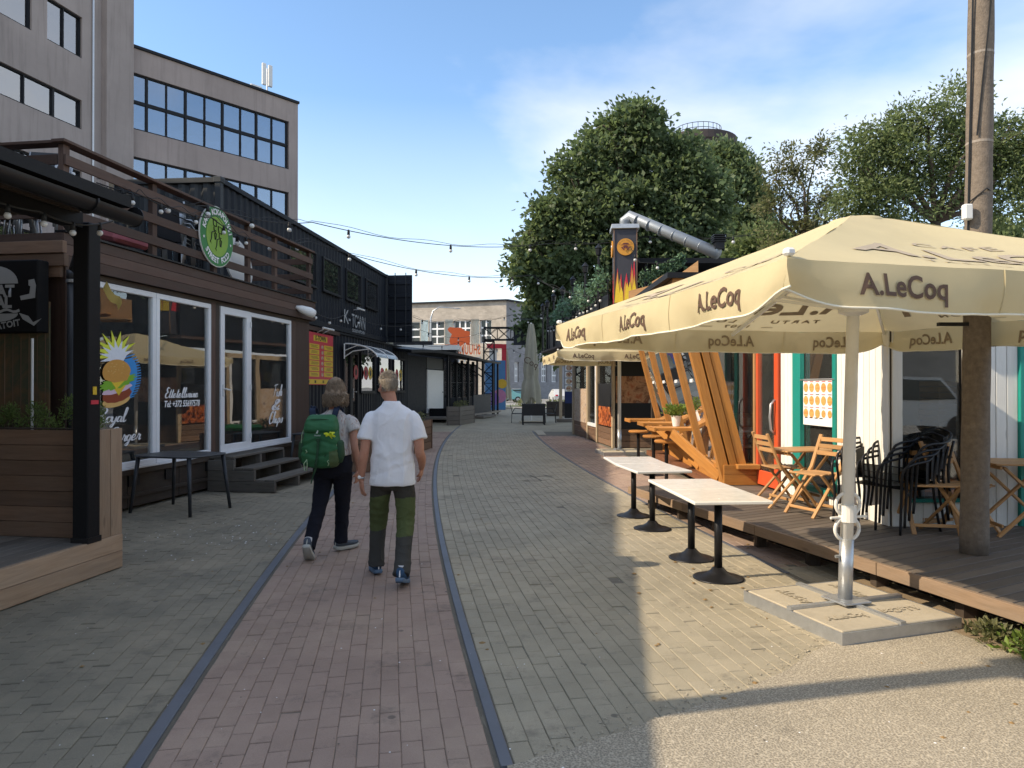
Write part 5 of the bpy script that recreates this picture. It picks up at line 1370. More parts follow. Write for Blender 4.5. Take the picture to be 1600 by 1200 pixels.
# closed umbrellas
def closed_umbrella(px, pyt, pyb, d, w, label, base=True):
    p = at(px, 605, d); t = thing('closed_umbrella', label, 'umbrella', (p.x, p.y, 0), 0, 'closed umbrellas at the street end')
    zt_, zb_ = at(px, pyt, d).z, at(px, pyb, d).z
    def fn(u, v):
        z = zt_ + (zb_ - zt_) * v; a = 2 * math.pi * u; r = w * (.22 + .78 * v ** .8) * (1 + .22 * math.cos(6 * a + 2 * v) + .12 * mnoise.noise(Vector((math.cos(a) * 2, math.sin(a) * 2, v * 3))))
        r *= (1 - .18 * math.exp(-((v - .7) / .06) ** 2)); zz2 = z + (.22 * math.sin(3 * a) * v ** 3)
        return Vector((r * math.cos(a), r * math.sin(a), zz2))
    m = MB(); m.grid(fn, 60, 24); m.build('canopy', M['canvas_grey'], t, True)
    MB().tube([(0, 0, 0), (0, 0, zt_ + .05)], .04, 10).build('pole', M['white_paint'], t)
    bx(t, 'base_slab', (0, 0, .05), (1.1, 1.1, .1), M['concrete'], .01)
    return t, w, zt_, zb_
t, w, a, b = closed_umbrella(830, 506, 628, 33, .42, 'large closed beige umbrella above the dark bench')
text(t, 'lettering', 'Coq', Matrix.Translation((-.02, -w * .95, a + (b - a) * .5)) @ Matrix.Rotation(R(28), 4, 'Y'), .42, M['print_brown'], thick=.06)
closed_umbrella(790, 545, 622, 55, .42, 'smaller closed patterned umbrella standing farther off')
# wicker bench and chairs at the street end
bn = thing('wicker_table', 'dark wicker table with panelled back in the middle of the street end', 'table', gnd(834, 664))
bx(bn, 'back_panel', (0, 0, .66), (1.0, .06, .5), M['rattan'], .01); bx(bn, 'top', (0, .4, .90), (1.04, .85, .04), M['rattan'], .01)
for x in (-.47, .47):
    for y in (0, .78): bx(bn, 'leg', (x, y, .45), (.07, .07, .9), M['rattan'])
bx(bn, 'stretcher', (0, 0, .1), (.9, .04, .05), M['rattan'])
def wicker_chair(loc, rz, label):
    t = thing('wicker_chair', label, 'chair', loc, rz, 'wicker chairs at the dark table')
    for x in (-.24, .24):
        m = MB(); m.tube([(x, -.22, 0), (x, -.24, .65), (x, .1, .68), (x, .25, .42)], .014, 6); m.tube([(x, .26, 0), (x, .24, .42)], .014, 6); m.build('side_frame', M['black_metal'], t)
    bx(t, 'seat', (0, 0, .43), (.46, .46, .03), M['rattan']); m = MB(); m.bar((0, .22, .45), (0, .32, .85), .46, .025, (0, 1, 0)); m.build('backrest', M['rattan'], t)
wicker_chair(gnd(808, 661) + Vector((0, .3, 0)), R(90), 'dark wicker chair left of the table at the street end'); wicker_chair(gnd(860, 661) + Vector((0, .3, 0)), R(-90), 'dark wicker chair right of the table at the street end')
bs = thing('dark_crate_bench', 'dark slatted bench box near the wooden porch post', 'bench', gnd(871, 650))
for i in range(4): board(bs, 'slat', (-.6, 0, .12 + i * .2), (.8, 0, .12 + i * .2), .04, .18, M['dark_board'])
bx(bs, 'seat_box', (.1, .4, .42), (1.4, .7, .8), M['dark_board'])
# container stacks added outside the picture only to shade the street
cs = thing('near_shade_stack', 'black container stack added out of view behind the kiosk to shade the street', 'container', (-8.2, 2.4, 0), R(82))
for z in (0.0, 3.08):
    corrugated(cs, 0, 6.8, z + .1, z + 3.4, M['container'], 0); bx(cs, 'rear_wall', (3.4, 2.4, z + 1.75), (6.8, .06, 3.3), M['container']); bx(cs, 'end_wall', (.03, 1.2, z + 1.75), (.06, 2.34, 3.3), M['container']); bx(cs, 'end_wall', (6.77, 1.2, z + 1.75), (.06, 2.34, 3.3), M['container']); bx(cs, 'roof', (3.4, 1.2, z + 3.42), (6.9, 2.5, .06), M['container'])
cs = thing('far_shade_stack', 'tall black container stack added out of view behind the burger shop to block the sun', 'container', (-10.8, 7.8, 0), R(82))  # second added stack, blocks the sun that slips through the terrace railing
for z in (0.0, 3.0, 6.0):
    corrugated(cs, 0, 5.8, z + .05, z + 2.95, M['container'], 0); bx(cs, 'rear_wall', (2.9, 2.4, z + 1.5), (5.8, .06, 2.9), M['container']); bx(cs, 'end_wall', (.03, 1.2, z + 1.5), (.06, 2.34, 2.9), M['container']); bx(cs, 'end_wall', (5.77, 1.2, z + 1.5), (.06, 2.34, 2.9), M['container']); bx(cs, 'roof', (2.9, 1.2, z + 2.97), (5.9, 2.5, .05), M['container'])
# the place behind the camera, seen only in window reflections
rbk = thing('rear_building', 'plain brick building across the yard behind the camera', 'building', (4, -26, 0))
bx(rbk, 'wall', (0, 0, 4), (60, 8, 8), M['hall_brick'])
for i in range(14):
    w = bx(rbk, 'window', (-26 + i * 4, 4.02, 4.8), (2.2, .08, 2.2), M['dark_pane']); bx(w, 'glazing_bar', (-26 + i * 4, 4.08, 4.8), (.12, .06, 2.2), M['white_frame'])
for i, (x, y, c) in enumerate(((9, -9, 'container'), (14.5, -10, 'white_paint'), (3, -12, 'anthracite'))):
    v = thing('parked_van', ('black van parked behind the camera', 'white van parked behind the camera', 'dark grey van parked farthest behind the camera')[i], 'van', (x, y, 0), R(4 * i), 'vans parked behind the camera')
    MB().prism([(-2.4, .35), (2.4, .35), (2.4, 1.0), (1.7, 1.15), (1.1, 2.0), (-2.4, 2.05)], Matrix.Translation((0, -.95, 0)), 1.9).build('body', M[c], v)
    MB().prism([(1.55, 1.2), (1.05, 1.9), (-.3, 1.92), (-.3, 1.2)], Matrix.Translation((0, .96, 0)), .02).build('side_window', M['dark_pane'], v)
    for wx in (-1.6, 1.6):
        for wy in (-.85, .85): MB().tube([(wx, wy - .12, .34), (wx, wy + .12, .34)], .34, 16).build('wheel', M['black'], v)

# ---------------------------------------------------------------- terrace deck on the right
FE = Facade((3.9, 2.35), (-.277, .961)); DZ = .25
dc = thing('terrace_deck', 'brown plank terrace deck along the right side', 'deck', (0, 0, 0))
bd = Vector((.88, .475, 0)).normalized()
LE = 8.0; nb = int(LE / .122)
for i in range(nb):
    s = .1 + i * .122; p0 = FE.o + FE.e * s; ln = 4.2
    p0 = p0 + bd * random.uniform(-.004, .004)
    board(dc, 'deck_board', (p0.x, p0.y, DZ - .013), (p0.x + bd.x * ln, p0.y + bd.y * ln, DZ - .013), .1085, .026, M['deck'], bev=.004)
s = 0.0
for i, L in enumerate((1.9, 1.55, 1.6, 1.45, 1.5)):
    a = FE.o + FE.e * (s + .003) + FE.n * .035; b = FE.o + FE.e * (s + L - .003) + FE.n * .035
    board(dc, 'edge_board', (a.x, a.y, DZ - .045), (b.x, b.y, DZ - .045), .04, .10, M['deck_edge']); s += L
for i in range(10):
    p = FE.o + FE.e * (.4 + i * .8) - FE.n * .12; bx(dc, 'joist_foot', (p.x, p.y, .10), (.1, .1, .2), M['dark_board'])
m = MB(); a = FE.o - FE.n * .35; b = FE.o + FE.e * LE - FE.n * .35; m.poly([(a.x, a.y, 0), (b.x, b.y, 0), (b.x, b.y, .22), (a.x, a.y, .22)]); m.build('gap_shade', M['black'], dc)  # black sheet stands in for the shade in the gap under the deck
# soil strip and weeds along the deck edge
m = MB(); m.grid(lambda u, v: (FE.o + FE.e * (.2 + u * 3.6) + FE.n * (-.2 + v * .42)) + Vector((0, 0, .008 + .03 * max(0, mnoise.noise(Vector((u * 14, v * 3, 0)))) + .012 * (1 - v))), 60, 8)
tag(m.build('soil_strip', plain('soil', (.22, .165, .105), .95, 0, .4, 12, .8, 120)), 'strip of dry soil under the deck edge', 'soil', kind='stuff')
for i, (s, h, n) in enumerate(((2.05, .22, 700), (1.75, .15, 500), (1.45, .14, 500), (2.42, .10, 260))):
    p = FE.o + FE.e * s + FE.n * .10
    w = thing('weed_plant', ('tallest green weed growing under the deck edge', 'low weed beside the tallest one under the deck', 'small weed at the right picture edge under the deck', 'pale dry weed behind the umbrella slab')[i], 'weed', (p.x, p.y, 0), 0, 'weeds along the deck edge')
    m = MB()
    for k in range(n):
        a = random.random() * 6.28; r = abs(random.gauss(0, .09)); z = random.random() * h * math.exp(-r * 5)
        leaf(m, Vector((r * math.cos(a), r * math.sin(a) * 1.2, .01 + z)), random.uniform(.03, .075), Vector((math.cos(a), math.sin(a), .7)), .5)
    m.build('foliage', M['leaf_pot'] if i < 3 else M['leaf_rowan'], w)
    m = MB()
    for k in range(6): a = random.random() * 6.28; m.tube([(0, 0, 0), (.05 * math.cos(a), .05 * math.sin(a), h * .8)], [.004, .002], 4)
    m.build('stems', M['leaf_pot'], w)

# ---------------------------------------------------------------- white plank house
CW = Vector((3.80, 7.16, 0)); FA = Facade(CW, (-.09, 1)); FBn = Facade(CW, (1, .03))
wh = thing('white_house', 'white plank cafe house with teal window frames', 'house', (0, 0, 0))
WH = 2.72
def fp(F, x, z, off=0.0): v = F.o + F.e * x + F.n * off; return Vector((v.x, v.y, z))
def planks(F, xa, xb, za, zb, off, sgn, w=.105, mat='white_board'):
    n = max(1, round((xb - xa) / w)); ww = (xb - xa) / n
    for i in range(n):
        x = xa + (i + .5) * ww; board(wh, 'wall_plank', fp(F, x, za, off), fp(F, x, zb, off + 0), .022, ww - .007, M[mat], tuple(F.e), .003)
# street side (plane A: inwards is -n)
xA = lambda px: FA.x(px)
def boxF(F, name, xa, xb, za, zb, off, dep, mat, par=None, bev=.004):
    p0, p1 = fp(F, xa, (za + zb) / 2, off), fp(F, xb, (za + zb) / 2, off); return MB().bar(p0, p1, dep, zb - za, (0, 0, 1), bev).build(name, mat, par or wh)
a0, a1, a2, a3, a4 = 0.0, xA(1308), xA(1255), xA(1243), xA(1221)
planks(FA, a0 + .0, a1, DZ, WH, 0, 1); planks(FA, a3, a4, DZ, WH, 0, 1)
planks(FA, a1, a2, DZ, .40, 0, 1)
boxF(FA, 'window_frame', a2, a3, .40, WH, .015, .06, M['teal']); boxF(FA, 'window_sill', a1 - .02, a3, .40, .455, .035, .10, M['teal']); boxF(FA, 'window_frame', a1 - .02, a1 + .05, .455, WH, .01, .05, M['teal'])
wa = boxF(FA, 'window', a1 + .05, a2, .455, 2.62, -.03, .012, M['shop_glass'])
boxF(FA, 'backing', a0, a1 - .02, DZ, WH, -.06, .08, M['interior']); boxF(FA, 'backing', a2 + .02, a4 - .02, DZ, WH, -.06, .08, M['interior']); boxF(FA, 'header', a0, a4, WH - .12, WH + .1, -.02, .1, M['white_paint'])
# front (plane B faces the camera; inwards is +n)
b1, b2, b3 = FBn.x(1502), FBn.x(1588), FBn.x(1650)
planks(FBn, .02, .13, DZ, WH, -.012, -1); planks(FBn, .13, b1, DZ, .50, -.012, -1); planks(FBn, b1, b2, DZ, WH, -.012, -1)
boxF(FBn, 'window_sill', .10, b1 + .02, .50, .535, -.045, .10, M['teal']); wbn = boxF(FBn, 'window', .13, b1, .535, 2.62, .03, .012, M['shop_glass'])
boxF(FBn, 'window_frame', b2, b2 + .12, DZ, WH, -.02, .08, M['teal']); boxF(FBn, 'window', b2 + .12, b3 + .9, .5, 2.62, .03, .012, M['shop_glass']); planks(FBn, b2 + .12, b3 + .9, DZ, .5, -.012, -1)
boxF(FBn, 'backing', b1 + .02, b2 - .02, DZ, WH, .06, .08, M['interior']); boxF(FBn, 'header', 0, b3 + 1, WH - .12, WH + .1, .0, .12, M['white_paint'])
boxF(FBn, 'roof', -.3, 4, WH + .1, WH + .18, 2.0, 4.6, M['black_frame'])
boxF(FBn, 'floor', .1, 3.6, DZ, DZ + .05, 2.0, 3.7, M['interior_wood']); boxF(FBn, 'inner_wall', .1, 3.6, DZ, WH, 3.4, .06, plain('inner_panel', (.20, .21, .19), .7)); boxF(FBn, 'inner_wall', 3.55, 3.6, DZ, WH, 1.8, 3.4, M['interior'])
# things seen through the window: boxes, bar stools, lamp
for k in range(10):
    c = thing('pizza_box', '%s cardboard box of the tall stack behind the front window' % ('lowest', 'second lowest', 'third lowest', 'fourth lowest', 'fifth from the bottom', 'fifth from the top', 'fourth from the top', 'third from the top', 'second from the top', 'topmost')[k], 'box', fp(FBn, FBn.x(1472, .5), 1.10 + k * .062, .5), FBn.rz, 'cardboard boxes stacked behind the window')
    MB().box((random.uniform(-.01, .01), 0, .028), (.30, .34, .055), None, .004).build('carton', M['carton'] if 'carton' in M else M.setdefault('carton', plain('carton', (.42, .30, .17), .8, 0, .1)), c)
sh = thing('window_shelf', 'dark shelf behind the front window carrying the cardboard boxes', 'shelf', fp(FBn, 0, 0, .42), FBn.rz)
bx(sh, 'shelf_board', (.75, .1, 1.07), (1.3, .5, .05), M['interior_wood'])
for x in (.2, 1.3): bx(sh, 'bracket', (x, .1, .66), (.05, .4, .78), M['interior_wood'])
def bar_stool(p, rz, label):
    t = thing('bar_stool', label, 'stool', p, rz, 'bar stools inside the white cafe')
    MB().lathe([(.17, 0), (.19, .02), (.18, .05), (.0, .05)], 20, (0, 0, .62)).build('seat', M['interior_wood'], t); MB().lathe([(.2, 0), (.2, .015), (.03, .03), (.022, .6), (.0, .62)], 16).build('pedestal', M['galv'], t)
    m = MB(); m.tube([(.27 * math.cos(R(a)), .27 * math.sin(R(a)), .78 + .06 * math.sin(R(a))) for a in range(-20, 201, 20)], .018, 6); m.build('arm_ring', M['interior_wood'], t)
bar_stool(fp(FBn, FBn.x(1440, .75), DZ + .05, .75), R(10), 'round bar stool inside the front window')
hl = thing('hanging_lamp', 'small glass lamp hanging inside the front window', 'lamp', fp(FBn, FBn.x(1432, .3), 2.25, .3))
MB().tube([(0, 0, .1), (0, 0, .7)], .006, 5).build('cord', M['black'], hl); MB().lathe([(.02, .1), (.045, .06), (.06, -.02), (.04, -.1), (.0, -.11)], 12).build('shade', M['galv'], hl)
# pizza menu poster in the side window
pz = thing('pizza_menu', 'white menu sheet with rows of round pizzas in the side window', 'poster', (0, 0, 0))
pa, pb = xA(1306), xA(1259); zq0, zq1 = 1.19, 1.75; PW2 = pb - pa
boxF(FA, 'sheet', pa, pb, zq0, zq1, .03, .006, M['white'], pz, 0)
M['pizza'] = photo('pizza', [(.45, .10, .03), (.60, .22, .06), (.62, .38, .12), (.35, .30, .06)], 30, .6); M['pizza2'] = photo('pizza2', [(.30, .28, .05), (.5, .34, .1), (.6, .3, .1)], 30, .6)
for r in range(3):
    for c in range(5):
        u = pb - PW2 * (.1 + c * .2); z = zq1 - .105 - r * .155; sz = .055 if not (r == 2 and c > 2) else .045
        m = MB(); b0 = len(m.v)
        q = [fp(FA, u + sz * math.cos(2 * math.pi * i / 16), z + sz * math.sin(2 * math.pi * i / 16), .036) for i in range(16)]
        m.poly(q, [(p.x * 2, p.z * 2 + c) for p in q]); m.build('pizza_print', M['pizza'] if (r + c) % 4 else M['pizza2'], pz)
        boxF(FA, 'caption', u - .04, u + .04, z + .068, z + .076, .0355, .002, M['red'] if r != 1 or c % 2 else M['black'], pz, 0)
for c in range(4): boxF(FA, 'caption', pb - PW2 * (.16 + c * .17), pb - PW2 * (.06 + c * .17), zq0 + .085, zq0 + .095, .0355, .002, M['black'], pz, 0)
boxF(FA, 'hanging_rod', pa - .03, pb + .06, zq1 - .015, zq1 - .002, .038, .012, M['galv'], pz, 0)
# red door between the white house and the orange porch
rd = thing('red_door', 'bright red framed glass door beside the orange timber porch', 'door', (0, 0, 0))
r0, r1 = xA(1221) + .02, xA(1183); dz0, dz1 = .28, 2.55
for nm, A in (('stile', (r0, r0 + .11, dz0, dz1)), ('stile', (r1 - .11, r1, dz0, dz1)), ('rail', (r0 + .11, r1 - .11, dz0, dz0 + .2)), ('rail', (r0 + .11, r1 - .11, dz1 - .11, dz1))): boxF(FA, nm, *A, .02, .05, M['red_door'], rd)
boxF(FA, 'pane', r0 + .1, r1 - .1, dz0 + .2, dz1 - .1, .02, .01, M['shop_glass'], rd)
m = MB(); m.tube([fp(FA, r0 + .07, 1.02, .05), fp(FA, r0 + .06, 1.08, .11), fp(FA, r0 + .075, 1.25, .12), fp(FA, r0 + .06, 1.42, .11), fp(FA, r0 + .07, 1.48, .05)], .016, 8); m.build('handle', M['galv'], rd, True)

# ---------------------------------------------------------------- orange glazed porch, leaning over the street
op = thing('orange_porch', 'orange timber glazed porch with slanting posts over the street', 'porch', (0, 0, 0))
OE = Vector((.055, 1, 0)).normalized(); OB = Vector((3.08, 10.2, 0)); LEAN = -.25; OZ0, OZ1 = .30, 3.1
def og(s, z, off=0.0): return OB + OE * s + Vector((LEAN * (z - OZ0) - off, 0, z))
ps = [0.0, 1.35, 2.7, 4.0, 5.4]
OW = M['orange_wood']
for i, s in enumerate(ps[1:]): board(op, 'slanted_post', og(s, OZ0 + .1), og(s, OZ1), .11, .09, OW, (0, 1, 0))
board(op, 'corner_post', og(.02, OZ0), og(.02, OZ1, -.0), .13, .12, OW, (0, 1, 0)); board(op, 'corner_post', og(.02, OZ0, -.145), og(.02, OZ1, -.145), .10, .14, OW, (0, 1, 0)); board(op, 'corner_post', og(.035, OZ0, -.27), og(.035, OZ1, -.27), .12, .14, OW, (0, 1, 0))
for i in range(len(ps) - 1):
    a, b = ps[i] + .06, ps[i + 1] - .05
    m = MB(); m.poly([og(a, .52), og(b, .52), og(b, OZ1), og(a, OZ1)]); m.poly([og(a, .52, -.012), og(a, OZ1, -.012), og(b, OZ1, -.012), og(b, .52, -.012)]); m.build('pane', M['clear_glass'], op)
    board(op, 'glazing_bar', og(a, .50), og(b, .50), .08, .07, OW); bx(op, 'white_label', tuple(og((a + b) / 2, 1.75, .012)), (.006, .16, .05), M['white'])
for k in range(2): board(op, 'base_board', og(-.05, .17 + k * .155, .03), og(5.5, .17 + k * .155, .03), .04, .15, OW)
EX1 = 3.52
for k in range(2): board(op, 'base_board', (OB.x - .06, 10.15, .325 + k * .145), (EX1, 10.15, .325 + k * .145), .06, .14, OW)
bx(op, 'sill_block', ((OB.x + EX1) / 2 + .05, 10.12, .52), (EX1 - OB.x - .12, .16, .07), OW, .008)
board(op, 'end_post', (EX1 - .03, 10.18, .46), (EX1 - .03, 10.18, 3.0), .07, .06, M['oak'], (1, 0, 0))
m = MB(); m.poly([(OB.x + .12, 10.2, .55), (EX1 - .05, 10.2, .55), (EX1 - .05, 10.2, 3.0), (OB.x - .45, 10.2, 3.0)]); m.build('pane', M['clear_glass'], op)
board(op, 'top_beam', og(-.1, OZ1 + .05), og(5.6, OZ1 + .05), .16, .12, OW); bx(op, 'floor', (4.3, 13, .2), (2.6, 5.7, .1), M['interior_wood']); bx(op, 'roof', (4.0, 13, 3.24), (3.6, 5.9, .08), M['black_frame'])
bx(op, 'rear_wall', (5.3, 13, 1.7), (.1, 5.7, 3.0), plain('maroon', (.10, .03, .035), .6)); bx(op, 'far_wall', (4.2, 15.8, 1.7), (2.2, .1, 3.0), M['dark_board']); bx(op, 'pale_column', (3.75, 12.6, 1.7), (.2, .2, 3.0), plain('pale_col', (.40, .42, .40), .6))
# diagonal struts under the counters
for s in (1.0, 2.4, 3.9):
    m = MB(); board(op, 'diagonal_strut', og(s - .75, .34, .03), og(s + .05, .92, .45), .05, .15, OW, (0, 0, 1)); board(op, 'short_strut', og(s + .1, .42, .05), og(s + .1, .9, .3), .05, .08, OW, (0, 1, 0))
for i, y in enumerate((12.1, 13.7, 15.2)):
    x1_ = 3.18 + .055 * (y - 12.7) - .1; x0_ = (2.37, 2.48, 2.47)[i]
    c = thing('wall_counter', ('nearest orange plank counter on the slanting porch', 'middle orange plank counter on the slanting porch', 'farthest orange plank counter on the slanting porch')[i], 'counter', (0, 0, 0), 0, 'plank counters along the porch')
    for k in range(3): board(c, 'counter_board', (x0_ + .02 * k, y - .22 + k * .2, .95), (x1_, y - .22 + k * .2, .95), .19, .05, OW)
    board(c, 'edge_trim', (x0_, y - .33, .945), (x0_, y + .3, .945), .03, .07, OW); board(c, 'bracket', (x1_ - .02, y, .60), (x0_ + .25, y, .9), .06, .06, OW)
    st_ = thing('counter_stool', ('nearest round-seat stool at the orange counter', 'middle round-seat stool at the orange counter', 'farthest round-seat stool at the orange counter')[i], 'stool', ((2.64, 2.66, 2.64)[i], (12.3, 13.5, 15.0)[i] - .15, 0), 0, 'stools at the orange counter')
    MB().lathe([(.0, .70), (.19, .70), (.205, .715), (.205, .735), (.19, .75), (.0, .75)], 24, cap=False).build('seat', OW, st_); MB().tube([(0, 0, 0), (0, 0, .7)], .032, 10).build('post', M['black_metal'], st_); MB().lathe([(.2, 0), (.2, .012), (.04, .03), (.0, .03)], 18).build('foot', M['black_metal'], st_)
def pot_plant(p, label, h, r, n, ls, potmat='white_plastic', leafm='leaf_pot', up=-.4, sc=1):
    t = thing('potted_plant', label, 'plant', p); ph = .13 * sc
    MB().lathe([(.045 * sc, 0), (.065 * sc, ph), (.07 * sc, ph), (.07 * sc, ph + .012), (.06 * sc, ph + .012), (.055 * sc, ph - .02), (.0, ph - .02)], 16).build('pot', M[potmat], t)
    m = MB()
    for k in range(n): 
        a = random.random() * 6.28; q = Vector((math.cos(a), math.sin(a), random.uniform(.2, 1.6))); q.normalize(); rr = random.random() ** .6
        leaf(m, Vector((q.x * r * rr, q.y * r * rr, ph + h * rr * abs(q.z))), ls * random.uniform(.6, 1.3), q, .45, up)
    m.build('foliage', M[leafm], t)
    m = MB()
    for k in range(7): a = random.random() * 6.28; m.tube([(0, 0, ph - .02), (r * .6 * math.cos(a), r * .6 * math.sin(a), ph + h * .7)], [.005, .003], 4)
    m.build('stems', M['leaf_thuja'], t)
pot_plant((2.83, 12.25, .976), 'green plant in a white pot on the orange counter', .24, .24, 420, .065, sc=1.3)
# furniture inside the porch
def wood_chair(name, p, rz, label, group, mat='oak'):
    t = thing(name, label, 'chair', p, rz, group)
    for x in (-.2, .2):
        board(t, 'leg', (x, -.2, 0), (x, -.18, .45), .035, .035, M['black_metal'], (1, 0, 0)); board(t, 'leg', (x, .22, 0), (x, .18, .45), .035, .035, M['black_metal'], (1, 0, 0))
    bx(t, 'seat', (0, 0, .46), (.42, .42, .03), M[mat], .01); m = MB(); m.bar((0, .2, .62), (0, .26, .92), .4, .02, (0, 1, 0)); m.build('backrest', M[mat], t)
    for x in (-.16, .16): m = MB(); m.tube([(x, .19, .45), (x, .24, .8)], .012, 6); m.build('back_rod', M['black_metal'], t)
for i, (x, y, rz, lb) in enumerate(((3.55, 11.3, 0, 'wooden chair inside the porch nearest the corner post'), (4.0, 11.4, 0, 'wooden chair inside the porch beside the end post'), (3.7, 13.2, 180, 'wooden chair deeper inside the porch'), (4.3, 13.4, 170, 'wooden chair at the porch rear wall'))): wood_chair('cafe_chair', (x, y, .25), R(rz), lb, 'chairs inside the orange porch')
it = thing('porch_table', 'grey-topped table inside the orange porch', 'table', (3.8, 11.0, .25)); bx(it, 'table_top', (0, 0, .74), (1.0, .7, .035), M['galv']); MB().tube([(0, 0, 0), (0, 0, .73)], .035, 8).build('pedestal', M['black_metal'], it)

# ---------------------------------------------------------------- food kiosk with upper terrace
KC = Vector((2.76, 19.3, 0)); FS = Facade(KC, (-.103, 1)); sk = thing('food_kiosk', 'two-storey timber framed food kiosk with black upper terrace', 'kiosk', (0, 0, 0))
def bs_(name, pa, pb, za, zb, off, dep, mat, par=None): return boxF(FS, name, FS.x(pa), FS.x(pb), za, zb, off, dep, mat, par or sk, .003)
M['food_red'] = photo('food_red', [(.10, .02, .01), (.35, .10, .04), (.48, .26, .14), (.16, .05, .02), (.50, .40, .30)], 5.0, .35)
M['food_tiles'] = photo('food_tiles', [(.02, .01, .015), (.40, .25, .15), (.55, .45, .35), (.1, .03, .05)], 10)
M['fire'] = photo('fire', [(.012, .01, .01), (.05, .015, .01), (.50, .12, .03), (.62, .32, .12)], 7, .35, 2.5)
for px in (959, 934.5, 919.5, 897): bs_('frame_post', px + .9, px - .9, .0, 2.75, .02, .07, M['pale_post'])
for a, b in ((957.8, 935.5), (933.5, 920.3), (918.5, 898)):
    for k in range(3): bs_('skirt_board', a, b, .02 + k * .17, .18 + k * .17, .0, .03, M['larch_dark'])
    bs_('head_board', a, b, 2.6, 2.75, .0, .04, M['pale_post'])
bs_('dark_panel', 957.8, 935.5, .55, 1.75, .0, .03, M['black']); bs_('fire_print', 957.5, 936, .56, 1.10, .018, .004, M['fire']); w = bs_('window', 957.8, 935.5, 1.75, 2.6, .0, .02, M['dark_glass']); bs_('shutter', 957.8, 935.5, 2.28, 2.42, .03, .05, M['white_paint'])
bs_('window_frame', 933.5, 932.2, .45, 2.6, .03, .05, M['white_frame']); bs_('window_frame', 932.2, 920.3, .45, .55, .03, .05, M['white_frame']); bs_('window', 932.2, 920.3, .55, 2.6, .0, .02, M['dark_glass'])
bs_('food_print', 918.2, 898.3, .5, 1.6, .01, .03, M['food_tiles']); bs_('window', 918.2, 898.3, 1.6, 2.6, .0, .02, M['dark_glass'])
def front(name, xa, xb, za, zb, y, mat, dep=.04): return bx(sk, name, ((xa + xb) / 2, y, (za + zb) / 2), (xb - xa, dep, zb - za), mat)
xk0, xk1 = KC.x + .06, 5.2
for k in range(3): board(sk, 'skirt_board', (xk0, 19.33, .09 + k * .17), (xk1, 19.33, .09 + k * .17), .03, .16, M['larch_dark'])
front('black_panel', xk0, xk1, .52, 1.22, 19.34, M['black']); m = MB(); m.poly([(xk0, 19.32, 1.22), (4.3, 19.32, 1.22), (4.3, 19.32, 1.95), (xk0, 19.32, 1.95)], [(0, 0), (1.5, 0), (1.5, .7), (0, .7)]); m.build('food_photo', M['food_red'], sk); front('black_panel', 4.3, xk1, 1.22, 1.95, 19.34, M['black']); front('black_panel', xk0, xk1, 1.95, 2.75, 19.34, M['black'])
bx(sk, 'core', (3.9, 22.8, 1.4), (2.0, 6.6, 2.7), M['interior'])
# eave strip and upper terrace parapet
def sp_(s, z, off=0.0): v = KC + FS.e * s + FS.n * off; return Vector((v.x, v.y, z))
TL = 10.9
board(sk, 'eave_board', sp_(-.3, 3.12, .18), sp_(TL, 3.12, .18), .5, .08, M['brown_board']); bx(sk, 'upper_floor', (4.2, 24.5, 3.12), (2.6, 10.4, .1), M['black_frame'])
for i in range(14):
    s0_, s1_ = -.1 + i * .78, -.1 + (i + 1) * .78 - .012; board(sk, 'parapet_panel', sp_(s0_, 3.68, .16), sp_(s1_, 3.68, .16), .04, 1.0, M['container'])
for i in range(70): 
    p = sp_(-.1 + i * .157, 4.17, .19); board(sk, 'baluster', p, p + Vector((0, 0, .36)), .02, .02, M['black_metal'], (1, 0, 0), 0)
board(sk, 'top_rail', sp_(-.1, 4.54, .18), sp_(TL, 4.54, .18), .05, .05, M['black_metal'])
bx(sk, 'front_parapet', (4.3, 19.2, 3.68), (2.9, .05, 1.0), M['container'])
gl_ = thing('ivy_garland', 'artificial ivy garland wound along the upper terrace railing', 'garland', (0, 0, 0))
m = MB()
for i in range(1500):
    s = random.uniform(-.1, TL - 2); p = sp_(s, 4.45 + .18 * math.sin(s * 2.1) + random.gauss(0, .16), .22 + random.gauss(0, .08)); leaf(m, p, random.uniform(.07, .14), Vector((-.7, -.3, .2)), .7)
for i in range(700):
    u = random.random(); p = Vector((3.35 + 1.2 * u, 18.7, 4.45 + .55 * u + random.gauss(0, .1))); leaf(m, p, random.uniform(.06, .12), Vector((0, -1, .2)), .7)
m.build('foliage', M['leaf_ivy'], gl_)
lamp_l = ('nearest', 'second', 'third', 'fourth', 'fifth', 'sixth', 'seventh')
for i, px in enumerate((936.5, 915.5, 896, 880, 866, 856, 849)):
    s = FS.x(px, .22)
    t = thing('terrace_lamp', '%s black lantern post on the upper terrace railing, counted from the chimney' % lamp_l[i], 'lamp', sp_(s, 3.2, .24), 0, 'lantern posts on the upper terrace')
    h = (2.15, 1.95, 1.85, 1.8, 1.8, 1.75, 1.75)[i]
    MB().tube([(0, 0, 0), (0, 0, h)], [.045, .032], 8).build('post', M['black_metal'], t); MB().lathe([(.03, 0), (.075, .03), (.09, .2), (.11, .22), (.03, .32), (.0, .36)], 8, (0, 0, h)).build('lantern', M['black_metal'], t); MB().ball((0, 0, h + .12), .05, 8, 6).build('globe', M['bulb'], t)
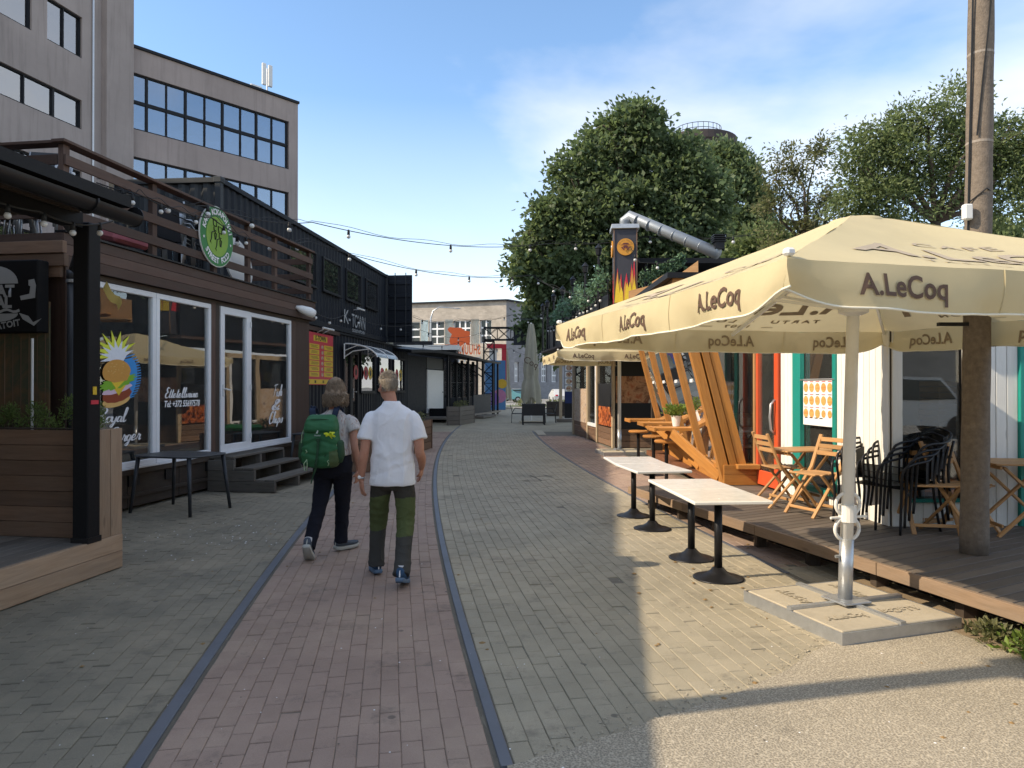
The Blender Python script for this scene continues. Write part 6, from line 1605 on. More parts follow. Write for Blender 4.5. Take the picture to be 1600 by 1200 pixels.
# chimney tower with round emblem and flames
ch = thing('chimney_tower', 'square dark chimney tower with orange round emblem and flame print', 'chimney', (3.02, 18.9, 0), R(-4))
cw, cz0, cz1 = .60, 3.2, 5.88
bx(ch, 'shaft', (0, .3, (cz0 + cz1) / 2), (cw, .6, cz1 - cz0), plain('chimney_dark', (.045, .045, .055), .55), .01); bx(ch, 'cap', (0, .3, cz1 + .05), (cw + .14, .74, .12), M['galv'], .01)
for x in (-cw / 2, cw / 2): bx(ch, 'edge_trim', (x, -.005, (cz0 + cz1) / 2), (.025, .03, cz1 - cz0 - .02), plain('copper%d' % (x > 0), (.20, .12, .08), .5))
def disc_at(par, c, r, nrm, mat, name, th=.03, n=32):
    m = MB(); F = Matrix.Translation(c) @ Vector(nrm).to_track_quat('-Y', 'Z').to_matrix().to_4x4(); m.prism([(r * math.cos(2 * math.pi * i / n), r * math.sin(2 * math.pi * i / n)) for i in range(n)], F, th); return m.build(name, mat, par)
og_ = plain('emblem_orange', (.66, .30, .04), .45)
e1 = disc_at(ch, (.0, -.045, 5.38), .225, (0, -1, 0), og_, 'round_emblem'); disc_at(ch, (-cw / 2 - .045, .3, 5.38), .225, (-1, 0, 0), og_, 'round_emblem')
m = MB()
for pts in ([(-.1, .06), (.1, .06), (.06, .1), (-.05, .1)], [(-.13, .05), (.13, .05), (.13, .035), (-.13, .035)], [(-.07, .0), (-.03, .03), (.03, .03), (.07, .0), (.04, -.06), (0, -.03), (-.04, -.06)], [(-.12, -.02), (-.09, .0), (-.02, -.09), (-.05, -.1)], [(.12, -.02), (.09, .0), (.02, -.09), (.05, -.1)]): m.poly([(x, -.078, 5.38 + z) for x, z in pts])
m.build('emblem_print', plain('emblem_dark', (.12, .03, .03), .5), e1)
arc_text(e1, 'lettering', 'GRILL HOUSE', Matrix.Translation((0, -.075, 5.38)), .175, R(165), R(15), .055, M['print_brown'], True, .002)
for i in range(15):
    x = -cw / 2 + .03 + (cw - .06) * (i % 5) / 4 + random.uniform(-.04, .04); h = random.uniform(.5, .9) * (1.15 if i % 5 in (0, 3, 4) else .75); w_ = random.uniform(.05, .09); k = i // 5; h *= (1, .75, .5)[k]
    x = max(-cw / 2 + .08, min(cw / 2 - .08, x))
    m = MB(); m.poly([(x - w_, -.008 - .004 * k - .0006 * i, 3.9), (x + w_, -.008 - .004 * k - .0006 * i, 3.9), (x + w_ * .8, -.008 - .004 * k - .0006 * i, 4.1 + h * .35), (min(x + w_ * .2, cw / 2 - .03), -.008 - .004 * k - .0006 * i, 4.1 + h), (x - w_ * .5, -.008 - .004 * k - .0006 * i, 4.1 + h * .5)]); m.build('flame_print', (M['red'], EM['bun'], EM['cheese'])[k], ch)
m = MB(); m.poly([(-cw / 2 - .006, .05, 3.9), (-cw / 2 - .006, .55, 3.9), (-cw / 2 - .006, .45, 4.4), (-cw / 2 - .006, .25, 4.75), (-cw / 2 - .006, .15, 4.3)]); m.build('flame_print', M['red'], ch)
# silver duct
du = thing('silver_duct', 'long silver ventilation duct sloping down from the chimney tower', 'duct', (0, 0, 0))
p0, p1, p2 = Vector((3.05, 19.2, 5.95)), Vector((3.10, 19.15, 6.25)), at(1122, 396, 17.2)
m = MB(); m.tube([p0, p0 + Vector((0, 0, .2)), p1 + Vector((.1, 0, .02)), p1 + (p2 - p1) * .05 + Vector((.1, 0, .0)), p2], .145, 18); M['duct'] = plain('duct', (.27, .30, .33), .5, .45, .12); m.build('pipe', M['duct'], du, True)
for i in range(6):
    q = p1 + (p2 - p1) * (.12 + .85 * i / 6); d_ = (p2 - p1).normalized(); MB().tube([q, q + d_ * .012], .1475, 18).build('seam', M['duct'], du)
m = MB(); c_ = p2 + Vector((.02, 0, .1)); 
for k in range(4): m.box((c_.x, c_.y, c_.z + .18 + k * .05), (.3, .3, .02))
m.box((c_.x, c_.y, c_.z + .1), (.22, .22, .2)); m.build('cowl', M['black_metal'], du)
rf = thing('upper_canopy', 'black flat canopy roof behind the beige umbrella top', 'canopy', (0, 0, 0)); q = at(1060, 402, 19.5)
bx(rf, 'roof_slab', (q.x + .6, q.y + 1.0, q.z - .12), (3.6, 2.4, .14), M['black_frame']); 
for x in (-.9, 2.1): bx(rf, 'post', (q.x + x, q.y - .1, q.z - 1.0), (.08, .08, 1.7), M['black_frame'])
for x in (-.9, 2.1): bx(rf, 'rear_post', (q.x + x, q.y + 2.0, q.z - 1.0), (.08, .08, 1.7), M['black_frame'])
bx(rf, 'dark_screen', (q.x + .6, q.y + 1.9, q.z - 1.0), (3.2, .05, 1.6), M['container'])
for i, (px, py, w_, h_, sl_) in enumerate(((1078, 424, .40, .50, .25), (1030, 440, .40, .42, .2), (1006, 455, .8, .36, .15))):
    q = at(px, py, 17.5); t = thing('timber_seat_back', ('tallest plywood seat back showing above the umbrella', 'middle plywood seat back showing above the umbrella', 'wide plywood seat back beside the chimney flames')[i], 'seat', (q.x, q.y, q.z), R(-25), 'plywood seats on the upper terrace')
    MB().prism([(-w_ / 2, -h_ * 1.6), (w_ / 2, -h_ * 1.6), (w_ / 2, h_ * .5), (-w_ / 2 + .02, h_ * .5 - sl_)], Matrix(), .04).build('back_panel', M['oak'], t); bx(t, 'seat_board', (0, -.25, -h_ * 1.4), (w_, .5, .04), M['oak'])
# porch post and steps beyond the kiosk
pp_ = thing('timber_canopy_stand', 'pale timber porch frame at the far end of the food kiosk', 'porch', gnd(876, 659))
bx(pp_, 'post', (0, 0, 1.4), (.14, .14, 2.8), M['pale_post']); bx(pp_, 'beam', (.9, .2, 2.75), (2.4, .14, .18), M['pale_post']); bx(pp_, 'step', (.4, -.2, .08), (1.2, .6, .14), M['grey_wood'])
bd2 = thing('menu_stand', 'tall dark stand with round dish photos and a blue sign', 'sign stand', gnd(889, 664)); bx(bd2, 'board', (0, 0, 1.5), (.38, .06, 2.4), M['black'])
for k in range(4): MB().prism([(.13 * math.cos(a * math.pi / 8), 2.5 - k * .3 + .12 * math.sin(a * math.pi / 8)) for a in range(16)], Matrix.Translation((0, -.04, 0)), .004).build('dish_print', M['menu_food'], bd2); bx(bd2, 'plate_strip', (0, -.034, 2.5 - k * .3), (.34, .003, .27), M['white'])
bx(bd2, 'blue_sign', (0, -.035, 1.2), (.36, .004, .5), plain('deep_blue', (.015, .03, .12), .5))

# ---------------------------------------------------------------- concrete pole on the deck
cp = thing('concrete_pole', 'tall round concrete utility pole standing on the terrace deck', 'pole', gnd(1521, 864, DZ))
m = MB(); pts = []; 
for i in range(40): z = i * .16; pts.append((.016 * z, 0, z))
m.tube(pts, [.107 - .0022 * p[2] + .002 * math.sin(p[2] * 9) for p in pts], 28); m.build('shaft', M['concrete_pole'], cp, True)
for z in (2.6, 3.45, 4.2, 5.0): MB().tube([(.016 * z, 0, z), (.016 * z, 0, z + .02)], .1055 - .0022 * z + .003, 24, True).build('casting_ring', plain('ring_pale%d' % int(z * 10), (.30, .26, .22), .9), cp)
m = MB(); m.tube([(-.062, -.03, 2.7), (-.052, -.04, 3.4), (-.037, -.05, 4.2), (-.02, -.06, 5.2), (0, -.06, 6.2)], .008, 5); m.tube([(.05, -.10, 6.2), (.07, -.10, 5.2), (.09, -.10, 4.6), (-.02, -.088, 3.5)], .007, 5); m.tube([(-.065, -.05, 2.95), (.04, -.12, 3.05), (.16, -.04, 3.02)], .006, 5); m.build('cable', M['wire'], cp)
bx(cp, 'junction_box', (-.10, -.08, 2.86), (.07, .06, .13), M['white_plastic'], .01)
bx(cp, 'bracket', (-.16, -.02, 1.93), (.3, .04, .03), M['black_metal'])

# ---------------------------------------------------------------- umbrellas
def umbrella(C, th, a, ze, zt, base_z, label, base_xy=None, drop=.21, detail=True, valance_txt=True, lean=0.0):
    t = thing('market_umbrella', label, 'umbrella', (C[0], C[1], 0), th, 'open beige market umbrellas'); h = a / 2; cap = .16
    corners = [Vector((-h, -h, 0)), Vector((-h, h, 0)), Vector((h, h, 0)), Vector((h, -h, 0))]
    def panel_pt(k, u, v):                       # u across, v from top (0) to eave (1)
        c0, c1 = corners[k], corners[(k + 1) % 4]; e = c0.lerp(c1, u); q = e * (cap / h + (1 - cap / h) * v)
        z = zt + (ze - zt) * v; sag = math.sin(math.pi * u)
        inn = 1 - .012 * sag * v
        z -= (.055 * sag * math.sin(math.pi * v) * 1.0 + .02 * sag * v) + .010 * mnoise.noise(Vector((q.x * 2, q.y * 2, k))) + .004 * mnoise.noise(Vector((q.x * 7, q.y * 7, k)))
        z += .03 * (1 - v) ** 3
        return Vector((q.x * inn, q.y * inn, z))
    def val_pt(k, u, w):                         # w 0 eave, 1 hem
        c0, c1 = corners[k], corners[(k + 1) % 4]; e = panel_pt(k, u, 1.0); out = Vector(((c0 + c1) / 2)).normalized()
        dist = min(u, 1 - u) * a; dr = drop - .085 * math.exp(-(dist / .16) ** 2) + .006 * math.sin(u * 23 + k)
        bul = .022 * math.sin(u * 17 + k * 2) + .012 * math.sin(u * 41 + k) + .016 * mnoise.noise(Vector((u * 26, w * 1.5, k * 7))) + .025 * math.exp(-(dist / .12) ** 2) * -1
        return Vector((e.x, e.y, e.z - dr * w)) + out * (bul * w + .012 * math.sin(w * 3.1))
    nm = M['canvas']
    for k in range(4):
        m = MB(); m.grid(lambda u, v: panel_pt(k, u, v), 24, 16); cn = m.build('canopy_panel', nm, t, True)
        m = MB(); m.grid(lambda u, w: val_pt(k, u, w), 90, 6); vl = m.build('valance', nm, t, True)
        m = MB(); m.tube([val_pt(k, i / 90, 1.0) for i in range(91)], .006, 5); m.build('hem', M['hem'], vl, True)
        for us in (.335, .668): m = MB(); m.tube([val_pt(k, us, i / 6) + Vector(((corners[k] + corners[(k + 1) % 4]) / 2)).normalized() * .002 for i in range(7)], .0028, 5); m.build('seam', M['canvas'], vl)
        L = (corners[(k + 1) % 4] - corners[k]).length; out = Vector(((corners[k] + corners[(k + 1) % 4]) / 2)).normalized()
        # seen from outside, corner k is on the right of side k, so text runs from u=1 to u=0
        for j in (1 / 6, .5, 5 / 6):
            for off, mt in ((.007, M['print_brown']), (-.007, M['print_through'])):
                text(vl, 'lettering', 'A.LeCoq', None, .142, mt, 0, 1.02, .003, .48, cut=10, fn=lambda x, y: val_pt(k, j - x / L, .50 - y / drop) + out * off)
        if detail:
            for off, mt in ((.006, M['print_faint']), (-.006, M['print_through'])):
                zoff = Vector((0, 0, off))
                text(cn, 'lettering', 'A.LeCoq', None, .52, mt, 0, 1.02, .008, 1.75, cut=14, fn=lambda x, y: panel_pt(k, .5 - x / (L * .62), .66 - y / (h * 1.04)) + zoff)
                text(cn, 'lettering', 'TARTU  ·  LONDON', None, .10, mt, 0, 1.5, .002, 1.5, cut=10, fn=lambda x, y: panel_pt(k, .5 - x / (L * .8), .85 - y / (h * 1.04)) + zoff)
                text(cn, 'lettering', '—  1807  —', None, .10, mt, 0, 1.3, .002, .7, cut=6, fn=lambda x, y: panel_pt(k, .5 - x / (L * .85), .93 - y / (h * 1.04)) + zoff)
                text(cn, 'lettering', 'CAFE', None, .16, mt, .2, 1.2, .002, .6, cut=6, fn=lambda x, y: panel_pt(k, .5 - x / (L * .45), .44 - y / (h * 1.04)) + zoff)
    m = MB(); m.lathe([(cap * 1.5, -.06), (cap * 1.1, .005), (cap * .4, .03), (.0, .035)], 20, (0, 0, zt + .035)); m.build('vent_cap', nm, t, True)
    hub = zt - .60
    for k in range(8):
        if k % 2 == 0: e = panel_pt(k // 2, 0, .985)
        else: e = panel_pt(k // 2, .5, .985)
        lo = .025 if k % 2 == 0 else .095
        i0 = Vector((e.x * .03, e.y * .03, zt - .04 - (lo - .025))); m = MB(); m.bar(i0, e - Vector((0, 0, .03 if k % 2 == 0 else .05)), .02, .03); r_ = m.build('rib', M['white_paint'], t)
        mid = i0.lerp(e, .5) - Vector((0, 0, .04)); m = MB(); m.bar(Vector((e.x * .025, e.y * .025, hub)), mid, .016, .022); m.build('strut', M['white_paint'], r_)
        if k % 2 == 0: bx(t, 'corner_clip', tuple(e + Vector((0, 0, .02))), (.045, .045, .035), M['white_plastic'], .01)
    bp = Vector(base_xy) - Vector((C[0], C[1])) if base_xy else Vector((0, 0)); bp = Matrix.Rotation(-th, 2) @ bp if base_xy else bp
    tp_ = Vector((0, 0, zt - .02)); b0 = Vector((bp.x, bp.y, base_z))
    m = MB(); m.tube([b0 + (tp_ - b0) * .16, tp_], .043, 20); m.build('pole', M['white_paint'], t, True)
    m = MB(); m.tube([b0, b0 + (tp_ - b0) * .165], .049, 20); m.build('pole_sleeve', M['galv'], t, True)
    MB().lathe([(.05, -.05), (.10, -.03), (.105, .0), (.06, .01), (.05, .05)], 20, (bp.x * .2, bp.y * .2, hub)).build('runner_hub', M['white_paint'], t)
    return t, b0, tp_
UC = (2.501, 5.167); UT = .227
t, b0, tp_ = umbrella(UC, UT, 3.5, 2.215, 2.82, .10, 'large open beige umbrella on the right with brown brewery lettering', (2.42, 5.17))
for z, s_ in ((.80, 1), (.62, 1)):
    q = b0 + (tp_ - b0) * ((z - .1) / 2.7); m = MB(); n = 24
    m.tube([(q.x + .10 * math.cos(2 * math.pi * i / n), q.y, q.z + .085 * math.sin(2 * math.pi * i / n)) for i in range(n + 1)], .014, 6); m.build('hook_ring', M['white_paint'], t, True)
q = b0 + (tp_ - b0) * .235; MB().tube([q - Vector((0, 0, .06)), q + Vector((0, 0, .06))], .062, 16).build('collar', M['white_paint'], t); MB().tube([q + Vector((-.14, 0, -.03)), q + Vector((.16, 0, -.03))], .01, 6).build('crank_pin', M['white_paint'], t)
q = b0 + (tp_ - b0) * .12; MB().tube([q + Vector((-.09, 0, 0)), q], .012, 6).build('set_screw', M['galv'], t)
bt = umbrella((2.66, 17.6), .05, 3.5, 2.46, 3.05, .12, 'second open beige umbrella farther down beside the food kiosk', None, .21, False)[0]
def slab_base(C, th, s_, label, engraved=True):
    t = thing('umbrella_base', label, 'umbrella base', (C[0], C[1], 0), th, 'concrete umbrella bases'); h = s_ / 2; H_ = .085
    for (c, sz) in (((0, -h, H_ / 2), (s_ + .008, .008, H_)), ((0, h, H_ / 2), (s_ + .008, .008, H_)), ((-h, 0, H_ / 2), (.008, s_ - .008, H_)), ((h, 0, H_ / 2), (.008, s_ - .008, H_))): bx(t, 'tray_side', c, sz, M['galv'])
    q = h / 2
    for sx in (-1, 1):
        for sy in (-1, 1):
            sl = bx(t, 'concrete_slab', (sx * q, sy * q, H_ / 2 + .004), (h - .035, h - .035, H_), M['concrete'], .006)
            if engraved:
                F = Matrix.Translation((sx * q, sy * q, H_ + .006)) @ Matrix.Rotation(R(90 * ((sx + 1) // 2 + (sy + 1) + (1 if sx != sy else 0)) ), 4, 'Z')
                text(sl, 'lettering', 'A.LeCoq', None, .11, M['concrete'], .35, 1, .002, .34, fn=lambda x, y: F @ Vector((x, y, .0035)))
                text(sl, 'lettering', 'A.LeCoq', None, .11, plain('letter_shade%d%d' % (sx, sy), (.30, .255, .18), .95), .35, 1, .0045, .346, fn=lambda x, y: F @ Vector((x + .003, y - .003, .0018)))  # darker offset copy paints the shade round the raised letters
    for k in range(4): m = MB(); a_ = k * math.pi / 2; m.bar((.05 * math.cos(a_), .05 * math.sin(a_), H_ + .012), (h * math.cos(a_), h * math.sin(a_), H_ + .012), .045, .022); m.build('cross_bar', M['galv'], t)
    bx(t, 'foot_plate', (0, 0, H_ + .027), (.24, .24, .014), M['galv'], .004)
slab_base((2.42, 5.155), UT + .09, 1.0, 'grey steel tray with four concrete slabs holding the large umbrella'); slab_base((2.66, 17.6), .1, 1.0, 'concrete slab base of the farther umbrella', False)

# ---------------------------------------------------------------- white pedestal tables
def white_table(loc, rz, label, w=.68, dp=.62):
    t = thing('white_table', label, 'table', loc, rz, 'white topped pedestal tables'); m = MB()
    m.box((0, 0, .705), (w, dp, .028), None, .006); m.build('table_top', M['white_table'], t)
    bx(t, 'top_plate', (0, 0, .685), (.3, .3, .01), M['black_metal']); MB().tube([(0, 0, .04), (0, 0, .682)], .034, 16).build('column', M['black_metal'], t, True)
    MB().lathe([(.215, 0), (.217, .008), (.20, .014), (.13, .03), (.075, .06), (.045, .095), (.0, .1)], 32).build('foot', M['black_metal'], t, True)
p1_, p2_ = gnd(1122, 903), gnd(1080, 872); a_ = math.atan2(p2_.y - p1_.y, p2_.x - p1_.x); gap = (p2_ - p1_).length
white_table(p1_, a_, 'nearest white table on the right, before the terrace deck', gap - .004, .66); white_table(p2_, a_, 'white table pushed against the far side of the nearest one', gap - .004, .66)
p1_, p2_ = gnd(1019, 826), gnd(990, 806); a_ = math.atan2(p2_.y - p1_.y, p2_.x - p1_.x); gap = (p2_ - p1_).length
white_table(p1_, a_ + .06, 'third white table, in front of the orange porch', gap - .01, .64); white_table(p2_, a_ - .05, 'farthest white table, overlapping the third one', gap - .01, .64)

# ---------------------------------------------------------------- folding furniture on the deck
def folding_chair(loc, rz, label):
    t = thing('folding_chair', label, 'chair', loc, rz, 'wooden folding chairs on the deck'); O = M['oak']
    for x in (-.2, .2):
        board(t, 'back_leg', (x, -.26, 0), (x, .12, .50), .022, .04, O, (1, 0, 0)) ; xx = x * .9
        board(t, 'frame_leg', (xx * 1.22, .26, 0), (xx * 1.22, -.16, .46), .022, .04, O, (1, 0, 0)); board(t, 'back_stile', (x, .10, .44), (x, .27, .86), .024, .045, O, (1, 0, 0))
    for i in range(6): board(t, 'seat_slat', (-.19, -.19 + i * .066, .455), (.19, -.19 + i * .066, .455), .055, .016, O)
    for i in range(3): z = .66 + i * .075; y = .10 + (z - .44) / .42 * .17; board(t, 'back_slat', (-.19, y, z), (.19, y, z), .014, .048, O)
    for y, z in ((-.2, .08), (.2, .07)): board(t, 'stretcher', (-.2, y, z), (.2, y, z), .02, .03, O)
    return t
def folding_table(loc, rz, label, w=.68, dp=.55, h=.66):
    t = thing('folding_table', label, 'table', loc, rz, 'wooden folding tables on the deck'); O = M['oak']
    for i in range(9): board(t, 'top_slat', (-w / 2, -dp / 2 + (i + .5) * dp / 9, h), (w / 2, -dp / 2 + (i + .5) * dp / 9, h), dp / 9 - .008, .018, O)
    for x in (-w / 2 + .05, w / 2 - .05): board(t, 'apron', (x, -dp / 2 + .02, h - .03), (x, dp / 2 - .02, h - .03), .02, .035, O)
    for y in (-dp / 2 + .06, dp / 2 - .06):
        board(t, 'leg', (-w / 2 + .04, y, 0), (w / 2 - .1, y, h - .03), .024, .042, O, (0, 1, 0)); board(t, 'leg', (w / 2 - .04, y + .026, 0), (-w / 2 + .1, y + .026, h - .03), .024, .042, O, (0, 1, 0))
    for x in (-w / 2 + .08, w / 2 - .08): board(t, 'stretcher', (x, -dp / 2 + .06, .1), (x, dp / 2 - .06, .1), .02, .03, O)
def dk(px, py): return gnd(px, py, DZ)
folding_chair(dk(1221, 789), R(95), 'folding chair left of the slatted table, by the red door'); folding_chair(dk(1276, 803), R(-68), 'folding chair in front of the slatted table, seat turned left')
folding_table(dk(1252, 790) + Vector((0, .05, 0)), R(12), 'slatted folding table between two chairs by the teal window')
folding_chair(dk(1449, 828), R(-12), 'folding chair right of the stacked black chairs'); folding_chair(dk(1500, 830), R(25), 'folding chair half hidden by the concrete pole')
folding_table(dk(1597, 836) + Vector((.1, .1, 0)), R(-8), 'slatted folding table at the right picture edge', .8, .6, .68)
folding_chair(dk(1600, 820) + Vector((.75, .3, 0)), R(170), 'folding chair right of the picture edge')
pot_plant(fp(FA, xA(1290), 1.02 - .22, -.25), 'bushy green plant in a white ribbed pot in the side window', .17, .11, 380, .10, 'white_plastic', 'leaf_thuja', -1.5, 1.5)
ws = thing('window_ledge', 'wooden ledge inside the side window carrying a potted plant', 'ledge', (0, 0, 0)); boxF(FA, 'board', a1 + .05, a2 - .02, .765, .795, -.25, .36, M['interior_wood'], ws); boxF(FA, 'bracket', a1 + .3, a1 + .34, .46, .765, -.25, .2, M['interior_wood'], ws)
def rattan_chair(loc, rz, k, label, tilt):
    t = thing('rattan_armchair', label, 'chair', loc, rz, 'black wicker armchairs in stacks'); t.rotation_euler = (0, tilt, rz); B = M['black_metal']
    for y in (-1, 1):
        m = MB(); m.tube(spl([(.25, y * .25, 0, 1), (.23, y * .245, .30, 1), (.24, y * .27, .58, 1), (.14, y * .29, .665, 1), (-.08, y * .285, .70, 1), (-.26, y * .19, .79, 1), (-.32, 0, .84, 1)], 4)[0], .0125, 8); m.build('arm_frame', B, t, True)
        m = MB(); m.tube(spl([(-.28, y * .24, 0, 1), (-.2, y * .23, .42, 1), (-.24, y * .24, .72, 1)], 4)[0], .0125, 8); m.build('rear_leg', B, t, True)
    m = MB(); m.grid(lambda u, v: Vector((.22 - .44 * u, (-.23 + .46 * v) * (1 - .1 * u), .425 - .02 * math.sin(math.pi * u))), 8, 8); m.build('seat', M['rattan'], t)
    def bk(u, v): a = R(-80 + 160 * u); r = .25; return Vector((-.04 - r * math.cos(a) * (1 + .15 * v), r * math.sin(a), .44 + .38 * v * (.75 + .25 * math.cos(a))))
    m = MB(); m.grid(bk, 14, 6); m.build('backrest', M['rattan'], t, True)
for si, (px, py, n, rz) in enumerate(((1360, 818, 4, 205), (1402, 826, 4, 200))):
    p = dk(px, py); e = Vector((math.cos(R(rz)), math.sin(R(rz)), 0))
    nm = ('lowest', 'second', 'third', 'fourth', 'topmost')
    for k in range(n):
        q = p + e * (-.055 * k) + Vector((0, 0, .058 * k)); rattan_chair(q, R(rz), k, '%s black wicker chair in the %s stack behind the umbrella pole' % (nm[k] if k < n - 1 else 'topmost', ('left', 'right')[si]), R(-3 * k * .5))

# ---------------------------------------------------------------- trees and water tower
def limb(m, p, d, L, r, depth, tips):
    pts = [p]; q = p.copy(); dd = d.copy(); rr = [r]
    for i in range(4):
        dd = (dd + Vector((random.gauss(0, .16), random.gauss(0, .16), random.gauss(.03, .1)))).normalized(); q = q + dd * L / 4; pts.append(q.copy()); rr.append(r * (1 - .42 * (i + 1) / 4))
    m.tube(pts, rr, 7 if depth > 1 else 5)
    if depth == 0: tips.append(q); return
    for k in range(3 if depth > 1 else 3):
        i = random.randint(2, 4); nd = (dd + Vector((random.gauss(0, .6), random.gauss(0, .6), random.gauss(.15, .35)))).normalized(); limb(m, pts[i], nd, L * random.uniform(.6, .8), rr[i] * .65, depth - 1, tips)
def tree(name, label, base, blobs, d, mat, n_cl, n_lf, ls, trunk_r=.3, spread=2.6, cl_r=.7, shell=.5, droop=.2, group='trees behind the right-hand buildings', aspect=.62, branches=5, bare=0, clump_flat=.75):
    """blobs: crown outline as ellipses (px, py, rx, ry) in photo pixels at distance d; depth of each blob follows its width."""
    t = thing(name, label, 'tree', base, 0, group); k = d / FPX; B = Vector(base)
    m = MB(); tips = []; cs = [at(px, py, d) for px, py, rx, ry in blobs]
    cz = sum(c.z for c in cs) / len(cs); low = min(c.z - b[3] * k for c, b in zip(cs, blobs))
    cx = sum(c.x for c in cs) / len(cs)
    hub = Vector((cx * .4 + base[0] * .6, d, max(2.0, low + (cz - low) * .25)))
    m.tube([(0, 0, 0), (.1, 0, hub.z * .5), tuple(hub - B)], [trunk_r, trunk_r * .8, trunk_r * .65], 12)
    for (px, py, rx, ry), c in zip(blobs, cs):
        q = hub - B; e = c + Vector((0, random.uniform(-1, 1), 0)) - B; mid = q.lerp(e, .5) + Vector((random.gauss(0, .3), random.gauss(0, .3), .3)); m.tube([q, mid, e], [trunk_r * .45, trunk_r * .28, trunk_r * .1], 7)
        for _ in range(branches):
            v = Vector((random.gauss(0, 1), random.gauss(0, 1), random.gauss(.2, .8))).normalized(); f = e.lerp(mid, random.random() * .6); g_ = e + Vector((v.x * rx * k, v.y * rx * k * .7, v.z * ry * k)) * .92; m.tube([f, f.lerp(g_, .5) + Vector((0, 0, random.uniform(-.2, .3))), g_], [trunk_r * .14, trunk_r * .09, trunk_r * .03], 5)
    m.build('trunk', M['bark'], t, True)
    area = [b[2] * b[3] for b in blobs]; tot = sum(area); CP = []; CD = []
    for (px, py, rx, ry), c, a in zip(blobs, cs, area):
        for _ in range(max(4, int(n_cl * a / tot))):
            while True:
                v = Vector((random.uniform(-1, 1), random.uniform(-1, 1), random.uniform(-1, 1)))
                if v.length <= 1: break
            v = v.normalized() * (shell + (1 - shell) * random.random()) if v.length > .01 else v
            p = c + Vector((v.x * rx * k, v.y * (rx * .5 + ry * .5) * k * .8, v.z * ry * k)) - B; r = cl_r * random.uniform(.55, 1.3)
            o_ = Vector((v.x, v.y, v.z + .3)).normalized(); nl = int(n_lf * random.uniform(.6, 1.3))
            w = rng.normal(0, .5, (nl, 3)); w[:, 2] *= clump_flat; CP.append(np.array(p) + w * r); dv = np.array(o_) * .8 + w; dv /= np.linalg.norm(dv, axis=1)[:, None] + 1e-6; CD.append(dv)
    P_ = np.concatenate(CP); Dv = np.concatenate(CD); nl = len(P_); s_ = (ls * rng.uniform(.6, 1.4, nl))[:, None]
    Dv = Dv + rng.normal(0, .7, (nl, 3)); Dv[:, 2] -= droop; Dv /= np.linalg.norm(Dv, axis=1)[:, None] + 1e-6
    Wv = np.cross(Dv, rng.normal(0, 1, (nl, 3))); Wv /= np.linalg.norm(Wv, axis=1)[:, None] + 1e-6; Nv = np.cross(Dv, Wv) * .12
    V_ = np.stack([P_, P_ + Dv * s_ * .5 + (Wv * aspect * .5 + Nv) * s_, P_ + Dv * s_, P_ + Dv * s_ * .5 + (-Wv * aspect * .5 + Nv) * s_], 1).reshape(-1, 3)
    me = bpy.data.meshes.new('crown'); me.vertices.add(nl * 4); me.vertices.foreach_set('co', V_.astype(np.float32).ravel()); me.loops.add(nl * 4); me.loops.foreach_set('vertex_index', np.arange(nl * 4, dtype=np.int32)); me.polygons.add(nl); me.polygons.foreach_set('loop_start', np.arange(0, nl * 4, 4, dtype=np.int32))
    me.update(calc_edges=True); me.validate(); me.materials.append(M[mat]); new_obj('crown', me, t)
    return t
D1 = 42
tree('linden_tree', 'big dense dark green linden tree behind the food kiosk', (at(1010, 605, D1).x, D1, 0),
     [(x_ - 12, y_ + 12 if y_ < 350 else y_, a_, b_) for x_, y_, a_, b_ in [(1005, 200, 42, 48), (950, 255, 45, 50), (1045, 255, 55, 55), (905, 340, 60, 62), (985, 330, 85, 70), (1068, 320, 66, 66), (1105, 300, 42, 56), (1078, 238, 34, 36), (865, 430, 45, 60), (930, 430, 80, 75), (1030, 420, 90, 80), (1095, 405, 66, 66), (875, 505, 45, 50), (940, 500, 60, 55), (1010, 180, 40, 28), (840, 400, 24, 40), (905, 270, 34, 34), (870, 335, 30, 34), (965, 200, 30, 30)]], D1, 'leaf_green', 1100, 90, .32, .45, 3, .85, .55, .25)
D2 = 55
tree('poplar_tree', 'darker slender tree between the linden and the water tower', (at(1150, 605, D2).x, D2, 0), [(1150, 270, 34, 46), (1165, 320, 34, 60), (1125, 250, 28, 30), (1180, 370, 40, 50)], D2, 'leaf_green', 260, 70, .32, .25, 2, .8, .5, -.3)
D3 = 30
tree('sparse_tree', 'sparse tree with bare twigs and yellowish leaves right of the linden', (at(1265, 605, D3).x, D3, 0), [(1245, 245, 45, 26), (1205, 280, 26, 22), (1290, 230, 30, 20), (1260, 300, 50, 30), (1215, 325, 35, 20), (1290, 340, 45, 40), (1240, 375, 60, 35)], D3, 'leaf_rowan', 170, 40, .17, .16, 2, .45, .45, .4, branches=9, aspect=.4)
D4 = 26
tree('locust_tree', 'light green feathery locust tree behind the large umbrella', (at(1455, 605, D4).x, D4, 0), [(1385, 200, 46, 28), (1445, 190, 48, 30), (1505, 160, 30, 34), (1565, 215, 46, 36), (1350, 235, 50, 36), (1420, 250, 70, 48), (1500, 235, 55, 45), (1580, 260, 50, 45), (1340, 300, 50, 45), (1400, 320, 65, 40), (1480, 290, 45, 30), (1570, 330, 60, 50), (1620, 240, 40, 60)], D4, 'leaf_lime', 330, 110, .17, .26, 2, .62, .5, .5, aspect=.38, branches=7)
tree('back_shrub_tree', 'low green tree mass behind the umbrella and the sparse tree', (at(1330, 605, 34).x, 34, 0), [(1200, 400, 60, 40), (1290, 400, 60, 36), (1390, 395, 60, 30), (1560, 390, 70, 40)], 34, 'leaf_lime', 300, 80, .26, .2, 2, .7, .5, .2)
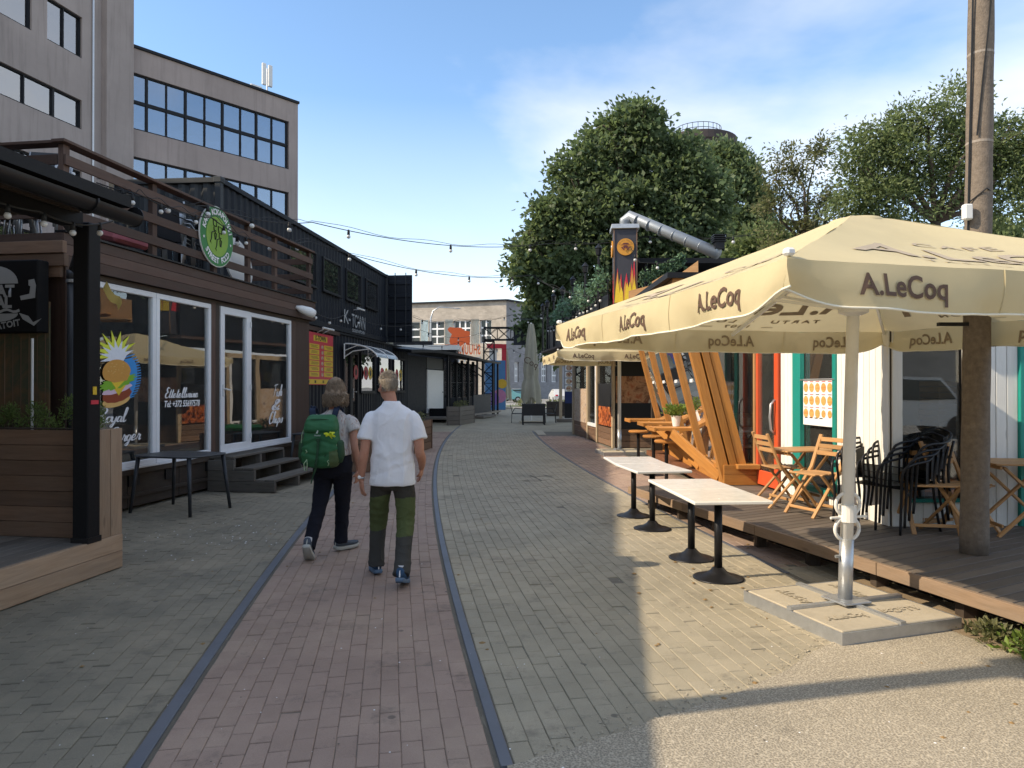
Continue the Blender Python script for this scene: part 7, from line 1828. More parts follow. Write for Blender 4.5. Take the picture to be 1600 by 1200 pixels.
# garden trees behind the camera that only windows mirror are left out; the water tower stands far behind the linden
wt_ = thing('water_tower', 'round dark water tower rim with railing behind the linden', 'tower', at(1090, 605, 80) - Vector((0, 0, EYE)))
k = 80 / FPX; zt_ = at(1090, 222, 80).z; r_ = 58 * k
MB().lathe([(r_ * .62, 0), (r_ * .62, zt_ - 5.5), (r_ * .72, zt_ - 4.2), (r_ * .95, zt_ - 2.0), (r_ * 1.0, zt_ - .9), (r_ * 1.03, zt_ - .85), (r_ * 1.03, zt_), (r_ * .6, zt_ + .3), (0, zt_ + .5)], 40).build('tank', plain('tower_brick', (.05, .04, .04), .8), wt_)
m = MB(); n = 28; rr = r_ * .62
for z in (.55, 1.1): m.tube([(rr * math.cos(2 * math.pi * i / n), rr * math.sin(2 * math.pi * i / n), zt_ + .3 + z) for i in range(n + 1)], .035, 5)
for i in range(n): a = 2 * math.pi * i / n; m.tube([(rr * math.cos(a), rr * math.sin(a), zt_ + .2), (rr * math.cos(a), rr * math.sin(a), zt_ + 1.4)], .03, 4)
m.build('railing', M['black_frame'], wt_)

# ---------------------------------------------------------------- people
def remesh(mb, voxel, smooth=4, disp=None, name='body'):
    me = bpy.data.meshes.new('tmp'); me.from_pydata(mb.v, [], mb.f); o = bpy.data.objects.new('tmp', me); COL.objects.link(o)
    r = o.modifiers.new('r', 'REMESH'); r.mode = 'VOXEL'; r.voxel_size = voxel; r.use_smooth_shade = True
    if smooth: s = o.modifiers.new('s', 'SMOOTH'); s.factor = .5; s.iterations = smooth
    dg = bpy.context.evaluated_depsgraph_get(); dg.update(); out = bpy.data.meshes.new_from_object(o.evaluated_get(dg)); bpy.data.objects.remove(o)
    if disp:
        n = len(out.vertices); co = np.empty(n * 3, np.float32); out.vertices.foreach_get('co', co); co = co.reshape(-1, 3); nr = np.empty(n * 3, np.float32); out.vertices.foreach_get('normal', nr); nr = nr.reshape(-1, 3)
        d = disp(co, nr); co = co + nr * d[:, None]; out.vertices.foreach_set('co', co.astype(np.float32).ravel())
    out.polygons.foreach_set('use_smooth', np.ones(len(out.polygons), dtype=bool)); out.materials.clear(); out.name = name; out.update()
    return out
def loft(m, rings, seg=28, p=2.3):           # rings: (center, half width x, half depth y) stacked mainly along z
    b = len(m.v)
    for c, a, d_ in rings:
        for k in range(seg):
            t = 2 * math.pi * k / seg; cx_, sy = math.cos(t), math.sin(t); r = (abs(cx_) ** p + abs(sy) ** p) ** (-1 / p); m.v.append((c[0] + a * cx_ * r, c[1] + d_ * sy * r, c[2]))
    n = len(rings)
    for i in range(n - 1):
        for k in range(seg): k2 = (k + 1) % seg; m.face((b + i * seg + k, b + i * seg + k2, b + (i + 1) * seg + k2, b + (i + 1) * seg + k))
    m.face([b + k for k in range(seg)][::-1]); m.face([b + (n - 1) * seg + k for k in range(seg)])
def limbtube(m, pts, seg=16): q, r = spl(pts); m.tube(q, r, seg)
def hand(m, wrist, tip_dir, palm_n, side, curl=.5, size=1.0):
    """wrist point, direction to the fingers, normal of the palm (the way fingers curl), side = thumb direction sign."""
    d = Vector(tip_dir).normalized(); n = Vector(palm_n); n = (n - d * n.dot(d)).normalized(); s = d.cross(n) * side; W = Vector(wrist); k = size
    Mx = Matrix((s, d, n)).transposed()
    m.ball(W + d * .045 * k, (.040 * k, .052 * k, .0155 * k), 14, 10, Mx); m.ball(W + d * .07 * k, (.041 * k, .03 * k, .014 * k), 12, 8, Mx); limbtube(m, [(*(W - d * .03), .027 * k), (*(W + d * .02 * k), .026 * k)], 12)
    for i, (off, L) in enumerate(((.029, .070), (.0095, .078), (-.0105, .073), (-.029, .058))):
        p = W + d * .088 * k + s * off * k; dd = d.copy(); pts = [(*(p - d * .02 * k), .0092 * k)]; 
        for j, f in enumerate((.45, .3, .25)):
            ang = curl * (.5 + .35 * j) * (1 + .12 * i); dd = (dd * math.cos(ang) + n * math.sin(ang)).normalized(); q = Vector(pts[-1][:3]) if j else p
            p = p + dd * L * f * k; pts.append((*p, (.0090 - .0012 * j) * k))
        limbtube(m, pts, 8)
    p = W + d * .025 * k + s * .032 * k; limbtube(m, [(*(W + d * .015 * k + s * .012 * k), .014 * k), (*p, .0125 * k), (*(p + (d * .8 + s * .45 + n * .35).normalized() * .034 * k), .0108 * k), (*(p + (d * .9 + s * .2 + n * .55).normalized() * .062 * k), .0088 * k)], 9)
def head(m, c, yaw, s=1.0, pitch=0.0):
    Rm = Matrix.Rotation(yaw, 3, 'Z') @ Matrix.Rotation(pitch, 3, 'X'); C = Vector(c)
    def B(p, r, seg=16): m.ball(C + Rm @ (Vector(p) * s), tuple(x * s for x in r), seg, 12, Rm)
    B((0, -.006, .022), (.076, .097, .096), 24); B((0, .03, -.03), (.062, .066, .085), 20); B((0, .055, -.085), (.036, .034, .03)); B((0, .07, -.06), (.045, .03, .045)); B((0, .02, -.07), (.058, .06, .04))
    B((0, .082, .035), (.055, .022, .018)); B((0, .102, -.012), (.013, .020, .028)); B((0, .112, -.026), (.016, .014, .011)); B((0, .094, -.058), (.024, .012, .010)); B((0, .09, -.092), (.02, .016, .016))
    for sx in (-1, 1): B((sx * .047, .078, -.022), (.022, .02, .02)); B((sx * .078, -.012, -.008), (.008, .018, .030)); B((sx * .083, -.02, .004), (.005, .012, .018))
    return C, Rm
def skin(name, col):
    t = NT(name); p = t.obj(); c = t.mix(t.noise(p, 26, 4, .6), col, tuple(x * y for x, y in zip(col, (.80, .62, .58)))); c = t.mix(t.math('MULTIPLY', t.ramp(t.noise(p, 140, 3, .6), [(.55, 0.0), (.75, 1.0)]), .25), c, tuple(x * .7 for x in col))
    x = t.n('ShaderNodeBsdfPrincipled'); t.put(x.inputs['Base Color'], c); x.inputs['Roughness'].default_value = .5; x.inputs['Subsurface Weight'].default_value = .12; x.inputs['Subsurface Radius'].default_value = (.01, .004, .002); x.inputs['Specular IOR Level'].default_value = .35; t.put(x.inputs['Normal'], t.bump(t.noise(p, 220, 3), .12, .002)); return t.done(x.outputs[0])
M['skin_m'] = skin('skin_m', (.50, .27, .185)); M['skin_w'] = skin('skin_w', (.46, .255, .18))
def fold(co, amp, sc, seed, stretch=(1, 1, 1)):
    out = np.empty(len(co)); S_ = Vector(stretch)
    for i, p in enumerate(co): out[i] = mnoise.noise(Vector((p[0] * sc * S_.x + seed, p[1] * sc * S_.y, p[2] * sc * S_.z)))
    return out * amp
def ridged(co, amp, sc, seed, stretch=(1, 1, 1)): return amp * (1 - np.abs(fold(co, 1, sc, seed, stretch)) * 2.2)
def crease(co, amp, sc, seed, stretch=(1, 1, 1)): return amp * np.clip(1 - np.abs(fold(co, 1, sc, seed, stretch)) * 5.5, 0, 1) ** 1.5
def shoe(par, ank, yaw, pitch, mat, solemat, L=.285, lace=None):
    """running shoe: heel under the ankle, toe along yaw; pitch lifts the heel about the ball of the foot."""
    t = new_obj('shoe', None, par); A = Vector(ank); F = Matrix.Translation(A) @ Matrix.Rotation(yaw, 4, 'Z') @ Matrix.Rotation(-pitch, 4, 'X')
    m = MB(); rings = []
    secs = [(-.075, .028, .055, .02), (-.068, .034, .075, .02), (-.03, .038, .085, .0), (.02, .040, .075, .0), (.07, .044, .055, .0), (.12, .048, .042, .0), (.165, .043, .036, .004), (.195, .03, .028, .008), (.207, .012, .02, .012)]
    seg = 20
    for y, w, h, z0 in secs:
        for k in range(seg):
            a = 2 * math.pi * k / seg; r = (abs(math.cos(a)) ** 2.6 + abs(math.sin(a)) ** 2.6) ** (-1 / 2.6); m.v.append(tuple(F @ Vector((w * math.cos(a) * r, y, -.085 + z0 + .022 + (h / 1.0) * (.5 + .5 * math.sin(a) * r)))))
    for i in range(len(secs) - 1):
        for k in range(seg): k2 = (k + 1) % seg; m.face((i * seg + k, (i + 1) * seg + k, (i + 1) * seg + k2, i * seg + k2))
    m.face(range(seg)); m.face([(len(secs) - 1) * seg + k for k in range(seg)][::-1]); up = m.build('upper', mat, t, True)
    m = MB(); out = [(-.085, .018), (-.078, .034), (-.03, .040), (.03, .040), (.08, .048), (.13, .052), (.175, .044), (.205, .026), (.216, .0)]
    pl = [(w, y) for y, w in out] + [(-w, y) for y, w in out[::-1][1:]]; n = len(pl)
    for z, sc in ((-.092, .93), (-.088, 1.0), (-.068, 1.03), (-.060, .99)):
        for x, y in pl: m.v.append(tuple(F @ Vector((x * sc, y * (sc * .5 + .5), z + .05 * max(0, (y - .1)) ** 1.2 + (.012 if y < -.06 else 0)))))
    for i in range(3):
        for k in range(n): k2 = (k + 1) % n; m.face((i * n + k, i * n + k2, (i + 1) * n + k2, (i + 1) * n + k))
    m.face(list(range(n))[::-1]); m.face(range(3 * n, 4 * n)); m.build('sole', solemat, t, True)
    m = MB()
    for i in range(4): m.tube([F @ Vector((-.03, .045 + i * .022, -.012 - i * .010)), F @ Vector((0, .05 + i * .022, -.004 - i * .011)), F @ Vector((.03, .045 + i * .022, -.012 - i * .010))], .0035, 5)
    m.tube([F @ Vector((0, -.078, -.045)), F @ Vector((0, -.07, .01))], .006, 5); m.build('laces', lace or M['white'], t)
    m = MB(); m.tube([F @ Vector((0, -.015, -.03)), F @ Vector((0, -.01, .045))], [.034, .040], 16); m.build('sock', M['sock'] if 'sock' in M else M.setdefault('sock', cloth('sock', (.55, .55, .55), 0)), t, True)

# --- the man in the white T-shirt
PX, PY = -1.025, 6.10
man = thing('person', 'person in white T-shirt and green-kneed hiking trousers walking away', 'person', (PX, PY, 0))
m = MB()
loft(m, [((0, .0, .80), .14, .10), ((0, .0, .90), .165, .115), ((0, .0, 1.0), .165, .112), ((0, .01, 1.12), .16, .108), ((0, .015, 1.25), .175, .115), ((.0, .01, 1.36), .165, .10), ((.0, .0, 1.41), .125, .075), ((-.01, .005, 1.48), .08, .06)], 26)
limbtube(m, [(-.01, .0, 1.44, .062), (-.02, .012, 1.53, .057), (-.035, .015, 1.60, .056)])
hc, hr = head(m, (-.045, .03, 1.655), R(32), 1.0, R(-4))
aL = [(-.13, .0, 1.38, .042), (-.185, -.02, 1.33, .047), (-.225, -.045, 1.24, .047), (-.238, -.06, 1.12, .042), (-.255, -.05, 1.04, .045), (-.268, -.03, .95, .036), (-.280, -.01, .865, .027)]
aR = [(.13, .0, 1.38, .042), (.185, -.01, 1.33, .047), (.232, -.02, 1.24, .048), (.248, -.03, 1.10, .042), (.252, .05, 1.04, .044), (.246, .14, .985, .036), (.236, .21, .94, .027)]
limbtube(m, aL); limbtube(m, aR)
hand(m, (-.281, -.008, .862), (.06, .04, -1), (.75, .55, .1), -1, .42); hand(m, (.235, .212, .938), (-.08, .45, -.8), (-.9, .2, 0), -1, .55)
legL = [(-.085, .0, .90, .085), (-.12, .05, .70, .075), (-.155, .14, .47, .053), (-.165, .16, .38, .052), (-.172, .17, .25, .045), (-.178, .18, .11, .034)]
legR = [(.085, .0, .90, .085), (.108, .0, .70, .075), (.12, -.02, .50, .053), (.122, -.09, .38, .052), (.123, -.18, .25, .045), (.124, -.27, .13, .034)]
limbtube(m, legL); limbtube(m, legR)
me = remesh(m, .0065, 3); me.materials.append(M['skin_m']); new_obj('body', me, man)
# shirt
m = MB()
loft(m, [((.0, .0, .815), .204, .140), ((.0, .0, .84), .205, .142), ((.0, .0, .95), .193, .138), ((.0, .005, 1.10), .186, .134), ((.0, .01, 1.25), .196, .134), ((.0, .005, 1.37), .204, .120), ((.0, .0, 1.425), .182, .098), ((-.004, .0, 1.462), .140, .084), ((-.008, .0, 1.495), .092, .072), ((-.012, .004, 1.525), .070, .064)], 34, 2.25)
limbtube(m, [(-.12, .0, 1.395, .05), (-.178, -.010, 1.372, .064), (-.212, -.03, 1.30, .067), (-.234, -.05, 1.205, .069)], 20); limbtube(m, [(.12, .0, 1.395, .05), (.178, -.004, 1.372, .064), (.219, -.012, 1.30, .067), (.244, -.022, 1.205, .069)], 20)
def dsp(co, nr):
    z = co[:, 2]; hem = np.clip((z - .82) / .06, 0, 1)
    d = crease(co, .006, 4.2, 3, (1.3, 1, .5)) + crease(co, .0035, 8, 13, (1.1, 1, .8)) + ridged(co, .006, 3.8, 3, (1.2, 1, .75)) + fold(co, .006, 7, 9, (1.5, 1, .6)) + fold(co, .0022, 22, 1, (1, 1, .5))
    q = np.abs(co[:, 0]) * 1.0; pull = np.exp(-((z - 1.24 + q * .6) / .05) ** 2) * .004 + np.exp(-((z - 1.02 - q * .35) / .03) ** 2) * .005 + np.exp(-((z - .95 - .3 * co[:, 0]) / .022) ** 2) * .005
    return (d - pull) * (.35 + .65 * hem)
me = remesh(m, .0075, 8, dsp); M['tee'] = cloth('tee', (.86, .87, .90), .12, .03, 4, .9, 500, 3.0, bump=.6); me.materials.append(M['tee']); new_obj('t_shirt', me, man)
# trousers: dark seat, green knees, dark lower leg
m = MB()
loft(m, [((0, 0, .775), .12, .09), ((0, 0, .82), .188, .122), ((0, .0, .88), .178, .12), ((0, .0, .93), .165, .112)], 30)
TL_ = [(-.084, .0, .86, .098), (-.12, .045, .72, .093), (-.15, .13, .50, .078), (-.162, .15, .38, .074), (-.172, .165, .22, .069), (-.178, .165, .085, .073)]
TR_ = [(.084, .0, .86, .098), (.112, .0, .72, .093), (.121, -.025, .50, .078), (.122, -.10, .38, .074), (.123, -.19, .22, .068), (.124, -.268, .105, .072)]
limbtube(m, TL_, 20); limbtube(m, TR_, 20)
def dsp(co, nr):
    z = co[:, 2]; k = np.exp(-((z - .52) / .12) ** 2) + np.exp(-((z - .14) / .08) ** 2) + .5 * np.exp(-((z - .82) / .06) ** 2)
    return crease(co, .006, 9, 21, (.8, .8, 1.5)) * (.35 + .65 * k) + ridged(co, .006, 8, 5, (.8, .8, 1.8)) * (.3 + .7 * k) + fold(co, .0045, 11, 2, (1, 1, .8))
me = remesh(m, .0075, 2, dsp)
for nm_, c_ in (('trouser_dark', (.047, .043, .036)), ('trouser_green', (.080, .100, .040)), ('trouser_grey', (.058, .057, .052))): M[nm_] = cloth(nm_, c_, 0, .14, 5, .85, 450, 2.5, bump=.6); me.materials.append(M[nm_])
n = len(me.polygons); ce = np.empty(n * 3, np.float32); me.polygons.foreach_get('center', ce); ce = ce.reshape(-1, 3)
zc = ce[:, 2] + np.where(ce[:, 0] < -.02, .06 * np.clip(ce[:, 0] + .2, 0, .2) * -2, .0) + .004 * np.sin(ce[:, 0] * 30)
me.polygons.foreach_set('material_index', np.where(zc > .71, 0, np.where(zc > .40, 1, 2)).astype(np.int32)); new_obj('trousers', me, man)
M['shoe_blue'] = cloth('shoe_blue', (.035, .075, .14), 0, .3, 30, .8, 300); M['sole_blue'] = plain('sole_blue', (.10, .16, .24), .6)
shoe(man, (-.178, .20, .10), R(22), R(2), M['shoe_blue'], M['sole_blue']); shoe(man, (.124, -.265, .135), R(-3), R(14), M['shoe_blue'], M['sole_blue'])
# hair: cropped, thousands of short strands on the scalp, thinner on the crown
def hair_short(par, C, Rm, mat, n, s=1.0):
    m = MB(); cap = MB(); 
    for _ in range(n):
        u = random.uniform(-1, 1); a = random.random() * 2 * math.pi; v = Vector((math.sqrt(1 - u * u) * math.cos(a), math.sqrt(1 - u * u) * math.sin(a), u))
        if v.z < -.62 or (v.y > .35 and v.z < .45) or (v.y > .1 and v.z < -.15 and abs(v.x) > .5): continue
        if v.z < -.45 and random.random() < .5: continue
        e = Vector((v.x * .0775, -.006 + v.y * .0985, .022 + v.z * .0975)); L = .014 + .012 * max(0, v.z) ; L *= random.uniform(.7, 1.3)
        t_ = Vector((random.gauss(0, .35), random.gauss(0, .35) + (.5 if v.z > .3 else -.1), random.gauss(0, .3) - (.9 if v.z < .4 else .1))); dr = (v * .75 + t_ * .6).normalized()
        w = dr.cross(v); w = w.normalized() * .0011 if w.length > 1e-4 else Vector((.001, 0, 0)); p0 = C + Rm @ (e * s); p1 = C + Rm @ ((e + dr * L * .55) * s); p2 = C + Rm @ ((e + (dr - Vector((0, 0, .25))).normalized() * L) * s); w = Rm @ w
        b = len(m.v); m.v += [tuple(p0 - w), tuple(p0 + w), tuple(p1 + w), tuple(p1 - w), tuple(p2)]; m.f += [(b, b + 1, b + 2, b + 3), (b + 3, b + 2, b + 4)]; m.uv += [[(0, 0)] * 4, [(0, 0)] * 3]; m.mi += [0, 0]
    return m.build('hair', mat, par)
def hairmat(name, c1, c2):
    t = NT(name); c = t.mix(t.rnd(), c1, c2); c = t.mix(t.noise(t.obj(), 35, 3), c, tuple(x * .6 for x in c1)); return t.done(t.bsdf(c, .72, 0, None, .15))
M['hair_m'] = hairmat('hair_m', (.30, .25, .19), (.50, .45, .38)); hr_m = hair_short(man, hc, hr, M['hair_m'], 9000); 
m = MB(); m.ball(hc + hr @ Vector((0, -.010, .026)), (.0772, .0975, .0965), 24, 16, hr); sc_ = m.build('scalp', plain('scalp_m', (.31, .25, .19), .9, 0, .3, 40, .5, 160, space='obj', spec=.08), hr_m, True)
me = sc_.data; keep = [p for p in me.polygons]
import bmesh
bm = bmesh.new(); bm.from_mesh(me); inv = hr.transposed()
bmesh.ops.delete(bm, geom=[f for f in bm.faces if (lambda q: q.z < -.03 or (q.y > .04 and q.z < .07))(inv @ (f.calc_center_median() - hc))], context='FACES'); bm.to_mesh(me); bm.free()
gl2 = MB()
for sx in (-1, 1):
    gl2.tube([hc + hr @ Vector((sx * .082, -.03, .012)), hc + hr @ Vector((sx * .081, .03, .022)), hc + hr @ Vector((sx * .070, .108, .022))], .0032, 6)
    gl2.tube([hc + hr @ Vector((sx * .036 + .030 * math.cos(2 * math.pi * i / 16), .112, .012 + .022 * math.sin(2 * math.pi * i / 16))) for i in range(17)], .0028, 5)
gl2.build('glasses', M['black'], man)
for sx in (-1, 1): MB().ball(hc + hr @ Vector((sx * .032, .086, .012)), .0115, 10, 8).build('eye', M['white'], man)
wp = Vector(aL[-1][:3]); m = MB(); ax_ = Vector((aL[-2][0] - wp.x, aL[-2][1] - wp.y, aL[-2][2] - wp.z)).normalized(); c0 = wp + ax_ * .018; m.tube([c0 - ax_ * .009, c0 - ax_ * .007, c0 + ax_ * .007, c0 + ax_ * .009], [.029, .0325, .0325, .029], 24); wa_ = m.build('wrist_watch', M['galv'], man, True)
MB().ball(c0 + Vector((-.012, -.03, 0)), (.016, .008, .016), 14, 8).build('watch_face', M['white_plastic'], wa_)

man.scale = (.95, .96, 1)
# --- the woman with the green rucksack
QX, QY = -1.766, 7.0
wom = thing('person', 'person in pale patterned top and black trousers carrying the green rucksack', 'person', (QX, QY, 0))
m = MB()
loft(m, [((0, 0, .78), .13, .10), ((0, 0, .88), .175, .125), ((0, 0, .97), .165, .115), ((0, .01, 1.08), .135, .098), ((0, .015, 1.2), .145, .105), ((.0, .01, 1.30), .155, .095), ((.0, .0, 1.375), .12, .075), ((.01, .0, 1.42), .06, .055)], 26)
limbtube(m, [(.01, 0, 1.38, .054), (.015, .01, 1.47, .049), (.02, .015, 1.53, .05)]); hc, hr = head(m, (.025, .03, 1.60), R(-6), .95)
wL = [(-.15, .0, 1.345, .048), (-.19, -.01, 1.29, .049), (-.21, -.01, 1.18, .041), (-.215, .0, 1.06, .036), (-.20, .09, 1.02, .037), (-.17, .17, .99, .03), (-.14, .23, .97, .024)]
wR = [(.15, .0, 1.345, .048), (.19, -.01, 1.29, .049), (.212, -.03, 1.18, .041), (.225, -.05, 1.07, .036), (.236, -.03, .99, .037), (.246, .0, .90, .030), (.252, .02, .83, .023)]
limbtube(m, wL); limbtube(m, wR); hand(m, (.252, .02, .828), (-.12, .1, -1), (-.8, .4, .1), -1, .5, .92); hand(m, (-.14, .23, .97), (.3, .8, -.2), (.8, -.2, .2), 1, .6, .92)
gL = [(-.085, .0, .88, .085), (-.10, .03, .68, .073), (-.115, -.08, .47, .05), (-.13, -.15, .36, .05), (-.145, -.22, .24, .043), (-.155, -.30, .15, .032)]
gR = [(.085, .0, .88, .085), (.075, .08, .68, .073), (.06, .15, .46, .05), (.05, .17, .36, .05), (.043, .18, .24, .043), (.04, .19, .10, .032)]
limbtube(m, gL); limbtube(m, gR); me = remesh(m, .0065, 3); me.materials.append(M['skin_w']); new_obj('body', me, wom)
m = MB()
loft(m, [((0, .0, .985), .178, .132), ((0, .0, 1.0), .18, .134), ((0, .01, 1.10), .165, .122), ((0, .012, 1.22), .168, .124), ((0, .008, 1.31), .172, .108), ((0, .0, 1.37), .135, .085), ((.008, .0, 1.405), .085, .066), ((.01, .0, 1.43), .062, .058)], 30)
limbtube(m, [(-.13, 0, 1.335, .056), (-.188, -.008, 1.30, .066), (-.216, -.01, 1.225, .068), (-.228, -.01, 1.215, .066)], 18); limbtube(m, [(.13, 0, 1.335, .056), (.188, -.01, 1.30, .066), (.214, -.025, 1.235, .069), (.222, -.03, 1.215, .067)], 18)
me = remesh(m, .0075, 3, lambda co, nr: ridged(co, .005, 6, 4, (1.2, 1, .7)) + fold(co, .004, 14, 2))
t = NT('top_print'); p = t.obj(); s1 = t.ramp(t.noise(t.mapping(p, (5, 5, 1.2)), 6, 3, .6, 1.5), [(.50, 0.0), (.56, 1.0)]); s2 = t.ramp(t.noise(t.mapping(p, (4, 4, 1.0), (3, 1, 2)), 7, 3, .6, 1.5), [(.56, 0.0), (.6, 1.0)])
M['top_print'] = t.done(t.bsdf(t.mix(t.math('MULTIPLY', s2, .6), t.mix(t.math('MULTIPLY', s1, .55), (.52, .49, .46), (.30, .28, .30)), (.33, .20, .15)), .9, 0, None, .15)); me.materials.append(M['top_print']); new_obj('blouse', me, wom)
m = MB(); loft(m, [((0, 0, .76), .11, .09), ((0, 0, .82), .185, .128), ((0, 0, .90), .192, .138), ((0, 0, 1.0), .172, .122), ((0, 0, 1.03), .168, .118)], 30)
limbtube(m, [(-.092, .0, .88, .102), (-.105, .03, .70, .088), (-.115, -.075, .48, .068), (-.13, -.14, .36, .066), (-.145, -.215, .23, .060), (-.153, -.285, .135, .058)], 20); limbtube(m, [(.092, .0, .88, .102), (.08, .075, .70, .088), (.062, .145, .48, .070), (.052, .165, .36, .068), (.045, .175, .22, .062), (.041, .18, .09, .061)], 20)
me = remesh(m, .0075, 2, lambda co, nr: crease(co, .004, 9, 8, (.8, .8, 1.1)) + ridged(co, .003, 7, 8, (.9, .9, 1.3)) + fold(co, .004, 12, 3)); M['jeans'] = cloth('jeans', (.012, .013, .020), 0, .2, 6, .85, 450, 2.5, bump=.6); me.materials.append(M['jeans']); new_obj('trousers', me, wom)
M['shoe_grey'] = cloth('shoe_grey', (.075, .09, .11), 0, .3, 30, .8, 300); M['sole_grey'] = plain('sole_grey', (.42, .42, .38), .6)
shoe(wom, (-.155, -.295, .175), R(6), R(38), M['shoe_grey'], M['sole_grey'], lace=M['sole_grey']); shoe(wom, (.04, .20, .10), R(-38), R(0), M['shoe_grey'], M['sole_grey'], lace=M['sole_grey'])
# wavy chin-length hair: a soft mass plus loose strands
m = MB(); B = lambda p, r: m.ball(hc + hr @ Vector(p), tuple(x * .80 for x in r), 18, 12, hr)
B((0, -.012, .035), (.095, .112, .105)); B((0, -.055, -.03), (.105, .075, .10)); B((-.07, -.03, -.06), (.055, .075, .075)); B((.07, -.03, -.06), (.055, .075, .075)); B((-.04, -.07, -.085), (.07, .05, .05)); B((.045, -.07, -.085), (.07, .05, .05)); B((0, -.03, .10), (.07, .075, .045))
me = remesh(m, .008, 4, lambda co, nr: ridged(co, .017, 12, 3, (1.4, 1.4, .7)) + fold(co, .009, 24, 7, (1.5, 1.5, .6))); M['hair_w'] = hairmat('hair_w', (.16, .115, .078), (.36, .27, .19)); me.materials.append(M['hair_w']); hw = new_obj('hair', me, wom)
m = MB()
for _ in range(1500):
    a = random.uniform(0, 2 * math.pi); u = random.random() ** .6; v = Vector((math.cos(a) * math.sqrt(1 - (1 - u) ** 2), math.sin(a) * math.sqrt(1 - (1 - u) ** 2), 1 - u))
    if v.y > .55 and v.z < .6: continue
    e = Vector((v.x * .086, -.012 + v.y * .102, .03 + v.z * .098)); L = min(random.uniform(.10, .26), e.z + random.uniform(.09, .15)); ph = random.random() * 6.28; am = random.uniform(.006, .016); pts = []
    out = Vector((v.x, v.y * .9, 0)); out = out.normalized() if out.length > .01 else Vector((0, -1, 0))
    for i in range(9):
        f = i / 8; q = e + Vector((0, 0, -L * f)) + out * (.022 * math.sin(f * 2.4) + .012 * f) ; r_ = math.hypot(q.x, q.y + .02)
        q += Vector((math.cos(ph + f * 9) * am, math.sin(ph + f * 9) * am, 0))
        if q.z > -.02: 
            k = math.sqrt(max(.05, 1 - ((q.z - .035) / .125) ** 2)) ; tgt = out * .090 * max(k, .85); q.x = q.x * .35 + tgt.x * .65; q.y = q.y * .35 + (tgt.y - .012) * .65
        pts.append(hc + hr @ q)
    m.tube(pts, [.0052 * (1 - .6 * i / 8) for i in range(9)], 4, False)
m.build('hair_strands', M['hair_w'], hw, True)
MB().ball(hc + hr @ Vector((-.032 * .95, .083, .012)), .011, 10, 8).build('eye', M['white'], wom); MB().ball(hc + hr @ Vector((.032 * .95, .083, .012)), .011, 10, 8).build('eye', M['white'], wom)

# --- the rucksack
rk = thing('rucksack', 'green hiking rucksack with yellow ribbon on the walker in black trousers', 'rucksack', (QX - .055, QY - .105, 0))
M['pack'] = cloth('pack', (.035, .135, .058), 0, .12, 6, .55, 500, .5, bump=.25); M['pack_dark'] = cloth('pack_dark', (.028, .070, .036), 0, .12, 6, .6, 500, .5); M['olive'] = cloth('olive', (.085, .125, .055), 0, .12, 6, .6, 500, .4); M['navy'] = cloth('navy', (.022, .032, .060), 0, .12, 6, .7, 400); M['cord'] = plain('cord', (.30, .42, .24), .7); M['ribbon'] = plain('ribbon', (.62, .68, .03), .5)
m = MB(); loft(m, [((0, -.09, .885), .10, .06), ((0, -.095, .90), .155, .09), ((0, -.10, .95), .182, .112), ((0, -.105, 1.03), .186, .118), ((0, -.10, 1.12), .175, .112), ((0, -.095, 1.20), .160, .105), ((0, -.09, 1.27), .150, .10)], 34, 3.0)
def dsp(co, nr):
    z = co[:, 2]; return ridged(co, .006, 7, 2, (1, 1, 2.0)) + fold(co, .005, 12, 4) - .010 * np.exp(-((z - 1.155 + .35 * np.abs(co[:, 0])) / .018) ** 2) * (nr[:, 1] < -.3) - .008 * np.exp(-((z - 1.0 - .25 * np.abs(co[:, 0])) / .015) ** 2) * (nr[:, 1] < -.3)
me = remesh(m, .008, 2, dsp); me.materials.append(M['pack']); me.materials.append(M['olive']); n = len(me.polygons); ce = np.empty(n * 3, np.float32); me.polygons.foreach_get('center', ce); ce = ce.reshape(-1, 3); me.polygons.foreach_set('material_index', ((ce[:, 0] > .10) & (ce[:, 2] < 1.04 + .3 * (ce[:, 0] - .1))).astype(np.int32)); new_obj('main_bag', me, rk)
m = MB(); loft(m, [((0, -.095, 1.225), .150, .112), ((0, -.10, 1.25), .158, .122), ((0.0, -.095, 1.30), .152, .115), ((0, -.085, 1.345), .142, .095), ((0, -.075, 1.375), .125, .065), ((0, -.07, 1.385), .09, .04)], 34, 3.2)
me = remesh(m, .008, 2, lambda co, nr: fold(co, .007, 9, 6) + ridged(co, .004, 9, 1, (1, 1, 2))); me.materials.append(M['pack']); new_obj('lid', me, rk)
m = MB(); m.tube([(-.135, -.15, 1.33), (-.07, -.185, 1.345), (0, -.19, 1.348), (.07, -.185, 1.345), (.135, -.15, 1.33)], .004, 5); m.build('lid_zip', M['pack_dark'], rk)
for sx in (-1, 1):
    m = MB(); loft(m, [((sx * .165, -.09, .93), .03, .06), ((sx * .18, -.095, 1.0), .038, .075), ((sx * .175, -.095, 1.12), .034, .07), ((sx * .165, -.09, 1.14), .028, .06)], 18, 2.6); m.build('side_pocket', M['pack_dark'], rk, True)
    m = MB(); q, r_ = spl([(sx * .10, -.02, 1.36, 1), (sx * .115, -.0, 1.43, 1), (sx * .12, .07, 1.455, 1), (sx * .125, .17, 1.40, 1), (sx * .13, .20, 1.25, 1)]); 
    for i in range(len(q) - 1): m.bar(q[i], q[i + 1] + (q[i + 1] - q[i]) * .15, .055, .014, (0, -1, .6) if i < 8 else (0, 1, .4))
    m.build('shoulder_strap', M['navy'], rk)
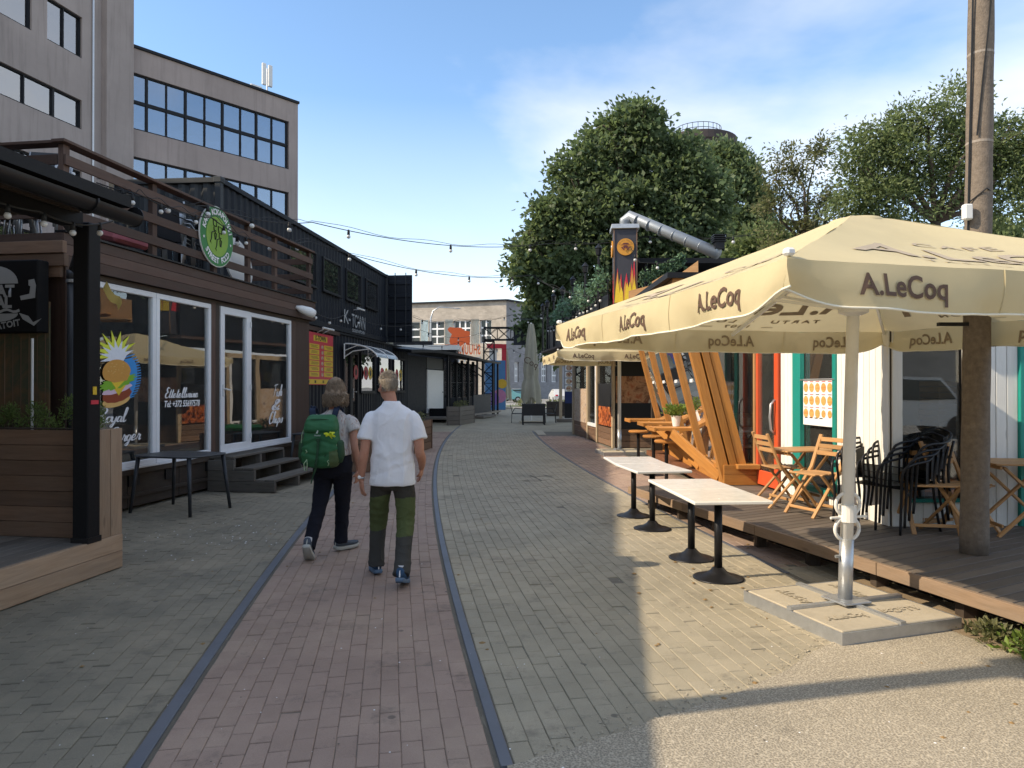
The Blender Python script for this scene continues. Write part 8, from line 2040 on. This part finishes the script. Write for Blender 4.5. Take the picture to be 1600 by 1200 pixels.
m = MB(); m.tube([(.0, -.225, 1.15), (.0, -.228, 1.10), (-.005, -.232, 1.02), (-.02, -.228, .93), (-.03, -.20, .88), (-.06, -.19, .80), (-.075, -.19, .74)], [(.011, .004)] * 5 + [(.006, .003)] * 2, 8, ref=(1, 0, 0)); m.build('center_strap', M['pack_dark'], rk)
bx(rk, 'buckle', (0, -.225, 1.155), (.04, .014, .03), M['pack_dark'], .004)
for pts, mt in (([(-.15, -.15, 1.26), (-.17, -.16, 1.2), (-.178, -.16, 1.1), (-.172, -.155, 1.02)], 'cord'), ([(-.11, -.205, .97), (-.135, -.215, .93), (-.13, -.215, .87), (-.11, -.215, .865), (-.105, -.21, .92), (-.11, -.205, .97)], 'cord'), ([(.10, -.205, .97), (.085, -.215, .95), (.10, -.215, .93), (.09, -.21, .91)], 'cord'), ([(-.12, -.205, 1.06), (-.105, -.215, 1.04), (-.12, -.215, 1.03)], 'cord'), ([(.06, -.215, 1.07), (.09, -.21, 1.03), (.06, -.22, 1.0)], 'pack_dark'), ([(.14, -.18, 1.15), (.16, -.16, 1.1), (.15, -.17, 1.05), (.168, -.155, 1.0)], 'cord')): MB().tube(pts, .0045, 6).build('cord_loop', M[mt], rk, True)
m = MB()
for a_, L in ((170, .05), (205, .035), (20, .055), (-20, .06), (-55, .045), (60, .03)): m.tube([(.105, -.215, 1.205), (.105 + .5 * L * math.cos(R(a_)), -.232, 1.205 + .5 * L * math.sin(R(a_)) + .006), (.105 + L * math.cos(R(a_)), -.225, 1.205 + L * math.sin(R(a_)))], [(.009, .002), (.012, .002), (.007, .002)], 6, ref=(0, 0, 1))
m.build('yellow_ribbon', M['ribbon'], rk)
lg = plain('logo_grey', (.36, .44, .38), .5); m = MB(); m.poly([(-.022, -.226, 1.215), (-.002, -.226, 1.215), (.004, -.225, 1.24), (-.006, -.224, 1.248)]); m.build('logo_mark', lg, rk)
text(rk, 'lettering', 'deuter', Matrix.Translation((-.005, -.226, 1.198)), .024, lg, bold=.0005)
bx(rk, 'hip_belt', (-.19, -.03, .93), (.03, .12, .05), M['navy'], .01)

# ---------------------------------------------------------------- string lights
def string(label, pts, n_b, r=1.0, twin=True, name='string_light'):
    t = thing(name, label, 'string light', pts[0], 0, 'festoon light strings'); O = Vector(pts[0]); Q = []
    for i in range(len(pts) - 1):
        a, b = Vector(pts[i]), Vector(pts[i + 1]); L = (b - a).length
        for j in range(24): f = j / 24; Q.append(a.lerp(b, f) - Vector((0, 0, .035 * L * 4 * f * (1 - f))))
    Q.append(Vector(pts[-1])); m = MB(); m.tube([q - O for q in Q], .009, 5); m.build('cable', M['wire'], t)
    if twin: m = MB(); m.tube([q - O + Vector((0, 0, .05 + .03 * math.sin(i * .9))) for i, q in enumerate(Q)], .005, 4); m.build('carrier_wire', M['wire'], t)
    bm_, sm_ = string.mesh
    for k in range(n_b):
        f = (k + .5) / n_b * (len(Q) - 1); i = int(f); q = Q[i].lerp(Q[min(i + 1, len(Q) - 1)], f - i) - O
        s = new_obj('socket', sm_, t); s.location = q; s.scale = (r, r, r); b = new_obj('bulb', bm_, s)
    return t
m = MB(); m.tube([(0, 0, .02), (0, 0, -.03), (0, 0, -.09)], [.018, .028, .03], 10); _s = m.mesh('socket', M['wire'], True); m = MB(); m.ball((0, 0, -.125), .042, 14, 10); string.mesh = (m.mesh('bulb', M['bulb'], True), _s)
string('upper festoon string crossing the street towards the chimney', [at(150, 285, 9.2), at(330, 322, 11.0), at(487, 347, 14), at(860, 380, 19.5), at(1010, 370, 19), at(1180, 366, 18)], 13)
string('middle festoon string crossing the street to the lantern posts', [at(270, 335, 10.5), at(483, 377, 15.5), at(830, 430, 24), at(935, 465, 20)], 12)
string('low festoon string along the black container to the truss gate', [at(480, 478, 16), at(540, 490, 22), at(640, 508, 27), at(765, 512, 42)], 9, twin=False)
string('festoon string before the brick hall from the cargo door to the parasols', [at(645, 495, 28), at(720, 499, 34), at(800, 492, 38), at(858, 485, 29)], 9)
string('lower festoon string before the brick hall at roof height', [at(645, 535, 30), at(720, 533, 36), at(800, 545, 40), at(858, 540, 30)], 8, twin=False)
string('festoon string under the kiosk gutter', [at(-20, 310, 5.0), at(60, 330, 5.3), at(120, 350, 5.7), at(175, 345, 6.2)], 4, .6, False)
string('festoon string along the terrace railing of the burger shop', [at(165, 300, 8.9), at(220, 305, 9.2), at(330, 340, 10.8), at(400, 375, 12.4)], 6, .75)
string('short festoon string dangling by the chimney and its railing', [at(985, 385, 18.5), at(1000, 410, 18.3), at(1055, 408, 18.2)], 2, twin=False)
string('festoon string hanging along the upper terrace parapet', [sp_(0, 4.2, .3), sp_(3, 4.1, .3), sp_(6, 4.1, .3), sp_(10, 4.1, .3)], 16, twin=False)
